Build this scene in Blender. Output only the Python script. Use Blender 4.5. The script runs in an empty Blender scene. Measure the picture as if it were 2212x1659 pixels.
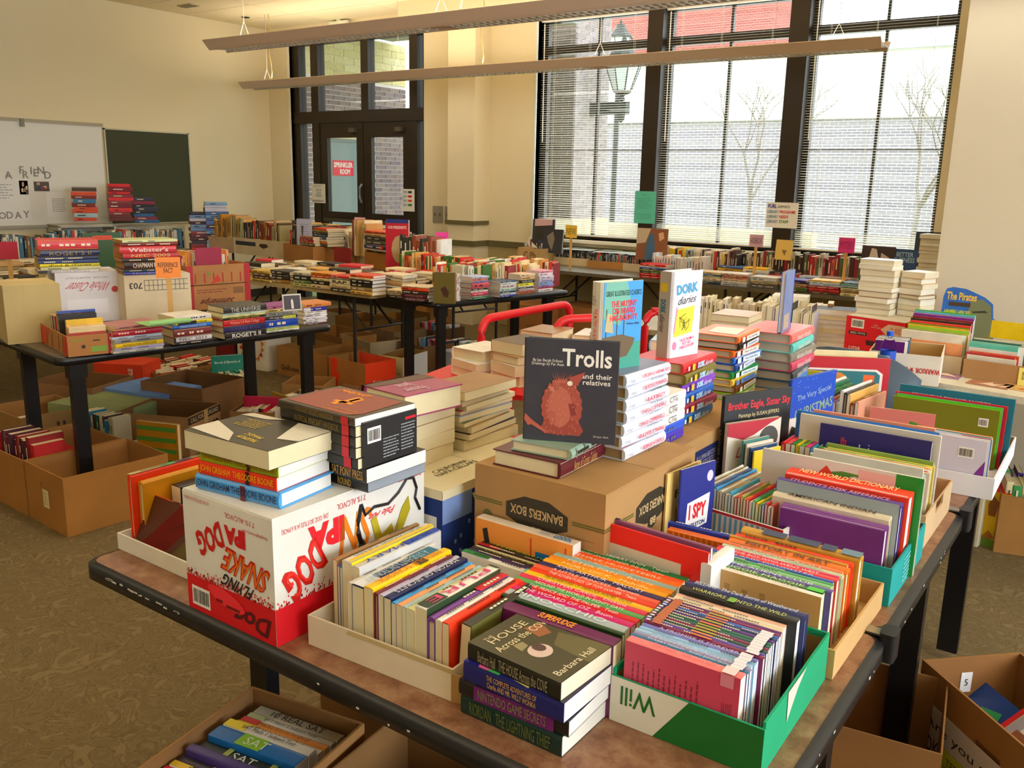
import bpy, math, random
from mathutils import Matrix, Vector
random.seed(11)
SC = bpy.context.scene
COL = SC.collection
PI = math.pi

# ---------------------------------------------------------------- camera
EYE = Vector((0.0, 0.0, 1.59))
FPX, CX, CY = 1917.18, 1106.0, 829.5
YAW, PITCH, ROLL = 0.6184175, 0.2258489, 0.0213877
_f = Vector((-math.sin(YAW)*math.cos(PITCH), math.cos(YAW)*math.cos(PITCH), -math.sin(PITCH)))
_r = Vector((math.cos(YAW), math.sin(YAW), 0))
_u = _r.cross(_f)
_r2 = _r*math.cos(ROLL)+_u*math.sin(ROLL)
_u2 = -_r*math.sin(ROLL)+_u*math.cos(ROLL)
cd = bpy.data.cameras.new('camera'); cam = bpy.data.objects.new('camera', cd); COL.objects.link(cam)
cd.sensor_width = 36; cd.lens = FPX/2212*36; cd.clip_end = 200; cd.clip_start = .02
m = Matrix((_r2, _u2, -_f)).transposed().to_4x4(); m.translation = EYE
cam.matrix_world = m
SC.camera = cam

# ---------------------------------------------------------------- light and exposure
SC.view_settings.view_transform = 'Standard'; SC.view_settings.look = 'None'
SC.view_settings.gamma = 1; SC.view_settings.use_curve_mapping = False
SC.view_settings.exposure = 0.0
try:
    SC.cycles.use_denoising = True
    SC.cycles.use_adaptive_sampling = True; SC.cycles.adaptive_threshold = .05
    SC.cycles.max_bounces = 7; SC.cycles.diffuse_bounces = 4; SC.cycles.glossy_bounces = 3
    SC.cycles.transparent_max_bounces = 12; SC.cycles.sample_clamp_indirect = 6
except Exception: pass
wd = bpy.data.worlds.new('sky'); SC.world = wd; wd.use_nodes = True
_bg = wd.node_tree.nodes['Background']
_tc = wd.node_tree.nodes.new('ShaderNodeTexCoord'); _sx = wd.node_tree.nodes.new('ShaderNodeSeparateXYZ')
_cr = wd.node_tree.nodes.new('ShaderNodeValToRGB')
wd.node_tree.links.new(_tc.outputs['Generated'], _sx.inputs[0]); wd.node_tree.links.new(_sx.outputs['Z'], _cr.inputs[0])
_cr.color_ramp.elements[0].position = 0; _cr.color_ramp.elements[0].color = (.93,.95,1,1)
_cr.color_ramp.elements[1].position = 1; _cr.color_ramp.elements[1].color = (.86,.92,1,1)
wd.node_tree.links.new(_cr.outputs[0], _bg.inputs[0]); _bg.inputs[1].default_value = 4.2
def area(name, loc, rot, sx, sy, power, col):
    l = bpy.data.lights.new(name, 'AREA'); l.shape = 'RECTANGLE'; l.size = sx; l.size_y = sy
    l.energy = power; l.color = col
    o = bpy.data.objects.new(name, l); COL.objects.link(o); o.location = loc; o.rotation_euler = rot; return o
# daylight entering by the big window of the right-hand wall and by the three tall windows
area('daylight_right_window', (4.55, 1.6, 2.0), (0, PI/2, 0), 2.2, 5.2, 250, (.80,.90,1))
area('daylight_tall_windows', (-3.45, 8.35, 2.1), (-PI/2, 0, 0), 3.9, 2.1, 75, (.9,.95,1))
# pendant fluorescent rows: mostly uplight on the ceiling, some downlight
PEND = [(4.95, -6.62), (7.26, -9.16), (2.3, -6.62), (-.4, -6.0)]
for i, (py, px) in enumerate(PEND):
    area('pendant_uplight', (px+3.66, py, 2.70), (PI, 0, 0), 7.1, .16, 46, (1,.86,.67))
    area('pendant_downlight', (px+3.66, py, 2.572), (0, 0, 0), 7.1, .16, 17, (1,.92,.80))

# ---------------------------------------------------------------- helpers
def W(px, py, z):
    """world point of the photograph's pixel on the horizontal plane z"""
    d = _f*FPX + _r2*(px-CX) - _u2*(py-CY)
    return EYE + d*((z-EYE.z)/d.z)
def WY(px, py, Y):
    d = _f*FPX + _r2*(px-CX) - _u2*(py-CY)
    return EYE + d*(Y/d.y)
def WX(px, py, X):
    d = _f*FPX + _r2*(px-CX) - _u2*(py-CY)
    return EYE + d*(X/d.x)
def s2l(c):
    return tuple((x/12.92 if x <= .04045 else ((x+.055)/1.055)**2.4) for x in c)
HEX = dict(tan='c6a57a', white='f2efe8', cream='eadfbe', yellow='f4d02a', gold='d8a02c', orange='e9742a', amber='f2a848',
 red='cc1f28', crimson='a3182f', maroon='5c1c28', pink='e88c98', rose='cf5068', magenta='c8247c', purple='6c2a7c', violet='7466ae',
 lavender='aaa4cc', navy='1a2350', blue='2055a8', sky='58a4dc', paleblue='aecbe2', teal='14808a', aqua='58c8c6', green='1c8442',
 lime='8cc43c', olive='6c6a26', darkgreen='183c2e', black='1b191b', grey='8a8a8c', silver='b6bbc4', brown='5e3b28', salmon='f0947c',
 mint='b4dccc', darkgrey='3c3c42', orangered='e44a26', kraft='b08e62', kraftdark='967246', ltbrown='a88b68', lightgreen='74b866')
NAME = dict(paleblue='pale blue', ltbrown='light brown', darkgreen='dark green', darkgrey='dark grey', orangered='orange-red',
 kraft='brown', sky='sky blue', kraftdark='brown', lightgreen='light green', amber='amber')
def rgb(c):
    if isinstance(c, str):
        h = HEX.get(c, c); c = tuple(int(h[i:i+2], 16)/255 for i in (0, 2, 4))
    if isinstance(c, tuple):
        l = .3*c[0]+.59*c[1]+.11*c[2]; c = tuple(min(1, max(0, l+(x-l)*1.2))**1.07 for x in c)
    return s2l(c)+(1,)
def cname(c): return NAME.get(c, c)

MATS = {}
def nodemat(name, rough=.6, metal=0, base=None, noise=None, bump=None, objcol=False, attr=None, spec=None, stripes=None):
    if name in MATS: return MATS[name]
    m = bpy.data.materials.new(name); m.use_nodes = True; nt = m.node_tree; N = nt.nodes; L = nt.links
    b = N['Principled BSDF']; b.inputs['Roughness'].default_value = rough; b.inputs['Metallic'].default_value = metal
    if spec is not None: b.inputs['Specular IOR Level'].default_value = spec
    tc = N.new('ShaderNodeTexCoord')
    if objcol: src = N.new('ShaderNodeObjectInfo').outputs['Color']
    elif attr: a = N.new('ShaderNodeAttribute'); a.attribute_name = attr; src = a.outputs['Color']
    else:
        r = N.new('ShaderNodeRGB'); r.outputs[0].default_value = rgb(base); src = r.outputs[0]
    if noise:   # (scale, low, high): multiplies the colour
        n = N.new('ShaderNodeTexNoise'); n.inputs['Scale'].default_value = noise[0]; n.inputs['Detail'].default_value = 5
        L.new(tc.outputs['Object'], n.inputs['Vector'])
        mr = N.new('ShaderNodeMapRange'); mr.inputs[1].default_value = .3; mr.inputs[2].default_value = .7
        mr.inputs[3].default_value = noise[1]; mr.inputs[4].default_value = noise[2]
        L.new(n.outputs['Fac'], mr.inputs[0])
        v = N.new('ShaderNodeVectorMath'); v.operation = 'SCALE'; L.new(src, v.inputs[0]); L.new(mr.outputs[0], v.inputs['Scale']); src = v.outputs[0]
    if stripes:  # (axis, scale, low) fine page lines
        w = N.new('ShaderNodeTexWave'); w.bands_direction = stripes[0]; w.inputs['Scale'].default_value = stripes[1]
        w.inputs['Distortion'].default_value = 1.5; w.inputs['Detail'].default_value = 2; L.new(tc.outputs['Object'], w.inputs['Vector'])
        mr = N.new('ShaderNodeMapRange'); mr.inputs[3].default_value = stripes[2]; mr.inputs[4].default_value = 1.0
        L.new(w.outputs['Fac'], mr.inputs[0])
        v = N.new('ShaderNodeVectorMath'); v.operation = 'SCALE'; L.new(src, v.inputs[0]); L.new(mr.outputs[0], v.inputs['Scale']); src = v.outputs[0]
    L.new(src, b.inputs['Base Color'])
    if bump:
        n = N.new('ShaderNodeTexNoise'); n.inputs['Scale'].default_value = bump[0]; n.inputs['Detail'].default_value = 4
        L.new(tc.outputs['Object'], n.inputs['Vector'])
        bp = N.new('ShaderNodeBump'); bp.inputs['Strength'].default_value = bump[1]; bp.inputs['Distance'].default_value = bump[2]
        L.new(n.outputs['Fac'], bp.inputs['Height']); L.new(bp.outputs[0], b.inputs['Normal'])
    MATS[name] = m; return m
M_COVER = nodemat('cover_stock', .38, objcol=True, noise=(14, .86, 1.06))
M_PAGE = nodemat('page_edges', .85, objcol=True, stripes=('Z', 160, .86), noise=(8, .92, 1.04))
M_PRINT = nodemat('printed_ink', .45, objcol=True)
M_CARD = nodemat('cardboard', .85, objcol=True, noise=(5, .88, 1.08), bump=(60, .15, .001))
M_PAINT = nodemat('painted_surface', .45, objcol=True)
M_METAL = nodemat('black_metal', .35, objcol=True, spec=.5)
M_MATTE = nodemat('matte_paint', .9, objcol=True, noise=(1.2, .97, 1.03))
M_VC = nodemat('mixed_paper_goods', .6, attr='tint', noise=(12, .9, 1.06))

class MB:
    def __init__(s): s.v = []; s.f = []; s.m = []
    def add(s, vs, fs, m=0):
        b = len(s.v); s.v += [tuple(v) for v in vs]; s.f += [tuple(b+i for i in f) for f in fs]; s.m += [m]*len(fs)
    def box(s, x0, x1, y0, y1, z0, z1, m=0):
        s.add([(x0,y0,z0),(x1,y0,z0),(x1,y1,z0),(x0,y1,z0),(x0,y0,z1),(x1,y0,z1),(x1,y1,z1),(x0,y1,z1)],
              [(0,3,2,1),(4,5,6,7),(0,1,5,4),(1,2,6,5),(2,3,7,6),(3,0,4,7)], m); return s
    def obox(s, M, x, y, z, m=0):
        vs = [M @ Vector(p) for p in [(0,0,0),(x,0,0),(x,y,0),(0,y,0),(0,0,z),(x,0,z),(x,y,z),(0,y,z)]]
        s.add(vs, [(0,3,2,1),(4,5,6,7),(0,1,5,4),(1,2,6,5),(2,3,7,6),(3,0,4,7)], m); return s
    def prism(s, pts, z0, z1, m=0, axis='z'):
        n = len(pts)
        def P(a, b, c): return {'z': (a,b,c), 'x': (c,a,b), 'y': (a,c,b)}[axis]
        vs = [P(a,b,z0) for a,b in pts]+[P(a,b,z1) for a,b in pts]
        s.add(vs, [tuple(range(n-1,-1,-1)), tuple(range(n,2*n))]+[(i,(i+1)%n,n+(i+1)%n,n+i) for i in range(n)], m); return s
    def tube(s, pts, r, n=8, m=0, r2=None):
        pts = [Vector(p) for p in pts]; rings = []
        for i, p in enumerate(pts):
            d = (pts[min(i+1, len(pts)-1)]-pts[max(i-1, 0)]).normalized()
            a = d.cross(Vector((0,0,1)));
            if a.length < .01: a = d.cross(Vector((1,0,0)))
            a.normalize(); b = d.cross(a)
            rr = r if r2 is None else r+(r2-r)*i/(len(pts)-1)
            rings.append([p+a*rr*math.cos(2*PI*k/n)+b*rr*math.sin(2*PI*k/n) for k in range(n)])
        vs = [v for R in rings for v in R]; fs = []
        for i in range(len(pts)-1):
            for k in range(n): fs.append((i*n+k, i*n+(k+1)%n, (i+1)*n+(k+1)%n, (i+1)*n+k))
        fs.append(tuple(range(n-1,-1,-1))); fs.append(tuple((len(pts)-1)*n+k for k in range(n)))
        s.add(vs, fs, m); return s
    def lathe(s, prof, n=20, m=0, c=(0,0)):
        vs = []; fs = []
        for r, z in prof:
            for k in range(n): vs.append((c[0]+r*math.cos(2*PI*k/n), c[1]+r*math.sin(2*PI*k/n), z))
        for i in range(len(prof)-1):
            for k in range(n): fs.append((i*n+k, i*n+(k+1)%n, (i+1)*n+(k+1)%n, (i+1)*n+k))
        s.add(vs, fs, m); return s
    def mesh(s, name, mats, smooth=False):
        me = bpy.data.meshes.new(name); me.from_pydata(s.v, [], s.f)
        for x in mats: me.materials.append(x)
        if len(mats) > 1: me.polygons.foreach_set('material_index', s.m)
        if smooth:
            me.polygons.foreach_set('use_smooth', [True]*len(me.polygons))
        me.update(); return me
    def build(s, name, mat, parent=None, M=None, col=None, smooth=False):
        mats = mat if isinstance(mat, (list, tuple)) else [mat]
        return link(name, s.mesh(name, mats, smooth), parent, M, col)
def link(name, me, parent=None, M=None, col=None):
    o = bpy.data.objects.new(name, me); COL.objects.link(o)
    if parent is not None: o.parent = parent
    if M is not None: o.matrix_basis = M
    if col is not None: o.color = rgb(col)
    return o
def tag(o, label=None, cat=None, group=None, kind=None):
    if label: o['label'] = label
    if cat: o['category'] = cat
    if group: o['group'] = group
    if kind: o['kind'] = kind
    return o
def thing(name, label, cat, M=None, group=None):
    return tag(link(name, None, None, M), label, cat, group)
def T(x, y, z): return Matrix.Translation((x, y, z))
def Rz(a): return Matrix.Rotation(a, 4, 'Z')
def Rx(a): return Matrix.Rotation(a, 4, 'X')
def Ry(a): return Matrix.Rotation(a, 4, 'Y')
def FR(p, ang=0, z=None):
    """frame at p (world), rotated by ang degrees about z"""
    return T(p[0], p[1], p[2] if z is None else z) @ Rz(math.radians(ang))

# faces of a block of size D: origin, u, v, normal
def face_basis(face, D):
    X, Y, Z = D
    return dict(front=((0,0,0),(1,0,0),(0,0,1),(0,-1,0)), back=((X,Y,0),(-1,0,0),(0,0,1),(0,1,0)),
        right=((X,0,0),(0,1,0),(0,0,1),(1,0,0)), left=((0,Y,0),(0,-1,0),(0,0,1),(-1,0,0)),
        top=((0,0,Z),(1,0,0),(0,1,0),(0,0,1)), bottom=((0,Y,0),(1,0,0),(0,-1,0),(0,0,-1)))[face]
def face_M(face, D, u, v, rot=0, eps=.0006):
    o, U, V, N = [Vector(a) for a in face_basis(face, D)]
    p = o+U*u+V*v+N*eps
    a = math.radians(rot); U2 = U*math.cos(a)+V*math.sin(a); V2 = -U*math.sin(a)+V*math.cos(a)
    M = Matrix((U2, V2, N)).transposed().to_4x4(); M.translation = p; return M
_TX = {}
def text_mesh(s, bold=0, shear=0):
    k = (s, bold, shear)
    if k not in _TX:
        c = bpy.data.curves.new('lettering', 'FONT'); c.body = s; c.align_x = 'CENTER'; c.align_y = 'CENTER'
        c.resolution_u = 2; c.offset = bold; c.space_line = .85
        o = bpy.data.objects.new('lettering', c); 
        me = bpy.data.meshes.new_from_object(o)
        me.materials.clear(); me.materials.append(M_PRINT)
        bpy.data.objects.remove(o)
        xs = [v.co.x for v in me.vertices] or [0]; ys = [v.co.y for v in me.vertices] or [0]
        cx, cy = (min(xs)+max(xs))/2, (min(ys)+max(ys))/2
        w, h = max(xs)-min(xs) or 1, max(ys)-min(ys) or 1
        for v in me.vertices: v.co = ((v.co.x-cx)/w+shear*(v.co.y-cy)/h*.5, (v.co.y-cy)/h, 0)
        _TX[k] = (me, w/h)
    return _TX[k]
def put_text(par, s, face, D, u, v, w=None, h=None, rot=0, col='white', eps=.0009, bold=0, shear=0, name='lettering'):
    """text centred on (u, v) of a face; w x h metres"""
    me, asp = text_mesh(s, bold, shear)
    if w is None: w = h*asp
    if h is None: h = w/asp
    M = face_M(face, D, u, v, rot, eps) @ Matrix.Diagonal((w, h, 1, 1))
    return link(name, me, par, M, col)
def put_poly(par, face, D, pts, col, eps=.0006, name='printed_patch'):
    o, U, V, N = [Vector(a) for a in face_basis(face, D)]
    b = MB(); b.add([o+U*u+V*v+N*eps for u, v in pts], [tuple(range(len(pts)))])
    return b.build(name, M_PRINT, par, None, col)
def put_rect(par, face, D, u0, v0, u1, v1, col, eps=.0006, name='printed_patch'):
    return put_poly(par, face, D, [(u0,v0),(u1,v0),(u1,v1),(u0,v1)], col, eps, name)
def put_multi(par, face, D, rects, col, eps=.0008, name='printed_marks'):
    o, U, V, N = [Vector(a) for a in face_basis(face, D)]
    b = MB()
    for u0, v0, u1, v1 in rects:
        b.add([o+U*u+V*v+N*eps for u, v in ((u0,v0),(u1,v0),(u1,v1),(u0,v1))], [(0,1,2,3)])
    o = b.build(name, M_PRINT, par, None, col)
    if len(rects) > 1: o['kind'] = 'stuff'
    return o
def barcode(par, face, D, u, v, w, h, eps=.0008, vert=False):
    put_rect(par, face, D, u, v, u+w, v+h, 'white', eps, 'barcode_label')
    rs = []; n = 16; x = .08
    while x < .9:
        k = random.choice((.015, .025, .04))
        rs.append((u+w*.12, v+h*x, u+w*.88, v+h*(x+k)) if vert else (u+w*x, v+h*.15, u+w*(x+k), v+h*.85)); x += k+random.choice((.02,.035))
    put_multi(par, face, D, rs, 'black', eps+.0004, 'barcode_bars')
def blurlines(par, face, D, u0, v0, u1, v1, n, col, vert=False, eps=.0008):
    """lines of small print too fine to read in the photograph"""
    rs = []
    for i in range(n):
        a = (i+.3)/n; b_ = (i+.62)/n; x = 0.0; end = random.uniform(.75, 1)
        while x < end:
            k = random.uniform(.06, .2); k = min(k, end-x)
            if vert: rs.append((u0+(u1-u0)*a, v0+(v1-v0)*x, u0+(u1-u0)*b_, v0+(v1-v0)*(x+k)))
            else: rs.append((u0+(u1-u0)*x, v0+(v1-v0)*a, u0+(u1-u0)*(x+k), v0+(v1-v0)*b_))
            x += k+.03
    put_multi(par, face, D, rs, col, eps, 'small_print')

# ---------------------------------------------------------------- books
_ORD = ['', 'first', 'second', 'third', 'fourth', 'fifth', 'sixth', 'seventh', 'eighth', 'ninth', 'tenth', '11th', '12th', '13th', '14th', '15th', '16th', '17th', '18th', '19th', '20th', '21st', '22nd', '23rd']
def ordn(i): return _ORD[i] if i < len(_ORD) else '%dth' % i
# canonical book: spine along X (0..h), spine face at y=0 facing -Y, width along Y, thickness along Z
POSE = {
 'F': Matrix.Identity(4),                       # flat, spine to the front
 'L': Rz(-PI/2), 'R': Rz(PI/2), 'B': Rz(PI),    # flat, spine to left / right / back
 'S': Rx(-PI/2),                                # on its fore-edge, spine up, spine along x
 'V': Ry(PI/2),                                 # upright, spine to the front, reads downwards
 'C': Matrix(((0,1,0,0),(0,0,-1,0),(-1,0,0,0),(0,0,0,1))),   # upright, front cover to the front, spine left
 'K': Matrix(((0,-1,0,0),(0,0,1,0),(-1,0,0,0),(0,0,0,1))),   # upright, front cover away, spine right
 'U': Matrix(((0,1,0,0),(1,0,0,0),(0,0,-1,0),(0,0,0,1))),    # lying face down, spine left
}
def pose_M(pose, h, w, t):
    P = POSE[pose]
    cs = [P @ Vector(c) for c in ((0,0,0),(h,0,0),(0,w,0),(0,0,t),(h,w,t),(h,w,0),(h,0,t),(0,w,t))]
    mn = Vector([min(c[i] for c in cs) for i in range(3)]); mx = Vector([max(c[i] for c in cs) for i in range(3)])
    return T(*(-mn)) @ P, mx-mn
def cover_mb(b, h, w, t, hard, M=None, m=0):
    c = .0026 if hard else .0007
    r = min(.005, t*.25) if hard else .0008
    prof = [(w, 0), (w, c), (c+.001, c), (c+.001, t-c), (w, t-c), (w, t), (.001, t), (-r*.7, t*.82), (-r, t*.5), (-r*.7, t*.18), (.001, 0)]
    prof = [(y+ (r if hard else .0008), z) for y, z in prof]
    prof[0] = (w, 0); prof[1] = (w, c); prof[4] = (w, t-c); prof[5] = (w, t)
    vs = [(0, y, z) for y, z in prof]+[(h, y, z) for y, z in prof]; n = 11
    fs = [(i, (i+1) % n, n+(i+1) % n, n+i) for i in range(n)]
    for k, rev in ((0, False), (n, True)):
        for q in ((0,1,2,10), (5,6,3,4), (10,2,9), (2,3,8,9), (3,6,7,8)):
            q = tuple(k+i for i in q); fs.append(q[::-1] if not rev else q)
    if M is not None: vs = [M @ Vector(v) for v in vs]
    b.add(vs, fs, m)
def page_mb(b, h, w, t, hard, M=None, m=1):
    c = .0026 if hard else .0007; i = .0035 if hard else .0004
    vs = [(i,c+.001,c),(h-i,c+.001,c),(h-i,w-i,c),(i,w-i,c),(i,c+.001,t-c),(h-i,c+.001,t-c),(h-i,w-i,t-c),(i,w-i,t-c)]
    if M is not None: vs = [M @ Vector(v) for v in vs]
    b.add(vs, [(0,3,2,1),(4,5,6,7),(0,1,5,4),(1,2,6,5),(2,3,7,6),(3,0,4,7)], m)
def kindname(hard, big, t=1): return 'picture_book' if big else ('hardcover_book' if hard else ('booklet' if t < .0075 else 'paperback_book'))
def contrast(c):
    r, g, b, _ = rgb(c); return 'f4ead0' if (.3*r+.6*g+.1*b) < .25 else '2a2420'
def book(M, h, w, t, pose='F', col='tan', hard=False, label='', group=None, page='cream', title=None, tcol=None, big=False,
         marks=True, yaw=0, tilt=0, roll=0, band=None, cover=None, tw=.7, bold=0):
    """M: frame whose corner receives the book's lowest corner. Returns (root, dims)"""
    PM, D3 = pose_M(pose, h, w, t)
    Mw = M
    if yaw: Mw = Mw @ T(D3.x/2, D3.y/2, 0) @ Rz(math.radians(yaw)) @ T(-D3.x/2, -D3.y/2, 0)
    if tilt: Mw = Mw @ Rx(math.radians(tilt))
    if roll: Mw = Mw @ Ry(math.radians(roll))
    kn = kindname(hard, big, t); e = thing(kn, label, 'booklet' if kn == 'booklet' else 'book', Mw @ PM, group)
    b = MB(); cover_mb(b, h, w, t, hard); b.build('cover', M_COVER, e, None, col)
    b = MB(); page_mb(b, h, w, t, hard, None, 0); b.build('page_block', M_PAGE, e, None, page)
    D = (h, w, t); tc = tcol or contrast(col)
    if band:      # (u0, u1, colour) blocks across the spine
        for u0, u1, bc in band: put_rect(e, 'front', D, u0*h, t*.02, u1*h, t*.98, bc, .0012, 'spine_band')
    if title:
        put_text(e, title, 'front', D, h*.5, t*.5, h*tw, min(t*.62, .028 if t > .03 else .02), 0, tc, .0018 , bold, name='title_lettering')
    elif marks and t > .007:
        x = h*random.uniform(.06, .14); rs = []
        for k in range(random.choice((2, 3))):
            L = h*random.uniform(.12, .3)
            n = max(2, int(L/(t*.45))); hh = t*random.uniform(.2, .34)
            for j in range(n): rs.append((x+L*j/n, t*.5-hh/2, x+L*(j+.72)/n, t*.5+hh/2))
            x += L+h*random.uniform(.05, .14)
            if x > h*.72: break
        put_multi(e, 'front', D, rs, tc, .0018, 'spine_print')
    if cover: cover(e, D)
    return e, D
def parse(items):
    out = []
    for it in items.split(';'):
        it = it.strip()
        if not it: continue
        p = it.split(':'); d = dict(col=p[0], t=float(p[1])/1000)
        for q in p[2:]:
            if q == 'h': d['hard'] = True
            elif q == 'w': d['page'] = 'white'
            elif q == 'n': d['marks'] = False
            elif q.startswith('='): d['title'] = q[1:]
            elif q.startswith('#'): d['tcol'] = q[1:]
            elif q.startswith('l'): d['h'] = float(q[1:])/1000
            elif q.startswith('d'): d['w'] = float(q[1:])/1000
            elif q.startswith('o'): d['off'] = float(q[1:])/1000
            elif q.startswith('p'): d['pose'] = q[1:]
            elif q.startswith('b'): a, b_, c = q[1:].split(','); d.setdefault('band', []).append((float(a), float(b_), c))
            elif q == 'B': d['bold'] = .02
        out.append(d)
    return out
def row(M, items, h, w, where, group, end='front', pose='S', jit=.004, lean=0, big=False, x_off=0, gap=.0008, page=None):
    """spine-up (or upright) books one after another along the frame's y (S) or x (V)"""
    its = parse(items); y = 0
    for i, d in enumerate(its):
        t = d.pop('t'); hh = d.pop('h', h); ww = d.pop('w', w); off = d.pop('off', 0); c = d['col']
        if page and 'page' not in d: d['page'] = page
        hard = d.get('hard', False)
        lab = '%s %s, %s from the %s %s' % (cname(c), 'picture book' if big else ('hardback' if hard else 'paperback'), ordn(i+1), end, where)
        j = random.uniform(-jit, jit)
        if pose == 'S': MM = M @ T(x_off+off+j, y, 0)
        else: MM = M @ T(y, x_off+off+j, 0)
        if lean and pose == 'S':
            book(MM, hh, ww, t, pose, label=lab, group=group, big=big, tilt=-lean, **d)
        elif lean:
            book(MM, hh, ww, t, pose, label=lab, group=group, big=big, roll=lean, **d)
        else: book(MM, hh, ww, t, pose, label=lab, group=group, big=big, **d)
        y += t/ (math.cos(math.radians(lean)) if lean else 1)+gap
    return y
def stack(M, items, h, w, where, group, pose='F', jit=.006, yj=3, page=None):
    """flat books, first item lowest; returns height"""
    its = parse(items); z = 0
    for i, d in enumerate(its):
        t = d.pop('t'); hh = d.pop('h', h); ww = d.pop('w', w); off = d.pop('off', 0); c = d['col']; p = d.pop('pose', pose)
        if page and 'page' not in d: d['page'] = page
        lab = '%s %s, %s from the bottom %s' % (cname(c), 'hardback' if d.get('hard') else 'paperback', ordn(i+1), where)
        if i == len(its)-1 and i: lab = '%s %s on top %s' % (cname(c), 'hardback' if d.get('hard') else 'paperback', where)
        book(M @ T(off+random.uniform(-jit, jit), random.uniform(-jit, jit), z), hh, ww, t, p, label=lab, group=group,
             yaw=random.uniform(-yj, yj), **d)
        z += t+.0006
    return z

# far books: one object each region would be many; they are kept as one mass
FAR = dict(v=[], f=[], c=[])
def far_add(mb, col):
    b = len(FAR['v']); FAR['v'] += mb.v; FAR['f'] += [tuple(b+i for i in f) for f in mb.f]; FAR['c'] += [rgb(col)]*len(mb.f)
def far_book(M, h, w, t, pose, col, page='cream', hard=False):
    PM, D3 = pose_M(pose, h, w, t); b = MB(); cover_mb(b, h, w, t, hard, M @ PM); far_add(b, col)
    b = MB(); page_mb(b, h, w, t, hard, M @ PM); far_add(b, page)
    if t > .012 and random.random() < .7:
        b = MB(); u = h*random.uniform(.1, .3); L = h*random.uniform(.15, .4); q = M @ PM
        b.add([q @ Vector(p) for p in ((u,-.0055,t*.38),(u+L,-.0055,t*.38),(u+L,-.0055,t*.6),(u,-.0055,t*.6))], [(0,1,2,3)])
        far_add(b, contrast(col))
def far_row(M, length, pal, h=.22, w=.15, t=(.015,.04), pose='V', page='cream', lean=0):
    x = 0
    while x < length:
        tt = random.uniform(*t); c = random.choice(pal); hh = h*random.uniform(.86, 1.06)
        l = lean+random.uniform(-2, 2) if lean else 0
        if pose == 'V': far_book(M @ T(x, random.uniform(0, .015), 0) @ Ry(math.radians(l)), hh, w*random.uniform(.9, 1.05), tt, 'V', c, page, random.random() < .5)
        else: far_book(M @ T(0, x, 0), hh, w, tt, 'S', c, page)
        x += tt+.001
def far_stack(M, n, pal, h=.22, w=.15, t=(.015,.035), pose='F', page='cream'):
    z = 0
    for i in range(n):
        tt = random.uniform(*t); k = random.uniform(.86, 1.05)
        far_book(M @ T(random.uniform(-.01,.01), random.uniform(-.01,.01), z) @ Rz(random.uniform(-.06,.06)), h*k, w*k, tt, pose, random.choice(pal), page if random.random() < .7 else 'white', random.random() < .5)
        z += tt+.0005
    return z

# ---------------------------------------------------------------- boxes
def open_box(name, label, M, D, col, group=None, cat='box', inside=None, th=.004, hole=None, flaps=(), h_front=None, cuts=None, kind=None):
    """open-topped box; D=(x,y,z). hole: faces with hand holes. flaps: (side, degrees outwards, length)"""
    X, Y, Z = D
    e = thing(name, label, cat, M, group); b = MB()
    b.box(0, X, 0, Y, 0, th)
    def wall(x0, x1, y0, y1, z1, along, hl):
        if not hl: b.box(x0, x1, y0, y1, th, z1); return
        L = (x1-x0) if along == 'x' else (y1-y0); c = L/2; a, bb = c-.045, c+.045; z0, zz = z1*.66, z1*.66+.028
        def seg(s0, s1, q0, q1):
            if along == 'x': b.box(x0+s0, x0+s1, y0, y1, q0, q1)
            else: b.box(x0, x1, y0+s0, y0+s1, q0, q1)
        seg(0, L, th, z0); seg(0, L, zz, z1); seg(0, a, z0, zz); seg(bb, L, z0, zz)
    hole = hole or ()
    wall(0, X, 0, th, h_front or Z, 'x', 'front' in hole); wall(0, X, Y-th, Y, Z, 'x', 'back' in hole)
    wall(0, th, th, Y-th, Z, 'y', 'left' in hole); wall(X-th, X, th, Y-th, Z, 'y', 'right' in hole)
    b.build('box_body', M_CARD, e, None, col)
    if inside:
        b = MB(); q = th+.0006
        for f in ((q, X-q, q, q+.0004), (q, X-q, Y-q-.0004, Y-q), (q, q+.0004, q, Y-q), (X-q-.0004, X-q, q, Y-q)):
            b.box(f[0], f[1], f[2], f[3], th, min(Z, h_front or Z)-.001)
        b.build('inner_lining', M_CARD, e, None, inside)
    for side, ang, ln in flaps:
        a = math.radians(ang)
        if side == 'front': FM = T(0, 0, h_front or Z) @ Rx(PI-a) @ T(0, 0, 0); sx = X; FMb = (sx, ln)
        elif side == 'back': FM = T(X, Y, Z) @ Rz(PI) @ Rx(PI-a); sx = X
        elif side == 'left': FM = T(0, Y, Z) @ Rz(-PI/2) @ Rx(PI-a); sx = Y
        else: FM = T(X, 0, Z) @ Rz(PI/2) @ Rx(PI-a); sx = Y
        MB().box(.004, sx-.004, 0, ln, -.0015, .0015).build('flap', M_CARD, e, FM, inside or col)
    return e, D
def shut_box(name, label, M, D, col, group=None, cat='box', lid=None):
    X, Y, Z = D; e = thing(name, label, cat, M, group)
    MB().box(0, X, 0, Y, 0, Z-.003).build('box_body', M_CARD, e, None, col)
    b = MB(); b.box(.001, X-.001, .001, Y/2-.0012, Z-.003, Z); b.box(.001, X-.001, Y/2+.0012, Y-.001, Z-.003, Z)
    b.build('top_flap', M_CARD, e, None, lid or col)
    return e, D
def tape(e, face, D, u0, v0, u1, v1): put_rect(e, face, D, u0, v0, u1, v1, 'c9b184', .0008, 'packing_tape')

# ================================================================ the setting
CEIL, XL, YW = 3.41, -9.69, 8.0
XR, YB, YA, XA = 4.6, -4.6, 5.2, -.93
def struct(o): o['kind'] = 'structure'; return o
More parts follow.
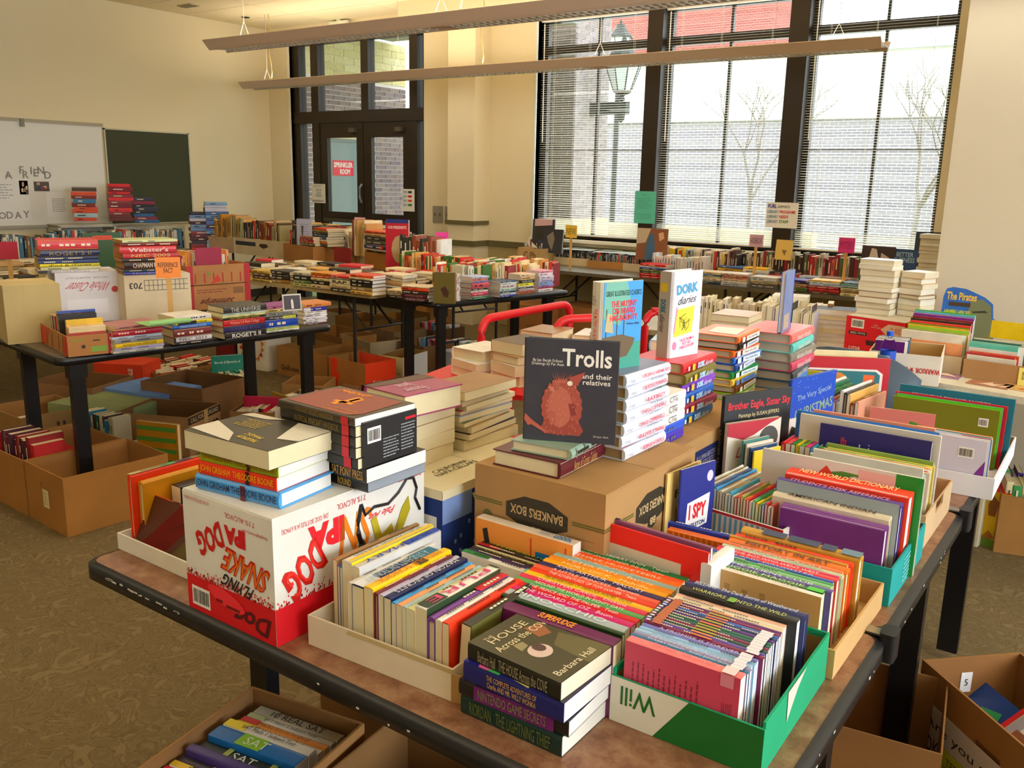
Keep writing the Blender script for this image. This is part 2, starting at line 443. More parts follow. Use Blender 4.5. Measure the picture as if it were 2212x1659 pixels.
# carpet
def carpet():
    m = bpy.data.materials.new('carpet'); m.use_nodes = True; nt = m.node_tree; N = nt.nodes; L = nt.links; b = N['Principled BSDF']
    b.inputs['Roughness'].default_value = .97; b.inputs['Specular IOR Level'].default_value = .1
    tc = N.new('ShaderNodeTexCoord')
    n1 = N.new('ShaderNodeTexNoise'); n1.inputs['Scale'].default_value = 9; n1.inputs['Detail'].default_value = 3; n1.inputs['Distortion'].default_value = 2.6
    n2 = N.new('ShaderNodeTexNoise'); n2.inputs['Scale'].default_value = 230; n2.inputs['Detail'].default_value = 2
    for n in (n1, n2): L.new(tc.outputs['Object'], n.inputs['Vector'])
    cr = N.new('ShaderNodeValToRGB'); e = cr.color_ramp.elements
    e[0].position = .40; e[0].color = rgb('7c6d50'); e[1].position = .62; e[1].color = rgb('8c7c5e')
    q = cr.color_ramp.elements.new(.5); q.color = rgb('86775a'); q = cr.color_ramp.elements.new(.53); q.color = rgb('716348')
    L.new(n1.outputs['Fac'], cr.inputs[0])
    mx = N.new('ShaderNodeMixRGB'); mx.blend_type = 'MULTIPLY'; mx.inputs[0].default_value = .5
    L.new(cr.outputs[0], mx.inputs[1]); L.new(n2.outputs['Fac'], mx.inputs[2])
    g = N.new('ShaderNodeGamma'); g.inputs[1].default_value = .92; L.new(mx.outputs[0], g.inputs[0]); L.new(g.outputs[0], b.inputs['Base Color'])
    bp = N.new('ShaderNodeBump'); bp.inputs['Strength'].default_value = .6; bp.inputs['Distance'].default_value = .004
    ad = N.new('ShaderNodeMath'); ad.operation = 'ADD'; L.new(cr.outputs[0], ad.inputs[0]); L.new(n2.outputs['Fac'], ad.inputs[1])
    L.new(ad.outputs[0], bp.inputs['Height']); L.new(bp.outputs[0], b.inputs['Normal']); return m
struct(MB().box(XL-.2, XR+.2, YB-.2, YW+.2, -.1, 0).build('floor', carpet()))
WALL = nodemat('wall_paint', .92, base='e6dbbe', noise=(.8, .98, 1.02), bump=(90, .12, .001))
WALLW = nodemat('wall_paint_white', .9, base='ebe6d8', noise=(.8, .98, 1.02), bump=(90, .1, .001))
LOWW = nodemat('wainscot_paint', .9, base='b3a67e', noise=(1, .97, 1.03))
RAIL = nodemat('olive_rail', .5, base='6d6746')
struct(MB().box(XL-.2, XL, YB, YW, 0, CEIL).build('wall_left', WALL))
b = MB()
for x0, x1, z0, z1 in [(XL-.2,-9.27,0,CEIL+.1),(-9.27,-7.01,3.27,CEIL+.1),(-7.01,-5.45,.9,CEIL+.1),(-5.45,-1.49,.9,1.0),(-5.45,-1.49,3.22,CEIL+.1),(-1.49,XA+.3,.9,CEIL+.1)]:
    b.box(x0, x1, YW, YW+.22, z0, z1)
w = struct(b.build('wall_window', WALL))
struct(MB().box(-7.01, XA+.3, YW, YW+.22, 0, .9).build('wall_below_rail', LOWW))
struct(MB().box(-6.43, -6.06, YW-.27, YW+.01, 0, CEIL).build('wall_pilaster', WALL))
struct(MB().box(XA, XR, YA, YW+.2, 0, CEIL).build('wall_alcove', nodemat('alcove_paint', .92, base='d3cab6', noise=(.8, .98, 1.02), bump=(90, .1, .001))))
b = MB()   # right wall with its wide window opening (outside the view)
b.box(XR, XR+.2, YB, -1.2, 0, CEIL).box(XR, XR+.2, 4.4, YA, 0, CEIL).box(XR, XR+.2, -1.2, 4.4, 0, .8).box(XR, XR+.2, -1.2, 4.4, 3.2, CEIL)
struct(b.build('wall_right', WALL))
struct(MB().box(XL-.2, XR+.2, YB-.2, YB, 0, CEIL).build('wall_back', WALL))
# rails
b = MB(); b.box(-7.01, -6.43, YW-.02, YW, .87, .93).box(-6.45, -6.04, YW-.29, YW-.27, .87, .93).box(-6.06, -6.04, YW-.27, YW, .87, .93).box(-6.06, -5.47, YW-.02, YW, .87, .93).box(-5.47, -1.4, YW-.02, YW, .87, .93)
struct(b.build('trim_1', RAIL))
b = MB(); b.box(-6.45, -6.04, YW-.29, YW-.27, 1.10, 1.145).box(-6.06, -6.04, YW-.27, YW-.02, 1.10, 1.145)
struct(b.build('trim_2', RAIL))
struct(MB().box(XL, XL+.015, YB, YW, 0, .1).build('baseboard_left', nodemat('dark_base', .6, base='3a342a')))
# ceiling: slab with proud tiles
ce = struct(MB().box(XL-.2, XR+.2, YB-.2, YW+.2, CEIL+.012, CEIL+.1).build('ceiling', nodemat('ceiling_grid', .8, base='b8ab88')))
TILE = nodemat('ceiling_tile', .95, base='eee2c4', noise=(140, .93, 1.03))
tm = MB().box(.004, 1.214, .004, .606, CEIL, CEIL+.014).mesh('tile', [TILE]); n = 0
for i in range(12):
    for j in range(21):
        if XL+1.219*i > XR-1.0: continue
        link('tile', tm, ce, T(XL+1.219*i, YB+.61*j-.2, 0)); n += 1
# soffit drop in front of the windows
struct(MB().box(-6.9, XA, 7.45, YW, 3.26, CEIL+.02).build('wall_bulkhead', WALL))

# ---- glass and dark frames
def glassmat():
    m = bpy.data.materials.new('window_glass'); m.use_nodes = True; nt = m.node_tree; N = nt.nodes; L = nt.links
    N.remove(N['Principled BSDF']); t = N.new('ShaderNodeBsdfTransparent'); t.inputs[0].default_value = (.93,.96,.95,1)
    g = N.new('ShaderNodeBsdfGlossy'); g.inputs['Roughness'].default_value = .02
    mx = N.new('ShaderNodeMixShader'); mx.inputs[0].default_value = .06
    L.new(t.outputs[0], mx.inputs[1]); L.new(g.outputs[0], mx.inputs[2]); L.new(mx.outputs[0], N['Material Output'].inputs[0]); return m
GLASS = glassmat(); BRONZE = nodemat('bronze_frame', .4, base='2e2417', spec=.4)
# door opening
fr = struct(link('door_1', None)); 
b = MB()
for x0, x1 in ((-9.27,-9.15),(-8.93,-8.80),(-8.05,-7.93),(-7.27,-7.15),(-7.06,-7.01)): b.box(x0, x1, 8.04, 8.16, 2.36 if x0 in (-8.05,) else 0, 3.27)
b.box(-9.27, -7.01, 8.03, 8.17, 2.24, 2.38).box(-9.27, -7.01, 8.03, 8.17, 3.19, 3.27)
b.build('door_frame', BRONZE, fr)
for i, (x0, x1, z0, z1) in enumerate([(-9.15,-8.93,0,2.24),(-9.15,-8.93,2.38,3.19),(-8.80,-8.05,2.38,3.19),(-7.93,-7.27,2.38,3.19),(-7.15,-7.06,2.38,3.19),(-7.15,-7.06,0,2.24)]):
    MB().box(x0, x1, 8.09, 8.096, z0, z1).build('pane', GLASS, fr)
for k, (x0, x1) in enumerate(((-8.80,-8.04),(-8.03,-7.27))):
    d = struct(link('door_%d' % (k+2), None)); b = MB()
    s0, s1 = (.13, .11)
    b.box(x0, x0+s0, 8.05, 8.11, .01, 2.24).box(x1-s1, x1, 8.05, 8.11, .01, 2.24).box(x0+s0, x1-s1, 8.05, 8.11, 2.06, 2.24).box(x0+s0, x1-s1, 8.05, 8.11, .01, .28).box(x0+s0, x1-s1, 8.05, 8.11, 1.02, 1.15)
    b.build('door_frame', BRONZE, d)
    MB().box(x0+s0, x1-s1, 8.075, 8.081, 1.15, 2.06).build('pane', GLASS, d); MB().box(x0+s0, x1-s1, 8.075, 8.081, .28, 1.02).build('pane', GLASS, d)
    MB().box(x0+.1, x1-.1, 7.98, 8.0, 1.03, 1.07).box(x0+.1, x0+.13, 8.0, 8.05, 1.03, 1.07).box(x1-.13, x1-.1, 8.0, 8.05, 1.03, 1.07).build('push_bar', M_METAL, d, None, '4a443a')
    if k == 0: MB().tube([(-8.06, 8.03, 1.28), (-8.06, 8.0, 1.34), (-8.05, 7.99, 1.46), (-8.05, 8.03, 1.5)], .014).build('door_handle', M_METAL, d, None, '8a8f94')
    MB().box(x1-.2, x1-.1, 8.0, 8.05, 2.12, 2.17).build('door_closer', M_METAL, d, None, '5a5348')
# white reveal of door and window (left sides)
struct(MB().box(-9.31, -9.27, 7.99, 8.2, 0, 3.3).build('trim_3', WALLW))
struct(MB().box(-5.47, -5.45, 7.985, 8.2, .93, 3.22).build('trim_4', nodemat('jamb_white', .6, base='e4ecec')))
struct(MB().box(-5.47, -1.47, 7.93, 8.2, .97, 1.0).build('trim_5', WALLW))
# tall windows with blinds
win_x = [(-5.45,-4.195), (-4.037,-2.83), (-2.66,-1.49)]
for x0, x1 in ((-4.195,-4.037),(-2.83,-2.66)):
    struct(MB().box(x0, x1, 7.99, 8.19, .93, 3.25).build('trim_6' if x0 < -4 else 'trim_7', BRONZE))
SLAT = nodemat('blind_slat', .5, base='efece2', spec=.3)
for k, (x0, x1) in enumerate(win_x):
    wn = struct(link('window_%d' % (k+1), None)); b = MB()
    b.box(x0, x0+.045, 8.12, 8.18, 1.0, 3.22).box(x1-.045, x1, 8.12, 8.18, 1.0, 3.22).box(x0+.045, x1-.045, 8.12, 8.18, 1.0, 1.05).box(x0+.045, x1-.045, 8.12, 8.18, 3.17, 3.22).box(x0+.045, x1-.045, 8.11, 8.18, 2.86, 2.94)
    b.build('window_frame', BRONZE, wn)
    xm = (x0+x1)/2+.02
    MB().box(xm-.012, xm+.012, 8.13, 8.17, 1.05, 3.17).box(x0+.045, x1-.045, 8.135, 8.165, 1.895, 1.91).build('muntin', BRONZE, wn)
    MB().box(x0+.045, x1-.045, 8.148, 8.153, 1.05, 3.17).build('pane', GLASS, wn)
    bl = thing('window_blind', ['white horizontal blind on the tall window beside the beige pilaster', 'white horizontal blind between the two dark brown posts', 'white horizontal blind on the tall window next to the alcove wall'][k], 'blind', None, 'tall window blinds')
    MB().box(x0+.01, x1-.01, 8.035, 8.075, 3.17, 3.21).build('headrail', M_PAINT, bl, None, 'e8e4da')
    L = x1-x0-.03; h = .0125; me = MB()
    me.add([(0,-h,0),(L,-h,0),(L,0,.002),(0,0,.002),(L,h,0),(0,h,0)], [(0,1,2,3),(3,2,4,5)]); me = me.mesh('slat', [SLAT], True)
    z = 1.075; nn = 0
    while z < 3.16:
        a = math.radians(9+random.uniform(-1.5, 1.5)) if z > 1.2 else math.radians(24+random.uniform(-3,3))
        link('slat', me, bl, T(x0+.015, 8.055, z) @ Rx(a)); z += .0222 if z > 1.2 else .019
    MB().box(x0+.012, x1-.012, 8.04, 8.07, 1.035, 1.05).build('bottom_rail', M_PAINT, bl, None, 'e8e4da')
    b = MB()
    for xx in (x0+.17, xm-.06, x1-.17): b.tube([(xx, 8.041, 1.05), (xx, 8.041, 3.18)], .0012, 4).tube([(xx, 8.07, 1.05), (xx, 8.07, 3.18)], .0012, 4)
    b.build('lift_cord', M_PAINT, bl, None, 'f0eee6')
    MB().tube([(x0+.06, 8.02, 3.15), (x0+.07, 8.015, 1.98)], .005, 6).build('tilt_wand', M_PAINT, bl, None, 'f4f4f0')

# ---- outdoors
M_BRICK = nodemat('brick_face', .9, objcol=True, noise=(30, .85, 1.1), bump=(80, .3, .002))
M_BRICKVC = nodemat('brick_mixed', .9, attr='tint', noise=(30, .85, 1.1))
MORT = nodemat('mortar', .95, base='f0eae8'); STONE = nodemat('limestone', .9, base='dcd0b0', noise=(6, .93, 1.05)); 
def vc_obj(name, mb_list, mat, parent=None, kind=None):
    v = []; f = []; c = []
    for b, col in mb_list:
        k = len(v); v += b.v; f += [tuple(k+i for i in q) for q in b.f]; c += [rgb(col)]*len(b.f)
    me = bpy.data.meshes.new(name); me.from_pydata(v, [], f); me.materials.append(mat)
    at = me.attributes.new('tint', 'FLOAT_COLOR', 'FACE'); at.data.foreach_set('color', [x for q in c for x in q])
    o = link(name, me, parent)
    if kind: o['kind'] = kind
    return o
def bricks(par, M, length, z0, z1, pal, left, holes=(), bl=.203, bh=.0575, j=.011, zpref=1.0):
    """running bond on the frame's xz plane, facing -y; the first `left` bricks above zpref are parts, the others one mass"""
    me = {}; rest = []; row_i = 0; z = z0
    while z+bh <= z1:
        x = 0 if row_i % 2 == 0 else -(bl+j)/2
        while x < length-.02:
            a, c = max(x, 0), min(x+bl, length)
            if c-a > .03 and not any(hx0 < c and hx1 > a and hz0 < z+bh and hz1 > z for hx0, hx1, hz0, hz1 in holes):
                col = random.choice(pal)
                if left[0] > 0 and z > zpref:
                    k = round(c-a, 3)
                    if k not in me: me[k] = MB().box(0, k, -.012, .02, 0, bh).mesh('brick', [M_BRICK])
                    link('brick', me[k], par, M @ T(a, 0, z), col); left[0] -= 1
                else:
                    b = MB(); b.obox(M @ T(a, -.012, z), c-a, .03, bh); rest.append((b, col))
            x += bl+j
        z += bh+j; row_i += 1
    if rest: vc_obj('brick_courses', rest, M_BRICKVC, par, 'stuff')
PALG = ['96878a', '9e9090', '8c7f84', 'a4948f', '9a8886']; PAL_SHADE = ['5e544c', '665a50', '574e48', '6c6056']; PALR = ['9a6a64', 'a4756c', '8f625e']
wg = tag(link('brick_wing', None), 'grey-brown brick wing outside the door with cream block top', 'building')
b = MB(); b.box(-10.3, -9.97, 8.22, 9.18, 0, 2.13).box(-10.3, -9.97, 10.09, 10.93, 0, 2.13).box(-10.3, -9.97, 8.22, 10.93, 2.13, 3.6)
b.build('mortar_backing', MORT, wg)
MW = T(-9.97, 8.22, 0) @ Rz(PI/2)
bricks(wg, MW, 2.71, 0, 2.98, PALG, [300], holes=[(.93, 1.9, -1, 2.36)], zpref=1.25)
MB().box(-9.975, -9.93, 9.1, 10.17, 2.13, 2.36).build('lintel', STONE, wg)
bl2 = []
for r_ in range(6):
    x = -.2*(r_ % 2)
    while x < 2.7:
        b_ = MB(); b_.obox(MW @ T(max(x, 0), -.012, 2.985+r_*.1), min(x+.39, 2.71)-max(x, 0), .03, .093); bl2.append((b_, random.choice(('e6dcae', 'ddd2a4', 'ece2ba')))); x += .4
vc_obj('cream_blocks', bl2, M_BRICKVC, wg, 'stuff')
dd = thing('metal_door', 'grey metal door with a red sign, set in the brick wing outside', 'door')
MB().box(-9.965, -9.945, 9.23, 10.04, 0, 2.08).build('door_panel', M_PAINT, dd, None, '8f9c9c')
MB().box(-9.965, -9.935, 9.18, 9.23, 0, 2.13).box(-9.965, -9.935, 10.04, 10.09, 0, 2.13).box(-9.965, -9.935, 9.23, 10.04, 2.08, 2.13).build('door_frame', M_PAINT, dd, None, '7d8888')
MB().tube([(-9.95, 9.97, 1.0), (-9.91, 9.97, 1.0), (-9.91, 9.88, 1.0)], .012).build('lever_handle', M_METAL, dd, None, 'silver')
sg = thing('safety_sign', 'red sign with white capitals on the grey metal door outdoors', 'sign', T(-9.944, 9.33, 1.6) @ Rz(PI/2))
SD = (.42, .004, .22); MB().box(0, SD[0], -.004, 0, 0, SD[2]).build('sign_plate', M_PAINT, sg, None, 'd4304a')
put_text(sg, 'SPRINKLER', 'front', SD, .21, .155, .38, .075, eps=.005, bold=.03); put_text(sg, 'ROOM', 'front', SD, .24, .06, .2, .075, eps=.005, bold=.03)
tag(MB().box(-9.93, -6.6, 8.24, 10.6, 3.61, 3.7).build('entrance_canopy', nodemat('soffit', .8, base='a5a6a2')), 'grey canopy soffit above the outside doors', 'canopy')
pr = tag(link('brick_pier', None), 'square brick pier with stone base seen through the first blind', 'pier')
MB().box(-7.98, -6.92, 11.12, 12.05, 1.05, 6).build('mortar_backing', MORT, pr)
MB().box(-8.03, -6.86, 11.06, 12.1, 0, 1.05).build('stone_base', STONE, pr)
lf = [300]
bricks(pr, T(-6.92, 11.1, 0) @ Rz(PI/2), .93, 1.06, 6, ['a59a9c', 'aca0a2', '9d9294', 'b0a6a8'], lf)  # sunlit side: the light is put into these paler brick colours
bricks(pr, T(-7.98, 11.12, 0), 1.06, 1.06, 6, PAL_SHADE, lf)  # same pier's front, its shade painted in with darker brick colours
tag(MB().box(-9.6, -3.9, 12.6, 12.85, 0, .95).build('garden_wall', STONE), 'low tan stone wall outside the tall windows', 'wall', kind='structure')
def brickmat(name, c1, c2, mo, s):
    m = bpy.data.materials.new(name); m.use_nodes = True; nt = m.node_tree; N = nt.nodes; L = nt.links
    tc = N.new('ShaderNodeTexCoord'); mp = N.new('ShaderNodeMapping'); mp.inputs['Rotation'].default_value = (PI/2, 0, 0)
    bt = N.new('ShaderNodeTexBrick'); bt.inputs['Color1'].default_value = rgb(c1); bt.inputs['Color2'].default_value = rgb(c2); bt.inputs['Mortar'].default_value = rgb(mo)
    bt.inputs['Scale'].default_value = s; bt.inputs['Mortar Size'].default_value = .018; bt.inputs['Brick Width'].default_value = .6; bt.inputs['Row Height'].default_value = .2
    L.new(tc.outputs['Object'], mp.inputs[0]); L.new(mp.outputs[0], bt.inputs['Vector']); L.new(bt.outputs[0], N['Principled BSDF'].inputs['Base Color']); N['Principled BSDF'].inputs['Roughness'].default_value = .9; return m
lb = tag(link('low_building', None), 'long low building with pale brick base and white fascia beyond the lawn', 'building')
MB().box(-17, 7, 22, 26, 0, 3.15).build('brick_base', brickmat('pale_brick', '8f8a90', '9a9399', 'd8d6d8', 2.8), lb)
MB().box(-17.2, 7.2, 21.9, 26, 3.15, 4.6).build('fascia', nodemat('fascia', .7, base='e4e4da'), lb)
MB().box(-17.3, 7.3, 21.8, 26.1, 4.6, 4.75).build('roof_edge', nodemat('roof_edge', .7, base='c4c8ca'), lb)
tag(MB().box(-26, -11.8, 32, 33.5, 0, 14).build('red_brick_building', brickmat('red_brick', 'a4605a', '9a5650', 'c49a92', 2.8)), 'tall red brick building behind the low white-topped one', 'building')
tag(struct(MB().box(-40, 20, 8.22, 60, -.12, -.02).build('lawn_ground', nodemat('lawn', .95, base='8f9c72', noise=(3, .85, 1.1)))), 'pale lawn outside the windows', 'lawn')
# lamps
def lantern(M, s, name, label, post):
    e = thing(name, label, 'lamp', M); c = '1e2c28'
    P = lambda L: [(r*s, z*s) for r, z in L]
    MB().lathe(P([(.0,-.12),(.05,-.1),(.03,-.05),(.13,0),(.13,.02),(0,.02)]), 8).build('lamp_base', M_METAL, e, None, c)
    gl = nodemat('lamp_glass', .25, base='dfe6e6'); MB().lathe(P([(.125,.02),(.25,.36)]), 8).build('glass_globe', gl, e)
    b = MB()
    for k in range(8):
        a = 2*PI*k/8; b.tube([(.125*s*math.cos(a), .125*s*math.sin(a), .02*s), (.25*s*math.cos(a), .25*s*math.sin(a), .36*s)], .009*s, 5)
    b.build('lamp_ribs', M_METAL, e, None, c)
    MB().lathe(P([(.28,.35),(.28,.38),(.2,.46),(.1,.58),(.1,.62),(.04,.64),(.02,.72),(0,.74)]), 10).build('lamp_cap', M_METAL, e, None, c)
    if post: MB().lathe([(.05, -3.83), (.045, -.1*s)], 10).build('post', M_METAL, e, None, c)
    return e
e = lantern(T(-6.42, 11.55, 2.83), 1.05, 'wall_lantern', 'large dark green lantern on a bracket from the brick pier', False)
MB().box(-.5, .1, -.06, .06, -.30, -.13).lathe([(0,-.42),(.05,-.38),(.06,-.3),(.1,-.13),(0,-.12)], 8).build('bracket_arm', M_METAL, e, None, '1e2c28')
lantern(T(-7.98, 14.2, 3.72), .8, 'street_lantern', 'smaller lantern on a tall post above the bracket lantern', True)
def tree(M, label, seed):
    rn = random.Random(seed); b = MB()
    def br(p, d, L, r, k):
        q = p+d*L; b.tube([p, p+d*L*.5+Vector((rn.uniform(-.04,.04), rn.uniform(-.04,.04), 0)), q], r, 5, r2=r*.6)
        if k == 0: return
        for _ in range(3):
            n = (d+Vector((rn.uniform(-.8,.8), rn.uniform(-.6,.6), rn.uniform(-.15,.5)))).normalized(); br(q, n, L*rn.uniform(.6,.8), r*.55, k-1)
    br(Vector((0,0,0)), Vector((.05,0,1)), 1.3, .05, 4)
    tag(b.build('bare_tree', M_METAL, None, M, '8a8078'), label, 'tree')
tree(T(-3.0, 14.5, 0), 'slim bare tree outside the third blind', 3); tree(T(-6.0, 15.5, 0), 'slim bare tree behind the bracket lantern', 5)

# ---- pendant fixtures
def fixture(Y, x0, label):
    e = thing('pendant_light', label, 'light', T(x0, Y, 0), 'pendant fluorescent lights'); L = 7.32; z = 2.6
    prof = [(-.155, z+.06), (-.10, z), (-.085, z-.012), (-.08, z), (-.08, z+.012), (.08, z+.012), (.08, z), (.085, z-.012), (.10, z), (.155, z+.06), (.145, z+.065), (.09, z+.03), (-.09, z+.03), (-.145, z+.065)]
    b = MB(); n = len(prof); vs = [(0, y, q) for y, q in prof]+[(L, y, q) for y, q in prof]
    b.add(vs, [(i, (i+1) % n, n+(i+1) % n, n+i) for i in range(n)]+[tuple(range(n))[::-1], tuple(range(n, 2*n))]); b.build('housing', M_PAINT, e, None, 'decbb8')
    for k in range(3):
        lb_ = MB(); xx = k*2.44+.12
        while xx < (k+1)*2.44-.12: lb_.box(xx, xx+.002, -.078, .078, z-.012, z+.011); xx += .055
        lb_.box(k*2.44+.1, (k+1)*2.44-.1, -.079, -.072, z-.013, z+.011).box(k*2.44+.1, (k+1)*2.44-.1, .072, .079, z-.013, z+.011).box(k*2.44+.1, (k+1)*2.44-.1, -.003, .003, z-.012, z+.011)
        lb_.build('louvre', M_METAL, e, None, 'ded6c4')
        tb = bpy.data.materials.get('tube_glow')
        if not tb:
            tb = bpy.data.materials.new('tube_glow'); tb.use_nodes = True; p = tb.node_tree.nodes['Principled BSDF']; p.inputs['Emission Color'].default_value = (1,.86,.64,1); p.inputs['Emission Strength'].default_value = 2.5
        MB().tube([(k*2.44+.15, 0, z+.045), ((k+1)*2.44-.15, 0, z+.045)], .012, 6).build('fluorescent_tube', tb, e)
    for xx in (.35, 2.44, 4.88, 6.97):
        MB().tube([(xx-.07, 0, z+.06), (xx, 0, z+.2), (xx+.07, 0, z+.06)], .0025, 5).tube([(xx, 0, z+.2), (xx, 0, CEIL)], .0025, 5).build('hanger_wire', M_PAINT, e, None, 'd8d0bc')
        MB().lathe([(.05, CEIL-.008), (.05, CEIL), (0, CEIL)], 12).lathe([(0, CEIL-.008), (.05, CEIL-.008)], 12).build('ceiling_canopy', M_PAINT, e, None, 'd8d0bc')
    return e
fa = fixture(4.95, -6.62, 'long pendant light nearer to the books, its tail above the dark green board')
fb = fixture(7.26, -9.16, 'long pendant light closer to the tall windows, ending against the third blind')
for e, xx in ((fa, 2.6), (fb, .42), (fb, 3.55)):
    b = MB(); pts = [(xx+.02*math.sin(k*1.3), .0, 2.66+k*(CEIL-2.66)/8) for k in range(9)]; b.tube(pts, .006, 6); b.build('power_cord', M_PAINT, e, None, 'd6c48e')
ex = thing('exit_sign', 'white exit sign with green letters at the ceiling over the door', 'sign', T(-8.43, 7.9, 3.2)); ED = (.3, .04, .19)
MB().box(0, .3, 0, .04, 0, .19).build('sign_housing', M_PAINT, ex, None, 'e8e6d4')
MB().box(.12, .18, .01, .03, .19, .212).build('mount', M_PAINT, ex, None, 'e8e6d4')
gm = bpy.data.materials.new('exit_glow'); gm.use_nodes = True; p = gm.node_tree.nodes['Principled BSDF']; p.inputs['Emission Color'].default_value = (.1,1,.15,1); p.inputs['Emission Strength'].default_value = 1.2; p.inputs['Base Color'].default_value = (.05,.6,.1,1)
t_ = put_text(ex, 'EXIT', 'front', ED, .15, .095, .24, .12, eps=.002, bold=.03); t_.data = t_.data.copy(); t_.data.materials[0] = gm
v = thing('ceiling_vent', 'small dark slot vent in the ceiling near the left wall', 'vent', T(-9.25, 6.4, CEIL-.012))
MB().box(0, .25, 0, .12, 0, .012).build('vent_frame', M_PAINT, v, None, 'b8ab8c'); MB().box(.02, .23, .02, .1, -.004, 0).build('vent_slot', M_METAL, v, None, '3a3024')
# ---- wall fittings
def wallthing(name, label, cat, x, z, w, h, d, col, y=YW, part='plate', group=None):
    e = thing(name, label, cat, T(x, y-d, z), group); MB().box(0, w, 0, d, 0, h).build(part, M_PAINT, e, None, col); return e, (w, d, h)
for x, w_, lb_ in ((-6.87, .15, 'wide brushed steel switch plate left of the red alarm'), (-6.69, .085, 'narrow steel switch plate touching the red alarm')):
    e, D = wallthing('switch_plate', lb_, 'switch', x, 1.09, w_, .19, .008, '9a958a'); 
    for k in range(2 if w_ > .1 else 1): MB().box((k+.5)*w_/(2 if w_ > .1 else 1)-.008, (k+.5)*w_/(2 if w_ > .1 else 1)+.008, -.012, 0, .08, .11).build('toggle', M_PAINT, e, None, '7a756a')
e, D = wallthing('fire_alarm', 'red fire alarm pull box on the wall beside the beige pilaster', 'alarm', -6.595, 1.06, .12, .2, .05, 'b82030')
put_rect(e, 'front', D, .02, .085, .1, .115, 'white', .002); put_rect(e, 'front', D, .05, .04, .07, .09, 'white', .002)
def sheet(name, label, cat, M, w, h, col, group=None):
    e = thing(name, label, cat, M, group); MB().box(0, w, 0, .0012, 0, h).build('paper', M_PRINT, e, None, col); return e, (w, .0012, h)
e, D = sheet('paper_notice', 'pale paper notice with blue print taped to the left door frame', 'notice', T(-8.96, 8.035, 1.25), .25, .24, 'e4e0d4')
put_text(e, 'BOOK\nSALE\nTODAY', 'front', D, .13, .13, .12, .1, 0, '5f93a4', .002); blurlines(e, 'front', D, .03, .2, .21, .23, 2, '777777'); put_text(e, 'BookSaleFinder.com', 'front', D, .11, .03, .2, .025, 0, 'black', .002)
e, D = sheet('paper_notice', 'white notice with blue and red words on the right door frame', 'notice', T(-7.38, 8.035, 1.2), .19, .26, 'f0eee6')
for i, (a, c1, c2) in enumerate((('FURL', '3344a0', '333333'), ('LIBRARY', '6a90b0', 'red'), ('LIBRARY', '6a90b0', 'orangered'), ('LIBRARY', '6a90b0', 'green'))):
    put_text(e, a, 'front', D, .045, .225-.05*i, .07, .028, 0, c1, .002); put_rect(e, 'front', D, .09, .213-.05*i, .15, .237-.05*i, c2, .0016)
e, D = sheet('paper_notice', 'turquoise handwritten notice taped across the first dark post', 'notice', T(-4.24, 7.985, 1.2), .23, .31, '6fc4b0')
put_text(e, 'PRICES', 'front', D, .11, .275, .05, .014, 0, '3c8c7c', .002); blurlines(e, 'front', D, .03, .14, .2, .25, 6, '4e9c8c'); blurlines(e, 'front', D, .03, .04, .2, .1, 4, '4e9c8c')
e, D = sheet('paper_notice', 'white notice with coloured capitals on the post left of the third blind', 'notice', T(-2.90, 7.985, 1.22), .29, .225, 'f4f2ee')
put_text(e, 'FURL', 'front', D, .055, .19, .08, .035, 0, '2a349a', .002, .03); put_text(e, 'SUPPORTS:', 'front', D, .16, .187, .11, .022, 0, 'black', .002, .01)
for i, (t2, c2) in enumerate((('PROGRAMS', 'red'), ('NEEDS', 'red'), ('STAFF', 'green'))):
    put_text(e, 'LIBRARY', 'front', D, .065, .142-.043*i, .1, .027, 0, '6d93b4', .002, .02); w_ = .145 if i == 0 else (.08 if i == 1 else .085); put_text(e, t2, 'front', D, .125+w_/2, .142-.043*i, w_, .027, 0, c2, .002, .02)
# ---- left wall boards: frame whose front faces the room
ML = lambda y, z, d=0: T(XL+.001, y, z) @ Rz(PI/2)
wb = thing('whiteboard', 'long whiteboard on the left wall with an aluminium map rail', 'board', ML(3.0, 1.02)); 
MB().box(0, 2.63, -.02, 0, 0, 1.05).build('board_surface', nodemat('whiteboard', .35, base='e4e2da'), wb)
MB().box(0, 2.65, -.035, 0, 1.05, 1.085).build('map_rail', M_PAINT, wb, None, 'b0a894')
MB().box(0, 2.63, -.06, 0, -.03, 0).build('pen_tray', M_PAINT, wb, None, 'a8a294')
MB().box(1.75, 1.79, -.045, -.035, 1.0, 1.08).build('rail_clip', M_PAINT, wb, None, '8c867a')
cb = thing('chalkboard', 'dark green board mounted right of the whiteboard', 'board', ML(5.66, 1.0))
MB().box(.015, 1.07, -.02, 0, .01, 1.045).build('board_surface', nodemat('green_board', .6, base='3c4022', noise=(2, .93, 1.05)), cb)
MB().box(0, .015, -.028, 0, 0, 1.06).box(1.07, 1.085, -.028, 0, 0, 1.06).box(0, 1.085, -.028, 0, 1.045, 1.06).box(0, 1.085, -.028, 0, 0, .012).build('board_frame', M_PAINT, cb, None, 'c8c4b0')
LW = T(XL+.024, 3.0, 0) @ Rz(PI/2); LD = (3, .002, 2)
def wsheet(y0, y1, z0, z1, col, label, cat='poster'):
    return sheet('wall_poster', label, cat, T(XL+.0225, y0, z0) @ Rz(PI/2), y1-y0, z1-z0, col)
def lw(x, y):  # point on the left wall plane
    d = _f*FPX+_r2*(x-CX)-_u2*(y-CY); p = EYE+d*((XL-0)/d.x); return p.y, p.z
y0, z1 = lw(0, 405); y1, z0 = lw(38, 430)
e, D = wsheet(4.0, 4.78, 1.07, 1.5, 'e9e7e2', 'white poster under the word FRIEND on the whiteboard'); blurlines(e, 'front', D, .3, .22, .62, .38, 6, 'a8a8a8')
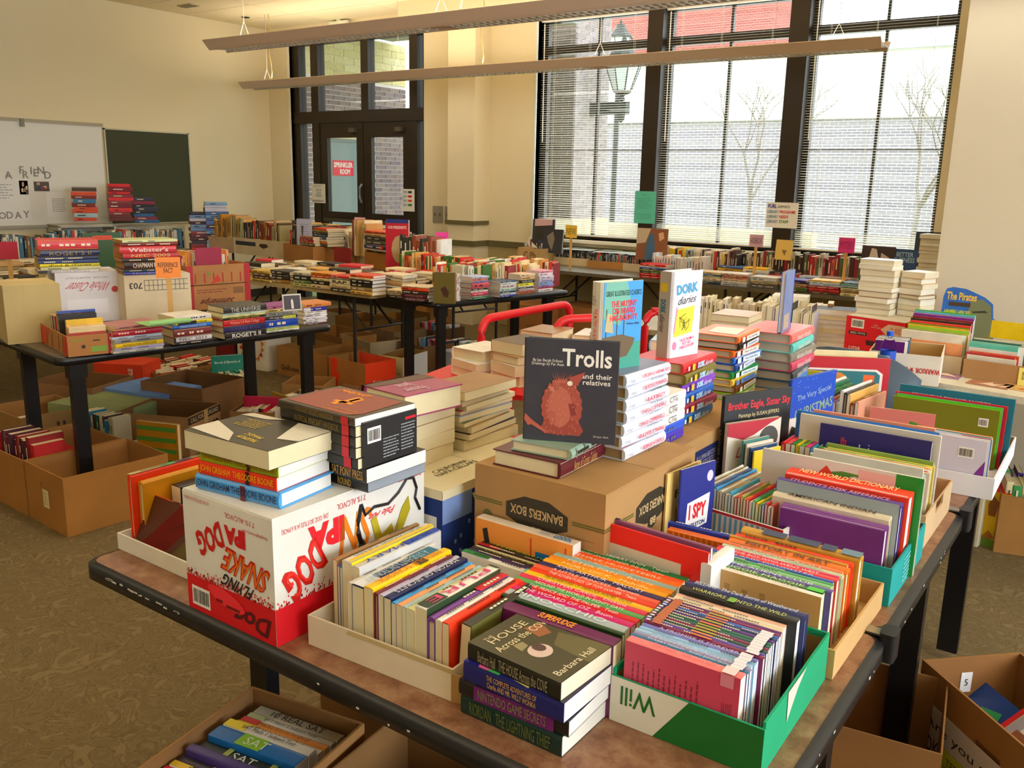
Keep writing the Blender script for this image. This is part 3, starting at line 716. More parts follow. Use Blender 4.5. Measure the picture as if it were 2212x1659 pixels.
e, D = wsheet(4.95, 5.22, 1.1, 1.36, 'eceae6', 'typed white sheet at the right end of the whiteboard'); blurlines(e, 'front', D, .06, .05, .22, .2, 8, '9a9a98')
for a, b_, c, dd_, lab in ((38, 60, 390, 420, 'small upright photograph under the word FRIEND'), (70, 105, 392, 413, 'small wide photograph beside the upright photograph')):
    y0, z1 = lw(a, c); y1, z0 = lw(b_, dd_); e, D = wsheet(y0, y1, z0, z1, '5a4a44', lab, 'photograph')
    for k in range(7):
        u = random.uniform(0, .75)*D[0]; v = random.uniform(0, .7)*D[2]; put_rect(e, 'front', D, u, v, u+D[0]*.2, v+D[2]*.28, random.choice(('c9a08a', '8a3a34', '3c4a58', 'd8c8b8', '6c5a4a')), .001+k*.0003)
def wletter(s, x, y, hpx, word, i):
    yy, zz = lw(x, y); yb, zb = lw(x, y+hpx); h = zz-zb
    e = thing('cutout_letter', 'grey cut-out letter %s, %s of the word %s on the whiteboard' % (s, ordn(i), word), 'letter', T(XL+.024, yy, zz-h/2) @ Rz(PI/2), 'cut-out letters on the whiteboard')
    me, asp = text_mesh(s, .01); o = link('letter_shape', me, e, Matrix(((h*asp,0,0,0),(0,0,1,-.002),(0,h,0,0),(0,0,0,1))), '8f8a84')
wletter('A', 15, 370, 16, 'A', 1)
for i, (c, x, y) in enumerate((('F',43,359),('R',52,369),('I',64,360),('E',74,365),('N',85,360),('D',100,370))): wletter(c, x, y, 16, 'FRIEND', i+1)
for i, (c, x, y) in enumerate((('T',-14,458),('O',2,458),('D',18,457),('A',36,457),('Y',54,455))): wletter(c, x, y, 15, 'TODAY', i+1)

# ================================================================ tables
def lam_mat(name, c1, c2, c3, rough=.42):
    m = bpy.data.materials.new(name); m.use_nodes = True; nt = m.node_tree; N = nt.nodes; L = nt.links; b = N['Principled BSDF']; b.inputs['Roughness'].default_value = rough
    tc = N.new('ShaderNodeTexCoord'); n1 = N.new('ShaderNodeTexNoise'); n1.inputs['Scale'].default_value = 26; n1.inputs['Detail'].default_value = 9; n1.inputs['Roughness'].default_value = .7
    L.new(tc.outputs['Object'], n1.inputs['Vector']); cr = N.new('ShaderNodeValToRGB'); e = cr.color_ramp.elements
    e[0].position = .36; e[0].color = rgb(c1); e[1].position = .66; e[1].color = rgb(c3); q = e.new(.5); q.color = rgb(c2)
    L.new(n1.outputs['Fac'], cr.inputs[0]); L.new(cr.outputs[0], b.inputs['Base Color']); return m
LAM = lam_mat('brown_laminate', '74503a', '8c6850', 'a08468'); LAMG = lam_mat('grey_laminate', '9a9078', 'b0a68c', 'bdb49c'); LAMD = lam_mat('dark_laminate', '5c5446', '6a6252', '746c5c')
def rrect(x0, x1, y0, y1, r, n=5):
    out = []
    for cx, cy, a0 in ((x1-r, y1-r, 0), (x0+r, y1-r, 90), (x0+r, y0+r, 180), (x1-r, y0+r, 270)):
        for k in range(n+1):
            a = math.radians(a0+90*k/n); out.append((cx+r*math.cos(a), cy+r*math.sin(a)))
    return out
def table(label, M, X, Y, style='black', h=.76, legs=None, group=None, lam=None, edgecol='1a1a1c'):
    e = thing('folding_table', label, 'table', M, group); th = .03
    if style == 'black':
        MB().prism(rrect(.016, X-.016, .016, Y-.016, .03), h-.028, h).build('table_top', lam or LAM, e)
        b = MB(); o = rrect(0, X, 0, Y, .045); i_ = rrect(.0165, X-.0165, .0165, Y-.0165, .03); n = len(o)
        prof = [(i_, h+.0008), (o, h-.006), (o, h-.034), (i_, h-.042)]
        vs = [(x, y, z) for ring, z in prof for x, y in ring]; fs = []
        for k in range(3):
            for j in range(n): fs.append((k*n+j, (k+1)*n+j, (k+1)*n+(j+1) % n, k*n+(j+1) % n))
        b.add(vs, fs); b.build('edge_band', M_METAL, e, None, edgecol, True)
        rs = []   # worn chips in the edge
        pts = legs or ((.2,.14),(X-.2,.14),(.2,Y-.14),(X-.2,Y-.14))
        for lx, ly in pts:
            MB().box(lx-.032, lx+.032, ly-.02, ly+.02, .03, h-.06).build('leg', M_METAL, e, None, '151416')
            b = MB(); b.box(lx-.04, lx+.04, ly-.03, ly+.03, h-.12, h-.04); b.build('leg_bracket', M_METAL, e, None, '1c1c1e')
        for lx in sorted(set(p[0] for p in pts)):
            ys = [p[1] for p in pts if p[0] == lx]
            if len(ys) == 1 and lx < .2: ys = [ys[0]-.2, ys[0]+.2]
            if len(ys) > 1: MB().box(lx-.03, lx+.03, min(ys)-.08, max(ys)+.08, 0, .035).build('foot_bar', M_METAL, e, None, '1a1a1c')
        MB().box(.12, X-.12, .1, .13, h-.06, h-.028).box(.12, X-.12, Y-.13, Y-.1, h-.06, h-.028).build('apron_rail', M_METAL, e, None, '1a1a1c')
    else:
        MB().prism(rrect(0, X, 0, Y, .04), h-.03, h).build('table_top', lam or LAMG, e)
        for sx in (.28, X-.28):
            sg = 1 if sx < X/2 else -1
            for yy in (.1, Y-.1):
                MB().tube([(sx, yy, h-.04), (sx-.0*sg, yy, 0)], .013, 8).build('leg', M_METAL, e, None, '2c2822')
            MB().tube([(sx, .1, .1), (sx, Y-.1, .1)], .01, 6).build('cross_bar', M_METAL, e, None, '2c2822')
            MB().tube([(sx, Y*.3, .45), (sx+.3*sg, Y*.3, h-.04)], .009, 6).tube([(sx, Y*.7, .45), (sx+.3*sg, Y*.7, h-.04)], .009, 6).tube([(sx, .1, .45), (sx, Y*.3, .45), (sx, Y*.7, .45), (sx, Y-.1, .45)], .009, 6).build('brace', M_METAL, e, None, '2c2822')
    return e
TG = 'black-edged adjustable tables'
t1 = table('brown-topped table with worn black edge in front, under the beer case', T(-1.81, .925, 0), 1.51, .752, legs=((.10,.40),(1.42,.64)), group=TG)
t2 = table('brown-topped table joined behind the front table, under the teal tray', T(-1.3, 1.679, 0), 1.0, .82, legs=((.1,.7),(.92,.7)), group=TG)
t3 = table('brown-topped table at the far end of the row, under the big picture books', T(-1.3, 2.501, 0), 1.0, .8, legs=((.1,.68),(.92,.68)), group=TG)
# worn white chips and table clips
def chips(e, M_list, name='worn_chips'):
    b = MB()
    for M, a, c in M_list: b.obox(M, a, c, .0006)
    b.build(name, M_PRINT, e, None, 'd8d4cc')['kind'] = 'stuff'
cl = []
for k in range(16): cl.append((T(.06+random.uniform(0, .3), -.0006, .76-.012-random.uniform(0, .006)) @ Rx(PI/2), random.uniform(.004, .02), random.uniform(.002, .004)))
for k in range(9): cl.append((T(random.uniform(.6, 1.4), -.0006, .76-.012-random.uniform(0, .02)) @ Rx(PI/2), random.uniform(.003, .006), .003))
for k in range(9): cl.append((T(1.5106, random.uniform(.1, .7), .76-.01-random.uniform(0, .02)) @ Rz(PI/2) @ Rx(PI/2), random.uniform(.003, .01), .003))
chips(t1, cl)
chips(t2, [(T(1.0006, random.uniform(.05, .75), .76-.01-random.uniform(0, .02)) @ Rz(PI/2) @ Rx(PI/2), random.uniform(.003, .01), .003) for k in range(8)])
for k, yy in enumerate((1.678, 2.5)):
    c = thing('table_clip', 'chrome and black clip joining the %s tables' % ('front and middle' if k == 0 else 'middle and far'), 'clip', T(-.42, yy, .76), 'table clips')
    MB().box(0, .125, -.014, .014, 0, .004).build('clip_plate', nodemat('chrome', .25, 1, base='b8b6b0'), c)
    MB().prism(rrect(.105, .135, -.024, .024, .008), -.045, .012).build('clip_hook', M_METAL, c, None, '222224')
tl = table('black-edged reference table standing apart, topped with dictionaries', FR((-3.95, 2.0, 0), 83), 1.52, .90, legs=((.12,.1),(1.4,.1),(.12,.72),(1.4,.72)), group=TG, lam=LAMD)
tm_ = table('light wood folding table crowded with thick novels', FR((-6.5, 4.58, 0), 1), 1.96, .74, 'wire', lam=lam_mat('wood_laminate', 'a89468', 'b8a478', 'c4b084'))
td = table('black-edged table with standing paperbacks beside the light wood table', FR((-3.93, 4.60, 0), 78), 1.32, .62, legs=((.14,.12),(1.2,.12),(.14,.5),(1.2,.5)), group=TG, lam=LAMD)
tw1 = table('light grey folding table with trays of discs under the first blind', T(-5.05, 7.15, 0), 1.83, .76, 'wire', lam=LAMD, group='window folding tables')
tw2 = table('grey folding table covered in novels under the second and third blinds', T(-3.2, 7.12, 0), 2.2, .76, 'wire', lam=LAMD, group='window folding tables')
tr = table('cream folding table with the board books against the alcove wall', FR((-1.62, 4.40, 0), -12), 2.6, .76, 'wire', lam=lam_mat('cream_laminate', 'd6cfbc', 'e0dac8', 'e8e2d2'))
tf1 = table('folding table under the tall spines in front of the doors', FR((-8.9, 6.42, 0), -3), 2.4, .7, 'wire', group='far folding tables')
tf2 = table('folding table under the boxed history books by the switch plates', FR((-6.45, 6.2, 0), -12), 1.85, .7, 'wire', group='far folding tables')
tf3 = table('folding table of piles below the whiteboard', FR((-8.45, 3.2, 0), 84), 2.9, .75, 'wire', group='far folding tables')
tf4 = table('folding table of mixed piles behind the reference table', FR((-6.15, 2.1, 0), 80), 2.0, .75, 'wire', group='far folding tables')
TZ = .7606

# ================================================================ near table: left end
# tray at the left end with leaning black and red books
e, D = open_box('book_tray', 'low white cardboard tray at the left end of the front table', FR((-1.80, 1.01, TZ)), (.33, .36, .038), 'ece8de', 'cardboard trays on the front tables')
Mt = FR((-1.794, 1.02, TZ+.005)); TR0 = 'books in the left-end tray'
book(Mt @ T(.004, .02, 0) , .30, .165, .016, 'S', 'orangered', True, 'tall orange-red hardback, outermost in the left-end tray', TR0) if False else None
def ybook(x, y1, z, h, w, t, col, label, group, **k):
    """spine up, spine running away from the viewer and reading towards the viewer"""
    return book(T(x, y1, z) @ Rz(-PI/2), h, w, t, 'S', col, label=label, group=group, **k)
ybook(-1.792, 1.33, TZ+.005, .29, .165, .014, 'orangered', 'orange-red hardback with worn cream spine, leftmost in the left-end tray', TR0, hard=True, band=[(0,.45,'8a7a52'),(.45,.6,'5a3a5c'),(.6,.72,'5ca070'),(.72,1,'b8a878')])
ybook(-1.776, 1.325, TZ+.005, .27, .15, .018, 'gold', 'yellow-orange hardback beside the leftmost spine in the left-end tray', TR0, hard=True, marks=False)
ybook(-1.75, 1.30, TZ+.005, .18, .13, .036, 'black', 'black paperback with pink spine title in the left-end tray', TR0, band=[(0,.55,'rose')])
ybook(-1.705, 1.31, TZ+.005, .19, .118, .035, 'darkgrey', 'grey-black boxy paperback next to the beer case', TR0, marks=False)
ybook(-1.66, 1.33, TZ+.005, .17, .135, .03, 'mint', 'pale mint book tucked behind the black ones in the left-end tray', TR0)
book(FR((-1.785, 1.035, TZ+.006)) @ Rx(math.radians(-24)), .235, .12, .012, 'S', 'orangered', False, 'orange-red paperback leaning at the front of the left-end tray', TR0, band=[(.38,.5,'black')], marks=False,
     cover=lambda e, D: (put_rect(e, 'bottom', D, 0, 0, D[0], D[1], '5c3424'), put_poly(e, 'bottom', D, [(.02,.0),(.11,.0),(.21,.12),(.13,.12)], 'a02820'), put_poly(e, 'bottom', D, [(.13,.0),(.2,.0),(.235,.05),(.235,.12)], '8a7a50')))
# beer case upside down
bx = T(-1.437, .942, TZ)
e, D = shut_box('drinks_carton', 'white and red upside-down bottle carton supporting the thriller paperbacks', bx, (.26, .40, .245), 'e9e6de')
def speckle(face, U):
    put_rect(e, face, D, 0, 0, U, .072, 'c8202c', .0006, 'red_base')
    rs = []
    for k in range(240):
        u = random.uniform(0, U-.003); v = .072+abs(random.gauss(0, .008)); s = random.uniform(.0008, .003); rs.append((u, v-.002, u+s, v+s))
    put_multi(e, face, D, rs, 'c8202c', .0009, 'red_speckle')
speckle('front', .26); speckle('right', .40)
for face, cx in (('front', .135), ('right', .10)):
    s = 1 if face == 'front' else 1.12
    if face == 'front':
        put_text(e, 'DOG', face, D, cx-.055, .162, .085, .05, 180+28, 'c02820', .0012, .04, .2); put_text(e, 'SNAKE', face, D, cx+.045, .128, .125, .052, 180-8, 'c02820', .0012, .04, .25)
        put_text(e, 'SNAKE', face, D, cx+.046, .127, .118, .044, 180-8, 'e08030', .0014, 0, .25)
        put_text(e, 'IPA', face, D, cx+.02, .185, .06, .036, 180, 'c8202c', .0014, .06); put_text(e, '7.1% ALC/VOL', face, D, cx+.035, .222, .085, .010, 180, 'c8505a'); put_text(e, '(4) 12OZ. BOTTLES (4 X 6 PACK)', face, D, .045, .232, .075, .009, 180, 'c8505a'); put_text(e, 'flyingdogbrewery.com', face, D, .212, .205, .07, .008, 180, 'c8505a')
        put_text(e, 'FLYING', face, D, cx+.02, .088, .085, .026, 180-6, '2a2024', .0014, .02, .3); put_text(e, 'Dog', face, D, cx+.06, .035, .10, .05, 180, '5a1420', .0014, .03, .3)
        b = MB(); 
        o_ = [(.12+.05*math.cos(a)*1.1, .052+.017*math.sin(a)-.2*(.05*math.cos(a))) for a in [2*PI*k/14 for k in range(14)]]
        put_poly(e, face, D, o_, 'e4404c', .0018, 'hand_hole'); put_multi(e, face, D, [(.09, .04, .11, .046), (.12, .035, .16, .041)], '7a1420', .002)
        barcode(e, face, D, .015, .012, .055, .04, .0014)
    else:
        put_text(e, 'DOG', face, D, .07, .125, .10, .07, 180+34, 'c02820', .0012, .04, .2); put_text(e, 'DOG', face, D, .071, .126, .085, .055, 180+34, 'e04038', .0015, 0, .2)
        put_text(e, 'IPA', face, D, .125, .178, .09, .052, 180, 'c8202c', .0012, .06); put_text(e, 'SN', face, D, .20, .16, .08, .08, 180, 'd8842c', .0012, .02, .3)
        put_text(e, '(24) 12OZ. BOTTLES (4 X 6 PACK)', face, D, .075, .215, .11, .012, 180, 'c8505a'); put_text(e, '7.1% ALC/VOL', face, D, .19, .222, .075, .012, 180, 'c8505a'); put_text(e, 'flyingdogbrewery.com', face, D, .355, .228, .07, .009, 180, 'c8505a')
        b = MB(); P = [Vector((.26+.0012, y, z)) for y, z in ((.215,.21),(.225,.185),(.25,.195),(.29,.19),(.32,.205),(.345,.228),(.365,.225),(.375,.20),(.37,.18),(.385,.15))]
        b.tube(P, .0035, 5); b.tube([Vector((.2612,y,z)) for y, z in ((.215,.21),(.205,.18),(.205,.155),(.215,.13),(.205,.11))], .004, 5, r2=.008); b.build('ink_drawing', M_PRINT, e, None, '181418')
        put_poly(e, face, D, [(.24,.17),(.255,.175),(.27,.13),(.30,.145),(.31,.11),(.26,.10)], 'b8aa38', .0016); put_poly(e, face, D, [(.33,.17),(.35,.19),(.355,.16),(.33,.12),(.30,.10),(.31,.13)], 'b0a434', .0016); put_text(e, 'Pale Ale', face, D, .27, .175, .07, .014, 180, 'd83848', .0014, 0, .3)
put_rect(e, 'top', D, 0, .19, .26, .21, 'd8d4c8', .0006, 'top_seam')
# thriller pile on the carton
Z1 = .7606+.2455
G = 'paperbacks piled on the bottle carton'
Ms = FR((-1.405, .958, Z1), 7)
k = dict(hard=False, page='white')
z = 0
book(Ms @ T(-.006, -.004, z), .21, .15, .03, 'F', 'sky', True, 'sky-blue hardback with a blue-red title, lowest on the bottle carton', G, page='white', title='JOHN GRISHAM THEODORE BOONE', tcol='3a3050', tw=.96, band=[(.56,.62,'6a3038')], bold=.01,
     cover=lambda e, D: None); z += .0305
book(Ms @ T(0, .001, z), .195, .145, .026, 'F', 'orangered', False, 'orange-red paperback above the sky-blue hardback on the bottle carton', G, page='white', title='JOHN GRISHAM  THEODORE BOONE', tcol='f0c040', tw=.94, band=[(.62,.67,'3a2020')]); z += .0265
book(Ms @ T(.004, .002, z), .195, .145, .02, 'F', 'a8b830', False, 'lime-green paperback third from the bottom on the bottle carton', G, page='white', title='JOHN GRISHAM  THEODORE BOONE', tcol='b05018', tw=.94, band=[(.62,.66,'4a2020')]); z += .0205
def cov_photo(e, D):
    h, w, t = D; put_poly(e, 'top', D, [(.0,.0),(h*.4,0),(h*.2,w*.62),(0,w*.55)], 'e0dcd0'); put_poly(e, 'top', D, [(h*.45,w),(h,w*.9),(h,w*.5),(h*.6,w*.75)], 'd8d2c4', .0008); put_poly(e, 'top', D, [(h*.55,0),(h*.95,0),(h,w*.15),(h*.7,w*.12)], 'cfc8b8', .0008)
    blurlines(e, 'top', D, h*.55, w*.22, h*.85, w*.5, 6, 'c8b040'); put_text(e, 'MAXIMUM', 'top', D, h*.38, w*.82, .055, .014, -8, 'e8d040'); put_text(e, 'MAGIC', 'top', D, h*.40, w*.70, .05, .012, -8, 'e8d040')
book(Ms @ T(-.022, -.012, z), .228, .16, .036, 'B', '3c382c', False, 'thick grey-black paperback with a pale photo cover, topmost on the bottle carton', G, yaw=-4, cover=cov_photo, marks=False)
# strategy guides pile
G = 'black game guides on the bottle carton'
Mg = FR((-1.285, 1.145, Z1), 0); z = 0
BLK = '26241e'
book(FR((-1.262, 1.14, Z1), 0), .10+.02, .165, .022, 'F', 'black', False, 'black paperback with small white emblem, lowest of the game guides', G, page='9aa0a8', title='ROUND', tcol='d0b040', tw=.3)
book(FR((-1.27, 1.13, Z1+.0226), 0), .135, .17, .028, 'F', BLK, False, 'black paperback lettered in gold above the emblem book', G, page='white', title='APPLE   SAT PONY PRESS', tcol='d8a838', tw=.9)
z = .0226+.0286
def backprint(e, D):
    pass
labs = ['fifth', 'fourth', 'third', 'second']
for q in range(4):
    book(FR((-1.36, 1.12, Z1+z), -1), .215, .155, .0205, 'F', BLK, False, 'black game guide with a red spine tag, %s below the brown-red cover' % labs[q], G, yaw=random.uniform(-1.5, 1.5), title='UNOFFICIAL MINECRAFT HANDBOOK' if q == 3 else None, tcol='8a7a48', tw=.6, marks=False, band=[(.84,.93,'c01c30')]); z += .021
def cov_mine(e, D):
    h, w, t = D; put_poly(e, 'top', D, [(.012,.012),(h-.03,.008),(h-.012,.03),(h-.02,w-.012),(.03,w-.008),(.008,w-.03)], '8f4a3e')
    put_text(e, 'MINECRAFT', 'top', D, h*.36, w*.84, .085, .016, 0, 'e8a030', .001, .03); g = 'e8a030'
    put_multi(e, 'top', D, [(h*.48, w*.38, h*.56, w*.72), (h*.40, w*.40, h*.64, w*.47), (h*.45, w*.30, h*.52, w*.4), (h*.52,w*.5,h*.6,w*.68)], g, .001, 'cover_emblem')
    put_multi(e, 'top', D, [(h*.5,w*.1,h*.9,w*.115),(h*.5,w*.19,h*.9,w*.205),(h*.5,w*.1,h*.508,w*.2),(h*.892,w*.1,h*.9,w*.2)], 'c89030', .001)
book(FR((-1.365, 1.12, Z1+z), -2), .22, .16, .016, 'F', '4a4030', False, 'brown-red covered game guide with a gold sword shape on top of the black ones', G, page='white', title='MINECRAFT SECRETS HANDBOOK', tcol='8a7a48', tw=.5, band=[(.84,.93,'c01c30')], cover=cov_mine)
# a black boxed set standing against the guides, back cover out
bs = thing('boxed_set', 'black slipcase with white small print and barcode at the end of the game guides', 'box', FR((-1.150, 1.13, Z1+.052)))
SD = (.012, .146, .088); MB().box(0, SD[0], 0, SD[1], 0, SD[2]).build('slipcase', M_COVER, bs, None, '242628')
barcode(bs, 'right', SD, .008, .046, .036, .03); blurlines(bs, 'right', SD, .05, .008, .095, .05, 7, 'a8acb0'); blurlines(bs, 'right', SD, .10, .012, .142, .068, 9, 'a8acb0'); put_rect(bs, 'right', SD, .112, .072, .142, .077, 'c01c30')

# ---- navy box with the thick novels behind the carton
e, D = shut_box('storage_box', 'navy and cream upside-down box behind the bottle carton', FR((-1.42, 1.352, TZ)), (.285, .42, .19), '1d3a78', lid='e6dcbc')
put_rect(e, 'right', D, 0, .17, .42, .19, 'e6dcbc'); put_rect(e, 'right', D, 0, .115, .10, .17, '8aa0cc'); put_text(e, 'NAPA', 'right', D, .16, .145, .12, .03, 180, 'e8dcc0', .001, .03)
put_multi(e, 'right', D, [(random.uniform(.01,.38), random.uniform(.02,.12), 0, 0) for _ in range(1)] and [(u, v, u+.007, v+.009) for u, v in [(random.uniform(.01,.4), random.uniform(.03,.10)) for _ in range(34)]], '8ea6d8', .001, 'printed_flowers')
put_rect(e, 'front', D, .225, .05, .27, .13, 'e8e8e0'); put_rect(e, 'front', D, 0, .17, .285, .19, 'e6dcbc'); put_text(e, 'CALIFORNIA\nNAPA CELLARS', 'top', D, .2, .14, .14, .035, 90, '5a5444')
Zn = TZ+.1906; G = 'thick novels piled on the navy box'
stack(FR((-1.42, 1.40, Zn), 0), 'cream:31;tan:33;cream:31;tan:33', .17, .14, 'of the pile of pale-edged novels behind the carton', G, 'L')
book(FR((-1.395, 1.385, Zn+.131), -6), .175, .14, .052, 'L', '9c4a70', True, 'thick mauve and black hardback crowning the pale-edged novels', G, marks=False, cover=lambda e, D: (put_poly(e, 'top', D, [(.0,.0),(.175,0),(.175,.03),(0,.05)], '5a4030'), put_text(e, 'Forever\nJamie', 'top', D, .11, .08, .06, .09, 0, 'd8b8c8', .001, .01, .3), put_rect(e, 'front', D, 0, 0, .175, .052, '3a1a22', .007)))
stack(FR((-1.41, 1.60, Zn), 0), 'tan:26;navy:16;tan:16;olive:12;paleblue:14;rose:10;cream:12;tan:16;kraftdark:22', .205, .135, 'of the second pile behind the mauve hardback', G, 'L', jit=.01, yj=6)
# ---- bankers box with trolls book, two old books and the classics pile
e, D = shut_box('file_box', 'large brown file storage box upside down in the middle of the front table', FR((-1.09, 1.405, TZ)), (.315, .405, .25), 'kraft')
D2 = D
for face, U in (('front', .315), ('right', .405)):
    c = U*.5; s = .075; put_poly(e, face, D, [(c-s,.155),(c-s,.185),(c-s*.4,.205),(c+s*.4,.205),(c+s,.185),(c+s,.155),(c+s*.4,.138),(c-s*.4,.138)], '3a3428', .0008, 'emblem_plate')
    s2 = s*.94; put_text(e, 'BANKERS BOX', face, D, c, .174, s*1.7, .02, 180, 'c8b088', .0016, .02)
    put_poly(e, face, D, [(c-.018,.128),(c,.121),(c+.018,.128),(c+.018,.148),(c,.155),(c-.018,.148)], '3a3428', .0014, 'emblem_shield'); put_text(e, 'BB', face, D, c, .138, .026, .016, 180, 'c8b088', .002, .03)
    put_multi(e, face, D, [(0,.172,c-s-.01,.175),(0,.177,c-s-.01,.180),(c+s+.01,.172,U,.175),(c+s+.01,.177,U,.180)], '6c6a34', .0008, 'green_stripe')
    put_multi(e, face, D, [(.02,.147,c-s,.148),(c+s,.147,U-.02,.148)], '7a6238', .0008)
o_ = [(.035+.012*math.cos(2*PI*k/10), .145+.012*math.sin(2*PI*k/10)) for k in range(10)]; put_poly(e, 'front', D, o_, '6c6a44', .001, 'recycling_mark')
Zb = TZ+.2506; Zc = TZ+.2156; G = 'old hardbacks under the standing grey picture book'
book(FR((-1.055, 1.42, Zb), 2), .195, .165, .034, 'R', 'maroon', True, 'maroon cloth hardback at the bottom, on the brown file box', G, title='Anne of Green Gables', tcol='b89060', tw=.5)
book(FR((-1.02, 1.435, Zb+.035), 6), .19, .14, .022, 'R', '9fb4a4', True, 'grey-green cloth hardback above the maroon one on the file box', G, band=[(.1,.12,'6c7c74'),(.3,.32,'6c7c74'),(.55,.57,'6c7c74')])
def cov_troll(e, D):
    h, w, t = D; F = 'top'   # u downwards, v to the right
    put_text(e, 'Trolls', F, D, h*.17, w*.67, w*.52, h*.17, 90, 'f6f2ea', .001, .02); put_text(e, 'and their\nrelatives', F, D, h*.37, w*.78, w*.32, h*.11, 90, 'f6f2ea', .001, .01)
    put_text(e, 'By Jan Bergh Eriksen\nDrawings by Per Aase', F, D, h*.23, w*.26, w*.34, h*.07, 90, 'f0ece2', .001); put_text(e, 'Dreyer Bok', F, D, h*.93, w*.85, w*.16, h*.025, 90, 'e0d8cc', .001)
    # generic shaggy creature
    out = []
    for k in range(44):
        a = 2*PI*k/44; r = 1+.07*(k % 2); out.append((h*.66-h*.27*r*math.cos(a)*1.0, w*.42+w*.21*r*math.sin(a)))
    put_poly(e, F, D, out, 'a85c50', .0008, 'cover_creature'); put_poly(e, F, D, [(h*.66-h*.2*math.cos(2*PI*k/20), w*.40+w*.13*math.sin(2*PI*k/20)) for k in range(20)], 'bc7464', .0009, 'cover_belly'); put_poly(e, F, D, [(h*.88,w*.2),(h*.93,w*.24),(h*.935,w*.62),(h*.88,w*.66),(h*.78,w*.6),(h*.78,w*.24)], '9c5248', .00085)
    for du, dv, L, c in ((.40,.34,.10,'b06c5c'),(.46,.30,.05,'c88470'),(.70,.30,.14,'b46a5a'),(.62,.52,.12,'8a4440')):
        put_poly(e, F, D, [(h*du, w*(dv-.03)), (h*(du+L), w*(dv)), (h*(du+L*.9), w*(dv+.06)), (h*du, w*(dv+.05))], c, .001)
    put_poly(e, F, D, [(h*.36,w*.50),(h*.48,w*.47),(h*.47,w*.55),(h*.38,w*.62),(h*.30,w*.66)], 'a85c50', .0011)
    put_poly(e, F, D, [(h*(.42+.025*math.cos(a)), w*(.50+.03*math.sin(a))) for a in [k*PI/5 for k in range(10)]], 'f0ead8', .0013)
    for k in range(9): a = -1.2+k*.3; put_poly(e, F, D, [(h*.42, w*(.40+.01*k-.04)), (h*(.33-.01*(k % 3)), w*(.30+.03*k)), (h*.42, w*(.41+.01*k-.04))], 'c87c68', .0012)
    put_poly(e, F, D, [(h*.80,w*.10),(h*.74,w*.03),(h*.80,w*.02),(h*.86,w*.06),(h*.85,w*.1),(h*.93,w*.26),(h*.91,w*.28)], 'b46a5a', .001)
    rs = [(h*u, w*v, h*(u+.022), w*(v+.004)) for u, v in [(random.uniform(.42,.92), random.uniform(.24,.60)) for _ in range(90)]]
    put_multi(e, F, D, rs, 'd89884', .0014, 'fur_strokes')
tb, D = book(FR((-1.005, 1.452, Zb+.0585), 24), .212, .192, .014, 'C', '45444c', True, 'standing grey picture book with a shaggy creature, propped on two old hardbacks', None, page='white', big=True, title='TROLLS and their relatives', tcol='d8c878', tw=.8, cover=cov_troll)
def cov_gic(col):
    def f(e, D): put_rect(e, 'top', D, 0, .01, D[0], D[1], col)
    return f
G = 'white-spined classics piled on the file box'; z = 0
for i, (ti, au, c) in enumerate((('ROBINSON CRUSOE','Daniel Defoe','a84e50'),("GULLIVER'S TRAVELS",'Jonathan Swift','7a9ab8'),('DAVID COPPERFIELD','Charles Dickens','5c88a0'),('THE CALL OF THE WILD','Jack London','d87858'),('BLACK BEAUTY','Anna Sewell','58a080'),('THE PICTURE OF DORIAN GRAY','Oscar Wilde','e88850'),('DR. JEKYLL AND MR. HYDE','Robert Louis Stevenson','8890b0'))):
    t = .0262
    bk, D = book(FR((-.972+random.uniform(-.003,.003), 1.61+random.uniform(-.003,.003), Zb+z), 0), .19, .125, t, 'R', 'e4e8f2', True, 'white-spined classic with a %s cover, %s' % (['dark red','grey-blue','slate blue','coral','sea green','orange','blue-grey'][i], ['lowest of the pile on the file box','second from the bottom of the classics','third from the bottom of the classics','fourth from the bottom of the classics','third from the top of the classics','second from the top of the classics','topmost of the classics, under the standing one'][i]), G, page='b09870', marks=False, yaw=random.uniform(-3,3), cover=cov_gic(c))
    put_text(bk, ti, 'front', D, D[0]*.62, t*.62, D[0]*min(.62, .035*len(ti)), t*.36, 0, 'c43050', .0062, .02); put_text(bk, au, 'front', D, D[0]*.62, t*.22, D[0]*.28, t*.24, 0, '443848', .0062); put_text(bk, 'GREAT', 'front', D, D[0]*.1, t*.5, .012, .006, 0, '9090a0', .0062)
    z += t+.0006
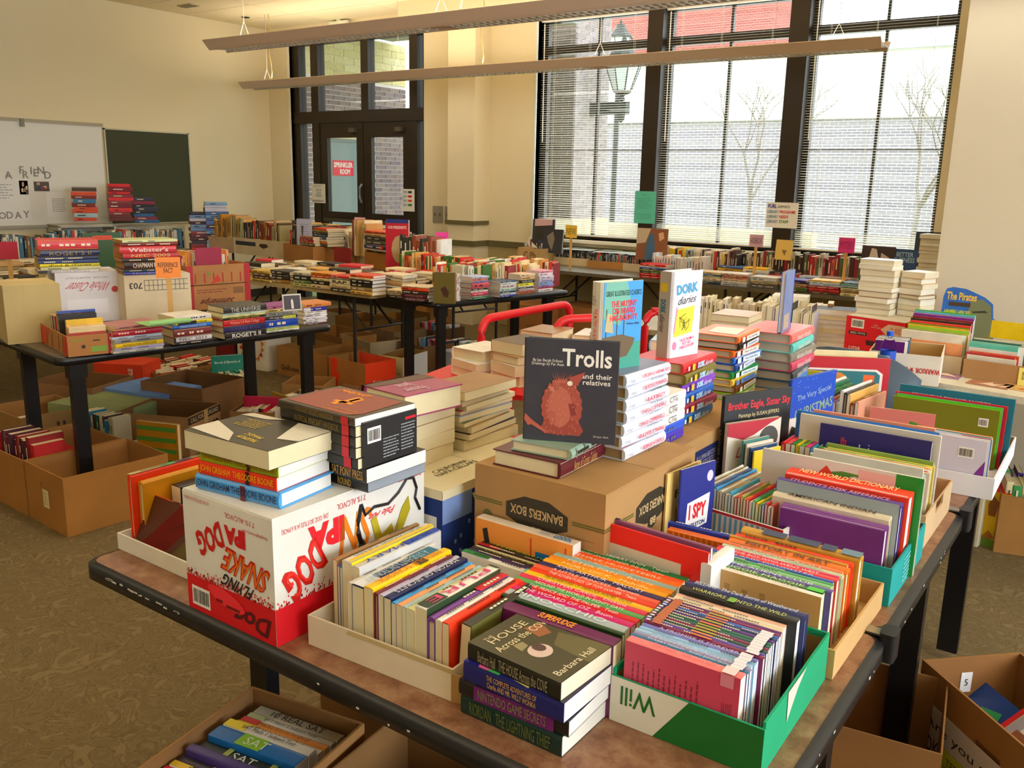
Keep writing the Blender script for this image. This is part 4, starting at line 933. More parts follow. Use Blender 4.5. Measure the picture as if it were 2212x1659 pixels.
def cov_mut(e, D):
    h, w, t = D; F = 'top'
    put_rect(e, F, D, 0, .006, h*.72, w, '4a9ad0'); put_poly(e, F, D, [(0,w*.1),(h*.4,w*.05),(h*.5,w*.45),(h*.2,w*.7),(0,w*.6)], '7ab0a0', .0008); put_rect(e, F, D, h*.7, .006, h, w, '4a9a88', .0008)
    put_poly(e, F, D, [(h*.62,.006),(h*.60,w*.5),(h*.66,w*.85),(h*.74,w*.8),(h*.86,w*.66),(h*.9,.006)], '6a583c', .001, 'ship_hull')
    for v in (.12,.38,.55): put_rect(e, F, D, h*.3, w*v, h*.62, w*(v+.02), '54442e', .0011, 'ship_mast')
    put_poly(e, F, D, [(h*.35,w*.14),(h*.55,w*.10),(h*.58,w*.30),(h*.36,w*.26)], 'c0b088', .0012); put_poly(e, F, D, [(h*.93,w*.2),(h*.92,w*.5),(h*.96,w*.45),(h*.97,w*.25)], '3a3024', .0012)
    put_text(e, 'GREAT ILLUSTRATED CLASSICS', F, D, h*.13, w*.53, w*.86, h*.06, 90, '1a4a40', .0014, .01); put_text(e, 'THE MUTINY\nON BOARD\nHMS-BOUNTY', F, D, h*.33, w*.55, w*.68, h*.23, 90, 'd83a44', .0014, .03); put_text(e, 'William Bligh', F, D, h*.49, w*.78, w*.32, h*.03, 90, '182848', .0014, .01)
mu, D = book(FR((-.915, 1.60, Zb+z), 74), .188, .122, .034, 'C', 'ece8dc', True, 'standing blue sea-story classic with a ship on its cover, on the classics pile', None, big=False, marks=False, cover=cov_mut)
put_text(mu, 'THE MUTINY ON BOARD HMS-BOUNTY', 'front', D, .115, .024, .12, .011, 0, 'd83a44', .0062, .02); put_text(mu, 'William Bligh', 'front', D, .135, .010, .06, .008, 0, '282430', .0062, .01); put_text(mu, 'GREAT\nILLUSTRATED\nCLASSICS', 'front', D, .038, .017, .018, .02, 90, '605850', .0062)
# white comics and bright books behind the classics
G = 'small pile between the classics and the diary pile'
for i, (c, t) in enumerate((('7a3a9a', .022), ('2c50b0', .022), ('white', .024), ('white', .024), ('white', .022), ('d85040', .012))):
    pass
z = 0
for i, (c, t, nm) in enumerate((('4a3aa0', .024, 'violet'), ('3c60c0', .022, 'blue and pink'), ('white', .024, 'white'), ('e8e4e0', .026, 'off-white'), ('f4f0ec', .022, 'bright white'))):
    book(FR((-.995, 1.845, Zc+z), 0), .14, .11, t, 'R', c, False, '%s paperback, %s from the bottom between classics and diaries' % (nm, ordn(i+1)), G, page='tan', title='CTG' if i > 1 else None, tcol='707078', tw=.3); z += t+.0006
# ---- brown and navy carton behind the file box with the diary pile
e, D = shut_box('shipping_carton', 'brown carton with a navy printed side, under the diary pile', FR((-1.10, 1.835, TZ)), (.25, .50, .215), 'kraft')
put_rect(e, 'right', D, 0, 0, .36, .18, '25305c'); put_text(e, 'COLOR YOUR OWN\nDISCOVER WHAT IT IS', 'right', D, .22, .15, .12, .03, 180, 'b8b4c8'); put_poly(e, 'right', D, [(.05,.02),(.10,.03),(.13,.07),(.09,.10),(.12,.13),(.06,.12),(.05,.08)], 'c8963c', .001); put_text(e, '7', 'right', D, .12, .07, .04, .06, 180, 'd8a040', .001, .04)
Zc = TZ+.2156; G = 'diary books piled on the brown carton'; z = 0
cols = [('2a6ea8','deep blue'), ('8c2444','wine red'), ('2c66b4','bright blue'), ('8a52b8','purple'), ('7c7438','olive'), ('c83440','red')]
for i, (c, nm) in enumerate(cols):
    t = .0275; bk, D = book(FR((-1.075+random.uniform(-.006,.006), 2.05+random.uniform(-.01,.006), Zc+z), 0), .215, .15, t, 'R', c, True, '%s diary hardback, %s' % (nm, ['lowest on the brown carton','second from the bottom of the diaries','third from the bottom of the diaries','third from the top of the diaries','second from the top of the diaries','topmost under the standing white diary'][i]), G, page='c8b898', marks=False, yaw=random.uniform(-3,3))
    put_text(bk, 'DORK', 'front', D, D[0]*.46, t*.52, D[0]*.2, t*.6, 0, 'b8d8f0', .0062, .06); put_text(bk, 'diaries', 'front', D, D[0]*.70, t*.48, D[0]*.24, t*.5, 0, 'dce8f4', .0062, 0, .3); put_rect(bk, 'front', D, D[0]*.2, t*.2, D[0]*.28, t*.8, 'e0c050', .0058); put_rect(bk, 'front', D, D[0]*.08, t*.3, D[0]*.12, t*.7, 'f0e8e8', .0058)
    z += t+.0006
def cov_dork(e, D):
    h, w, t = D; F = 'top'; put_text(e, 'DORK', F, D, h*.2, w*.5, w*.72, h*.12, 90+4, '5aa0c8', .001, .05); put_text(e, 'diaries', F, D, h*.33, w*.52, w*.6, h*.09, 90+4, '3a3a44', .001, 0, .3)
    put_poly(e, F, D, [(h*.42,w*.16),(h*.40,w*.2),(h*.70,w*.14),(h*.72,w*.10)], 'e8a0b8', .0008); put_poly(e, F, D, [(h*.44,w*.2),(h*.41,w*.78),(h*.72,w*.72),(h*.76,w*.12)], 'efe060', .001, 'yellow_panel')
    o, U, V, N = [Vector(a) for a in face_basis(F, D)]; b = MB()
    for q in range(6):
        p = [o+U*h*random.uniform(.48,.7)+V*w*random.uniform(.25,.65)+N*.0014 for _ in range(4)]; b.tube(p, .0006, 4)
    b.build('ink_scribble', M_PRINT, e, None, '2a2a20'); put_text(e, 'TALES FROM A\nNOT-SO-\nFABULOUS LIFE', F, D, h*.84, w*.58, w*.5, h*.12, 90+6, 'd85088', .001, .01)
    put_poly(e, F, D, [(h*(.86+.05*math.cos(a)), w*(.16+.07*math.sin(a))) for a in [k*PI/6 for k in range(12)]], 'e090b0', .001)
do, D = book(FR((-.985, 2.085, Zc+z), 78), .225, .125, .040, 'C', 'f0eff4', True, 'standing white diary hardback with a yellow panel, on the diary pile', None, page='white', marks=False, cover=cov_dork)
put_rect(do, 'front', D, 0, .002, D[0], .038, 'b4aca4', .0056); put_text(do, 'DORK', 'front', D, D[0]*.40, .017, .036, .018, 0, '4a7890', .0064, .05); put_text(do, 'diaries', 'front', D, D[0]*.60, .017, .045, .016, 0, '3a3a40', .0064, 0, .3); put_rect(do, 'front', D, D[0]*.13, .006, D[0]*.23, .028, 'd8c040', .0062)

# ================================================================ near table: trays of upright spines
TRAYG = 'cardboard trays on the front tables'
# tray 1: middle-grade paperbacks beside the carton
e, D = open_box('book_tray', 'pale kraft cardboard tray of paperbacks right of the bottle carton', FR((-1.142, .985, TZ), 3), (.325, .29, .058), 'ddd0b8', TRAYG)
put_poly(e, 'front', D, [(.095,.05),(.325,.05),(.325,.058),(.1,.058)], 'c8b48c', .0008)
b = MB(); b.obox(T(.322, -.001, 0) @ Rz(.2), .02, .002, .05); b.build('torn_edge', M_CARD, e, None, 'a88a5c')
G = 'paperbacks in the tray beside the carton'
items = [('kraft',11,.145,0,None),('violet',6,.135,0,None),('teal',6,.135,0,None),('f0eee4',24,.15,0,'WORLD ALMANAC FOR KIDS'),('d2d0cc',19,.145,0,'SUMMARY'),('e0dcd2',10,.13,0,None),('2c3a5e',29,.13,0,"A STUDENT'S DICTIONARY"),('yellow',22,.135,0,'MIDDLE SCHOOL'),('7a3040',11,.13,1,None),('c4bcd0',12,.13,0,None),('navy',17,.13,0,'MAZON OF SECRETS'),('sky',11,.125,0,None),('f2b888',13,.125,0,None),('bcd8e0',9,.125,0,None),('e4e0a8',18,.125,0,None),('f2efe6',26,.135,0,'PURE'),('7a4a90',18,.125,1,None),('f0ece4',13,.125,0,None),('e04828',15,.125,0,None)]
names = ['light brown','violet','teal','white and yellow almanac','silver-grey','off-white','navy and white dictionary','bright yellow','maroon','pale lavender','navy thriller','sky blue','peach','pale blue','pale yellow','white daisy-covered','purple','white and red','orange']
x = -1.135
for i, ((c, t, w_, hd, ti), nm) in enumerate(zip(items, names)):
    t /= 1000; L = random.uniform(.2, .215) if i > 5 else .225
    tc = {'WORLD ALMANAC FOR KIDS':'8a8a88', 'SUMMARY':'2c50a8', "A STUDENT'S DICTIONARY":'c8d8dc', 'MIDDLE SCHOOL':'d87820', 'MAZON OF SECRETS':'dcdce4', 'PURE':'d05080'}.get(ti)
    bd = {3: None, 4: [(.0,.42,'2c50a8')], 6: [(.78,1,'e8e8e8'),(0,.3,'3a7a90')], 7: [(.3,.42,'4a4820')], 15: [(.0,.02,'2a3a20'),(.72,.98,'284028')], 16: [(0,.4,'c83848')]}.get(i)
    def cv(e, D, i=i):
        if i == 3: put_rect(e, 'top', D, 0, .0, D[0], D[1], 'f0d030'); put_rect(e, 'front', D, 0, D[2]*.62, D[0], D[2], 'f0d030', .002)
        if i == 15: put_rect(e, 'top', D, 0, 0, D[0], D[1], '2c4428'); put_multi(e, 'top', D, [(u, v, u+.008, v+.009) for u, v in [(random.uniform(0,.19), random.uniform(.005,.11)) for _ in range(26)]], 'e8ece0', .001)
        if i == 18: put_rect(e, 'top', D, 0, 0, D[0], D[1], 'e04828')
    ybook(x, 1.012+L+ (.03 if i < 5 else 0), TZ+.0045, L, w_, t, c, '%s paperback, %s from the carton in the pale kraft tray' % (nm, ordn(i+1)) if not hd else '%s hardback, %s from the carton in the pale kraft tray' % (nm, ordn(i+1)), G, hard=bool(hd), title=ti, tcol=tc, tw=.8, band=bd, cover=cv, tilt=0); x += t+.0006
def cov_isl(e, D):
    h, w, t = D; put_rect(e, 'top', D, 0, 0, h*.55, w, '2a2822'); put_rect(e, 'top', D, h*.55, 0, h, w, '6c6a38'); put_rect(e, 'top', D, 0, w*.82, h*.12, w, '3058b0', .0008)
    put_poly(e, 'top', D, [(h*.12,w*.5),(h*.2,w*.5),(h*.24,w),(h*.14,w)], 'c8c8c0', .0008); put_text(e, "Island of the\nBlue Dolphins\nScott O'Dell", 'top', D, h*.38, w*.5, w*.72, h*.26, 90, 'd8d0b8', .001, 0, .3); put_poly(e, 'top', D, [(h*.65,w*.35),(h*.85,w*.5),(h*.75,w*.8),(h*.68,w*.6)], '5c2c1c', .0009)
ybook(x+.002, 1.215, TZ+.0045, .185, .125, .02, '3c3a30', 'dark olive worn paperback with a torn corner, last in the pale kraft tray', G, title=None, cover=cov_isl, tilt=-4)
# thin dark paperbacks + orange book in front of the file box
G = 'thin paperbacks between the kraft tray and the file box'
row(FR((-1.03, 1.292, TZ), 0), 'white:14:b.0,.3,green:b.7,1,aqua;3a2c58:13:b.88,1,crimson;2c2a24:12:=DISCOVERY:#a8b060;cream:5:n;black:12:b0,.25,crimson;24301c:11:=THE LOUVRE:#a8c840', .215, .105, 'of the thin dark paperbacks beside the orange book', G)
ob, D = book(FR((-1.055, 1.365, TZ), 0), .235, .15, .030, 'S', 'e8dccc', False, 'thick orange book with a cream spine lying against the file box', None, page='white', marks=False, tilt=0)
put_rect(ob, 'bottom', D, 0, 0, D[0], D[1], 'eea458', .0008); 
put_text(ob, 'LOOOL', 'front', D, .205, .014, .04, .014, 0, '2478b8', .002, .04); blurlines(ob, 'front', D, .15, .006, .18, .024, 4, '9090a0', eps=.002)
put_text(ob, 'TREE\nCIRC\nSOUP', 'bottom', D, .115, .075, .05, .05, -90, '2c78a8', .0014, .03); put_multi(ob, 'bottom', D, [(.15,.09,.21,.115)], '2478b8', .0014, 'blue_bar'); put_multi(ob, 'bottom', D, [(.137,.04,.14,.14),(.218,.04,.221,.14)], 'd04828', .0014, 'thin_lines'); put_poly(ob, 'bottom', D, [(.03,.08),(.04,.085),(.06,.02),(.045,.02)], '2c50a0', .0014); put_poly(ob, 'bottom', D, [(.018,.13),(.03,.135),(.04,.09),(.026,.09)], '302820', .0014)
# classics row
G = 'matching classics in the middle row'
M0 = FR((-.852, 1.148, TZ), 1)
book(M0 @ T(.035, -.034, 0), .225, .128, .028, 'S', '6c2458', False, 'large plum paperback in front of the bright classics', None, title='SUPERFUDGE', tcol='e8a040', tw=.3, bold=.03)
row(M0 @ T(.0, .004, 0), '2c4a26:9:n;b8c4c8:21:=PINOCCHIO:#e4eaee;c82878:17:=THE WIZARD OF OZ   Baum:#f4d8e4;cc2030:16:=THE PRINCE AND THE PAUPER   Twain:#f4e4e0;6cae6c:15:=AROUND THE WORLD IN EIGHTY DAYS:#e8f4e0;dc4468:15:=CHRISTMAS CAROL   Dickens:#f4e0e0;f4cc38:16:=THE ADVENTURES OF SHERLOCK HOLMES   DOYLE:#3a3020;e2502c:16:=THE ADVENTURES OF TOM SAWYER   Twain:#f8e4dc;e87458:15:=A LITTLE PRINCESS   Burnett:#f8e0d8;3c3460:16:=KING ARTHUR   MALORY:#e8e4f0;f4b42c:17:=MOBY DICK   Melville:#fce8b0;f2a030:16:=PETER PAN   Barrie:#fce4b8;a8c4c0:15:=TREASURE ISLAND   Stevenson:#c8dcd8;ee8434:15:=THREE MUSKETEERS:#fae0c8;ec6c2c:16:=20,000 LEAGUES UNDER THE SEA   Verne:#fae0c8;1e7c48:16:=HUCKLEBERRY FINN   Twain:#e8f4e8',
    .255, .128, 'of the bright row of classics', G, 'front', jit=.002)
def cov_rw(e, D):
    h, w, t = D; put_rect(e, 'bottom', D, 0, 0, h, w, 'd8342c'); put_rect(e, 'bottom', D, h*.06, 0, h*.80, w*.80, 'd8d0c0', .0009); put_rect(e, 'bottom', D, h*.72, 0, h*.77, w*.62, 'c02020', .0012); put_rect(e, 'bottom', D, h*.722, w*.3, h*.768, w*.5, '181818', .0014)
    blurlines(e, 'bottom', D, h*.2, w*.2, h*.55, w*.7, 8, '9a9488', True, .0013); barcode(e, 'bottom', D, h*.84, w*.25, h*.10, w*.4, .001, True)
book(FR((-.83, 1.432, TZ), -3), .262, .185, .006, 'S', 'd8342c', False, 'tall thin red and white puzzle book standing behind the green classic', None, page='white', marks=False, cover=cov_rw)
book(FR((-.82, 1.446, TZ), -3), .25, .19, .008, 'S', '8c5c7c', False, 'thin mauve book peeking above the red and white puzzle book', None, page='white', band=[(0,.22,'242440')], marks=False)
wb_, D = book(FR((-.560, 1.415, TZ), 88), .10, .165, .02, 'S', 'f2f0ec', False, 'white paperback end with an orange picture beside the puzzle book', None, page='white', marks=False); put_poly(wb_, 'top', D, [(.02,.03),(.05,.02),(.06,.07),(.03,.08)], 'd88838')
# front stack of five paperbacks
G = 'stack of paperbacks at the front edge of the table'
Mf = FR((-.79, .988, TZ), 0); z = 0
book(Mf @ T(0, 0, z), .19, .135, .034, 'F', '173832', False, 'dark green paperback, bottom of the stack at the front edge', G, page='f0ece0', title='RIORDAN   THE LIGHTNING THIEF', tcol='6c7440', tw=.8); z += .0345
book(Mf @ T(-.004, .0, z), .20, .15, .026, 'F', '25211f', False, 'black and purple paperback second from the bottom of the front stack', G, page='white', title='NINTENDO GAME SECRETS', tcol='8a8858', tw=.62, band=[(.15,.88,'6c2868')], yaw=2); z += .0265
def cov_dahl(e, D):
    h, w, t = D; put_rect(e, 'top', D, 0, 0, h, w, '2c2c88'); put_rect(e, 'top', D, h*.86, 0, h, w, '2a1c30', .0008)
    put_poly(e, 'top', D, [(.03,.0),(.06,.0),(.055,.03),(.03,.035),(.022,.02)], 'e078a8', .001); put_poly(e, 'top', D, [(.045,.0),(.07,.0),(.065,.018)], '58c070', .0012); put_poly(e, 'top', D, [(.0,.015),(.02,.02),(.015,.035),(.0,.03)], 'ece6a0', .001); put_poly(e, 'top', D, [(.09,.005),(.125,0),(.12,.03),(.10,.035)], 'f0e890', .001); put_poly(e, 'top', D, [(.085,.02),(.11,.02),(.10,.045)], 'f4c8c0', .0012)
    put_text(e, 'CHARLIE', 'top', D, h*.82, w*.5, w*.5, .018, 90, 'f4f0f4', .0014, .03)
book(Mf @ T(.008, -.004, z), .188, .145, .033, 'F', '272a6c', False, 'bright navy-blue paperback with pink figures, middle of the front stack', G, page='white', title='THE COMPLETE ADVENTURES OF\nCharlie AND MR. WILLY WONKA', tcol='d8b048', tw=.5, cover=cov_dahl, yaw=-1); z += .0335
def cov_house(e, D):
    h, w, t = D; put_rect(e, 'top', D, 0, 0, h, w, '4e4a34'); put_poly(e, 'top', D, [(h*.6,w*.55),(h,w*.5),(h,w*.95),(h*.5,w*.8)], '6e6848', .0007); put_poly(e, 'top', D, [(h*.22,w*.62),(h*.42,w*.58),(h*.46,w*.74),(h*.28,w*.84)], '9a6848', .0008)
    put_poly(e, 'top', D, [(h*(.57+.11*math.cos(a)), w*(.36+.14*math.sin(a))) for a in [k*PI/8 for k in range(16)]], 'd8c4bc', .0009); put_poly(e, 'top', D, [(h*(.53+.07*math.cos(a)), w*(.40+.07*math.sin(a))) for a in [k*PI/6 for k in range(12)]], '5a4640', .0011); put_poly(e, 'top', D, [(h*.34,w*.25),(h*.46,w*.22),(h*.44,w*.36),(h*.36,w*.38)], '9a9270', .0009)
    put_text(e, 'THE', 'top', D, h*.10, w*.20, w*.13, h*.045, 90, 'd8c8a0', .0012); put_text(e, 'HOUSE', 'top', D, h*.16, w*.44, w*.6, h*.085, 90, 'e4d8b4', .0012, 0); put_text(e, 'Across the COVE', 'top', D, h*.29, w*.5, w*.88, h*.09, 90, 'e4d8b4', .0012, .005); put_text(e, 'Barbara Hall', 'top', D, h*.9, w*.42, w*.66, h*.075, 90, 'e4dcc0', .0012, .005)
book(Mf @ T(.014, -.001, z), .178, .148, .030, 'F', '2a2820', False, 'olive-brown photo-covered paperback on top of the front stack', G, page='ece4cc', title='Barbara Hall   THE HOUSE Across the COVE', tcol='a8a088', tw=.75, cover=cov_house, yaw=-3)
# ---- green and white box, front right
DG = (.245, .325, .088)
e, D = open_box('book_box', 'green and white open cardboard box at the front right corner', FR((-.592, 1.118, TZ), 1), DG, '1c9a70', TRAYG, inside='9a7c50', h_front=.078, flaps=())
put_rect(e, 'front', D, 0, 0, .245, .078, '15682e'); put_poly(e, 'front', D, [(0,0),(.075,0),(.13,.078),(0,.078)], 'dcd8c8', .001, 'white_panel'); put_text(e, 'Will', 'front', D, .048, .05, .06, .032, 180, '1c6428', .0015, .01)
put_poly(e, 'right', D, [(.10,.088),(.105,.035),(.15,.07),(.19,.088)], 'dcd8cc', .0012, 'torn_notch')
G = 'matching paperbacks in the green and white box'; wl = 'of the green and white box'
Mg = FR((-.583, 1.126, TZ+.0045), 1)
def cov_pink(e, D):
    h, w, t = D; put_rect(e, 'bottom', D, 0, 0, h, w, 'c45068'); blurlines(e, 'bottom', D, h*.06, w*.35, h*.68, w*.8, 13, '8a3048', True); blurlines(e, 'bottom', D, h*.86, w*.25, h*.95, w*.42, 6, '702038', True); blurlines(e, 'bottom', D, h*.86, w*.5, h*.95, w*.68, 6, '702038', True)
pk, D = book(Mg @ T(.008, 0, 0), .185, .135, .022, 'S', 'e88c8c', False, 'pink paperback with its back cover showing, front of the green and white box', G, page='white', title='True Friends    Robin Jones Gunn', tcol='d07078', tw=.55, cover=cov_pink)
put_rect(pk, 'front', D, D[0]*.84, 0, D[0]*.95, D[2], 'ecd8d8', .0016, 'clear_tape'); put_rect(pk, 'bottom', D, D[0]*.84, D[1]*.85, D[0]*.95, D[1], 'd890a0', .0012, 'clear_tape')
its = '2c7498:9:=STARRY NIGHT   Robin Jones Gunn:#dce8f0;9c98bc:9:=SEVENTEEN WISHES:#d0cce0;b0cce4:10:=A TIME TO CHERISH:#88a8c8;9cc4e4:10;8888c4:11:=A PROMISE IS FOREVER:#d0cce8;7c2454:9;6c58a8:8;1c5048:9;7a2454:9;285c5c:8;246a58:9;5c2c80:9;1c3c68:8;2c68b0:8;7c2858:9;6a2c70:8;e8dcc0:10;eee4d0:10;f0c8b4:11'
y = .0228
for i, d in enumerate(parse(its)):
    t = d['t']; mid = 4 < i < 16
    nm = ['teal-blue','lavender-grey','pale blue','light sky-blue','violet-blue','plum','purple','dark green','dark plum','dark teal','green-teal','deep purple','navy','bright blue','magenta-plum','dark magenta','cream','ivory','salmon-pink'][i]
    bk, D = book(Mg @ T(.004+random.uniform(-.002,.002)+ (-.004 if mid else 0), y, 0), .19 if not mid else .198, .133 if not mid else .135, t, 'S', d['col'], False, '%s paperback, %s behind the pink one in the green and white box' % (nm, ordn(i+1)), G, page='white', title=d.get('title'), tcol=d.get('tcol'), tw=.7, marks=True)
    if mid: put_rect(bk, 'front', D, D[0]*.07, 0, D[0]*.15, t, 'b8704c', .0020, 'spine_picture'); put_rect(bk, 'front', D, D[0]*.015, t*.25, D[0]*.05, t*.75, 'e4e0ec', .0024); put_rect(bk, 'front', D, D[0]*.4, t*.2, D[0]*.58, t*.8, random.choice(('c87848','a8a048','d08858')), .002)
    if i < 14: put_rect(bk, 'front', D, D[0]*.86, 0, D[0]*.96, t, 'e8e6ee', .0026, 'clear_tape')
    y += t+.0005
book(Mg @ T(.004, y, 0), .205, .142, .018, 'S', '24282a', False, 'black paperback with a small green disc near the back of the green and white box', G, page='white', title='WARRIORS  -  INTO THE WILD', tcol='c8d070', tw=.8, band=[(.42,.48,'7cae3c')]); y += .0186
book(Mg @ T(.006, y, 0), .21, .145, .020, 'S', '2a3468', True, 'navy hardback last in the green and white box', G, page='white', title='BELLAIRS   The Dark Secret of Weatherend', tcol='c8d4ec', tw=.85); y += .021
# ---- brown tray behind it
e, D = open_box('book_tray', 'plain brown cardboard tray between the green box and the teal tray', FR((-.61, 1.452, TZ), 0), (.268, .335, .055), 'caa878', TRAYG)
G = 'novels in the plain brown tray'
def cov_tan(e, D): put_rect(e, 'bottom', D, 0, 0, D[0], D[1], 'd2aa72'); blurlines(e, 'bottom', D, .04, .085, .14, .12, 3, 'b48c58', True)
book(FR((-.60, 1.460, TZ+.0045), -1), .225, .138, .016, 'S', 'f0ece0', False, 'tan and white paperback with its tan cover to the front of the brown tray', G, page='cream', title='WALK TWO MOONS', tcol='c8b8a0', tw=.6, cover=cov_tan)
y = row(FR((-.606, 1.478, TZ+.0045), 0), '2c6c28:16:=MUGGIE MAGGIE:#c8e0a0:b.0,.12,4cb840:b.88,1,58c040;5c5490:15:=THE ALIENS CLUB:#d4d0e8;86bc84:13;5ca06c:9;24519c:12:=ISLAND DAUGHTER:#a8c4e4;d83c44:15:=THE BOY WHO WENT WEST:#f4d4d0;c82c60:8;c8d0b4:17:=STEVEN KROLL:#a8c4b8:h;f08c64:9;dc7c24:28:=HISTORY IN ART:#4c2c10:B:h;c8963c:9;dc4a28:17:h', .232, .135, 'of the plain brown tray', G, 'front', jit=.006)
book(FR((-.60, 1.478+y+.003, TZ+.0045), 0), .235, .142, .03, 'S', 'cca24c', True, 'gold and navy blocked hardback, last in the plain brown tray', G, page='white', title=None, band=[(.18,.38,'283c5c'),(.40,.66,'283c5c'),(.68,.80,'283c5c'),(.84,1,'6c8898')], marks=False)
G = 'biographies beside the brown tray'
row(FR((-.70, 1.50, TZ), 0), 'yellow:13:=BATTLE OF THE BULGE:#302818;8c9848:9;c8c8a8:13;e8e4dc:10:b0,.4,c8a848;5a5a84:10:=GLENN:#d8d8e4;3c3c64:12:=AMELIA EARHART:#d8d8e4', .088+.012, .13, 'of the short row against the brown tray', G, 'front', jit=.004)
book(FR((-.735, 1.60, TZ), 3), .20, .13, .022, 'S', 'dc7828', False, 'orange striped book in front of the red magazine spines', None, page='white', marks=False, cover=lambda e, D: put_multi(e, 'bottom', D, [(u*.012, .02, u*.012+.004, D[1]-.002) for u in range(1, 16)], 'f09848', .0008))
book(FR((-.745, 1.624, TZ), 3), .212, .136, .013, 'S', '24409c', False, 'royal blue book directly behind the orange striped one', None, page='white')
G = 'red magazine-like booklets'
row(FR((-.70, 1.64, TZ), 4), 'd8a878:5;e8c8c0:5;c8a05c:6;d89090:6;b8384c:5;e4c4b4:6;b82848:6;d898a0:6;b02440:6;a82038:6', .19, .10, 'of the reddish booklets before the striped tray', G, 'front', jit=.006)
# I SPY and fox books standing
def cov_spy(e, D):
    h, w, t = D; put_rect(e, 'top', D, 0, .002, h, w, '26307c'); put_poly(e, 'top', D, [(h*.44,w*.24),(h*.38,w*.88),(h*.76,w*.84),(h*.82,w*.20)], 'f2f0f0', .0008, 'title_panel'); put_text(e, 'I SPY', 'top', D, h*.56, w*.54, w*.5, h*.19, 90, 'c82c34', .0012, .04); put_text(e, 'SKELETON', 'top', D, h*.73, w*.52, w*.5, h*.055, 90+2, '203c6c', .0012, .03)
    put_poly(e, 'top', D, [(h*(.17+.07*math.cos(a)), w*(.85+.09*math.sin(a))) for a in [k*PI/6 for k in range(12)]], 'd8d0dc', .0009)
stack(FR((-.766, 1.652, TZ), 60), '5c4c80:26;c8a050:24', .15, .07, 'under the navy and fox picture books', 'small books under the navy picture book', 'F', jit=0, yj=0)
book(FR((-.745, 1.672, TZ+.052), 76), .185, .12, .005, 'C', '1e2868', False, 'thin navy picture book with a white title panel, standing upright by the striped tray', None, page='white', big=True, marks=False, cover=cov_spy)
def cov_fox(e, D): h, w, t = D; put_rect(e, 'top', D, 0, 0, h, w, 'e4c888'); put_text(e, 'FOX', 'top', D, h*.3, w*.55, w*.6, h*.11, 90, '302418', .001, .02); put_poly(e, 'top', D, [(h*.5,w*.3),(h*.45,w*.9),(h*.95,w*.9),(h*.95,w*.3)], 'c07c34', .0008)
book(FR((-.768, 1.655, TZ+.052), 84), .175, .14, .005, 'C', 'e0c484', False, 'tan picture book with a fox title, half hidden behind the navy one', None, page='cream', big=True, marks=False, cover=cov_fox)
# striped tray with thin readers leaning
e, D = open_box('book_tray', 'blue and white striped box full of thin leaning readers', FR((-.775, 1.815, TZ), -8), (.225, .27, .115), 'e6e2d6', TRAYG, inside='5a3430')
o = put_multi(e, 'front', D, [(.004+k*.0132, .0, .0105+k*.0132, .107) for k in range(17)], '6ca4b8', .0009, 'blue_stripes'); put_rect(e, 'front', D, 0, .109, .225, .115, 'b03844', .0012)
G = 'thin readers in the striped box'
cols = 'white,white,7cae54,eee8e0,4c7cc0,ffffff,58a0d0,c8c0a0,e8e4da,98a098,white,58a8c0,d8d8d0,c05838,e86c48,a8b46c,e0a030,d84030,white,5cb070,f0d848,88a858,4898c8,c03838,white,b04848'.split(',')
nmm = ['white','white','leaf green','ivory','blue','white','sky blue','beige','pale grey','grey-green','white','turquoise','light grey','rust','coral','moss green','amber','red','white','mint green','yellow','olive green','cyan blue','crimson','white','dark rose']
x = -.775
for i, c in enumerate(cols):
    t = random.uniform(.0045, .0065)
    bk, D = book(T(x+.012, 1.825+.235-.04*(i/26), TZ+.006) @ Rz(-PI/2-.10) @ Rx(math.radians(0)), .20, .145-random.uniform(0,.008), t, 'S', c, False, '%s thin reader, %s from the navy picture book in the striped box' % (nmm[i], ordn(i+1)), G, page='white', marks=False, yaw=0)
    put_multi(bk, 'front', D, [(D[0]*.1, t*.25, D[0]*.35, t*.75), (D[0]*.5, t*.3, D[0]*.85, t*.7)], random.choice(('38588c','8c3830','406c40','c8a040','303030')), .0016, 'spine_print'); x += t+.0019
# ---- teal tray
e, D = open_box('book_box', 'teal open-topped box of dictionaries on the right edge', FR((-.60, 1.80, TZ), 0), (.268, .315, .082), '1a9490', TRAYG, inside='6c5a44', flaps=())
put_text(e, 'PAMPERS\nSIZE 4', 'right', D, .17, .045, .12, .045, 0, 'a8dcd8', .001, .01) if False else blurlines(e, 'right', D, .11, .01, .23, .07, 6, 'a4dcd8')
Mt = T(-.60, 1.808, TZ+.0045); G = 'large reference hardbacks in the teal box'
book(Mt @ T(.005, 0, 0), .10, .115, .012, 'S', '282420', False, 'black and white photo-covered paperback at the front of the teal box', G, page='white') if False else None
book(Mt @ T(.028, .003, 0), .215, .155, .034, 'S', '743c84', True, 'thick purple cloth hardback at the front of the teal box', G, page='white', title='The Encyclopedia', tcol='a070ac', tw=.4)
book(Mt @ T(-.004, .040, 0), .245, .165, .028, 'S', 'ddd2bc', True, 'cream hardback lettered in brown behind the purple one', G, page='cream', title='AMERICAN INDIAN', tcol='4c3020', tw=.75, bold=.015)
def cov_pale(e, D): put_rect(e, 'bottom', D, .002, 0, D[0]-.002, D[1], 'a4aeb0'); blurlines(e, 'bottom', D, .08, .06, .2, .15, 6, '6a7478', True)
book(Mt @ T(-.008, .071, 0), .262, .188, .03, 'S', '4c3c88', True, 'violet desk reference with a pale cloudy back cover in the teal box', G, page='white', title="STUDENT'S DESK REFERENCE", tcol='c8a8c8', tw=.8, cover=cov_pale)
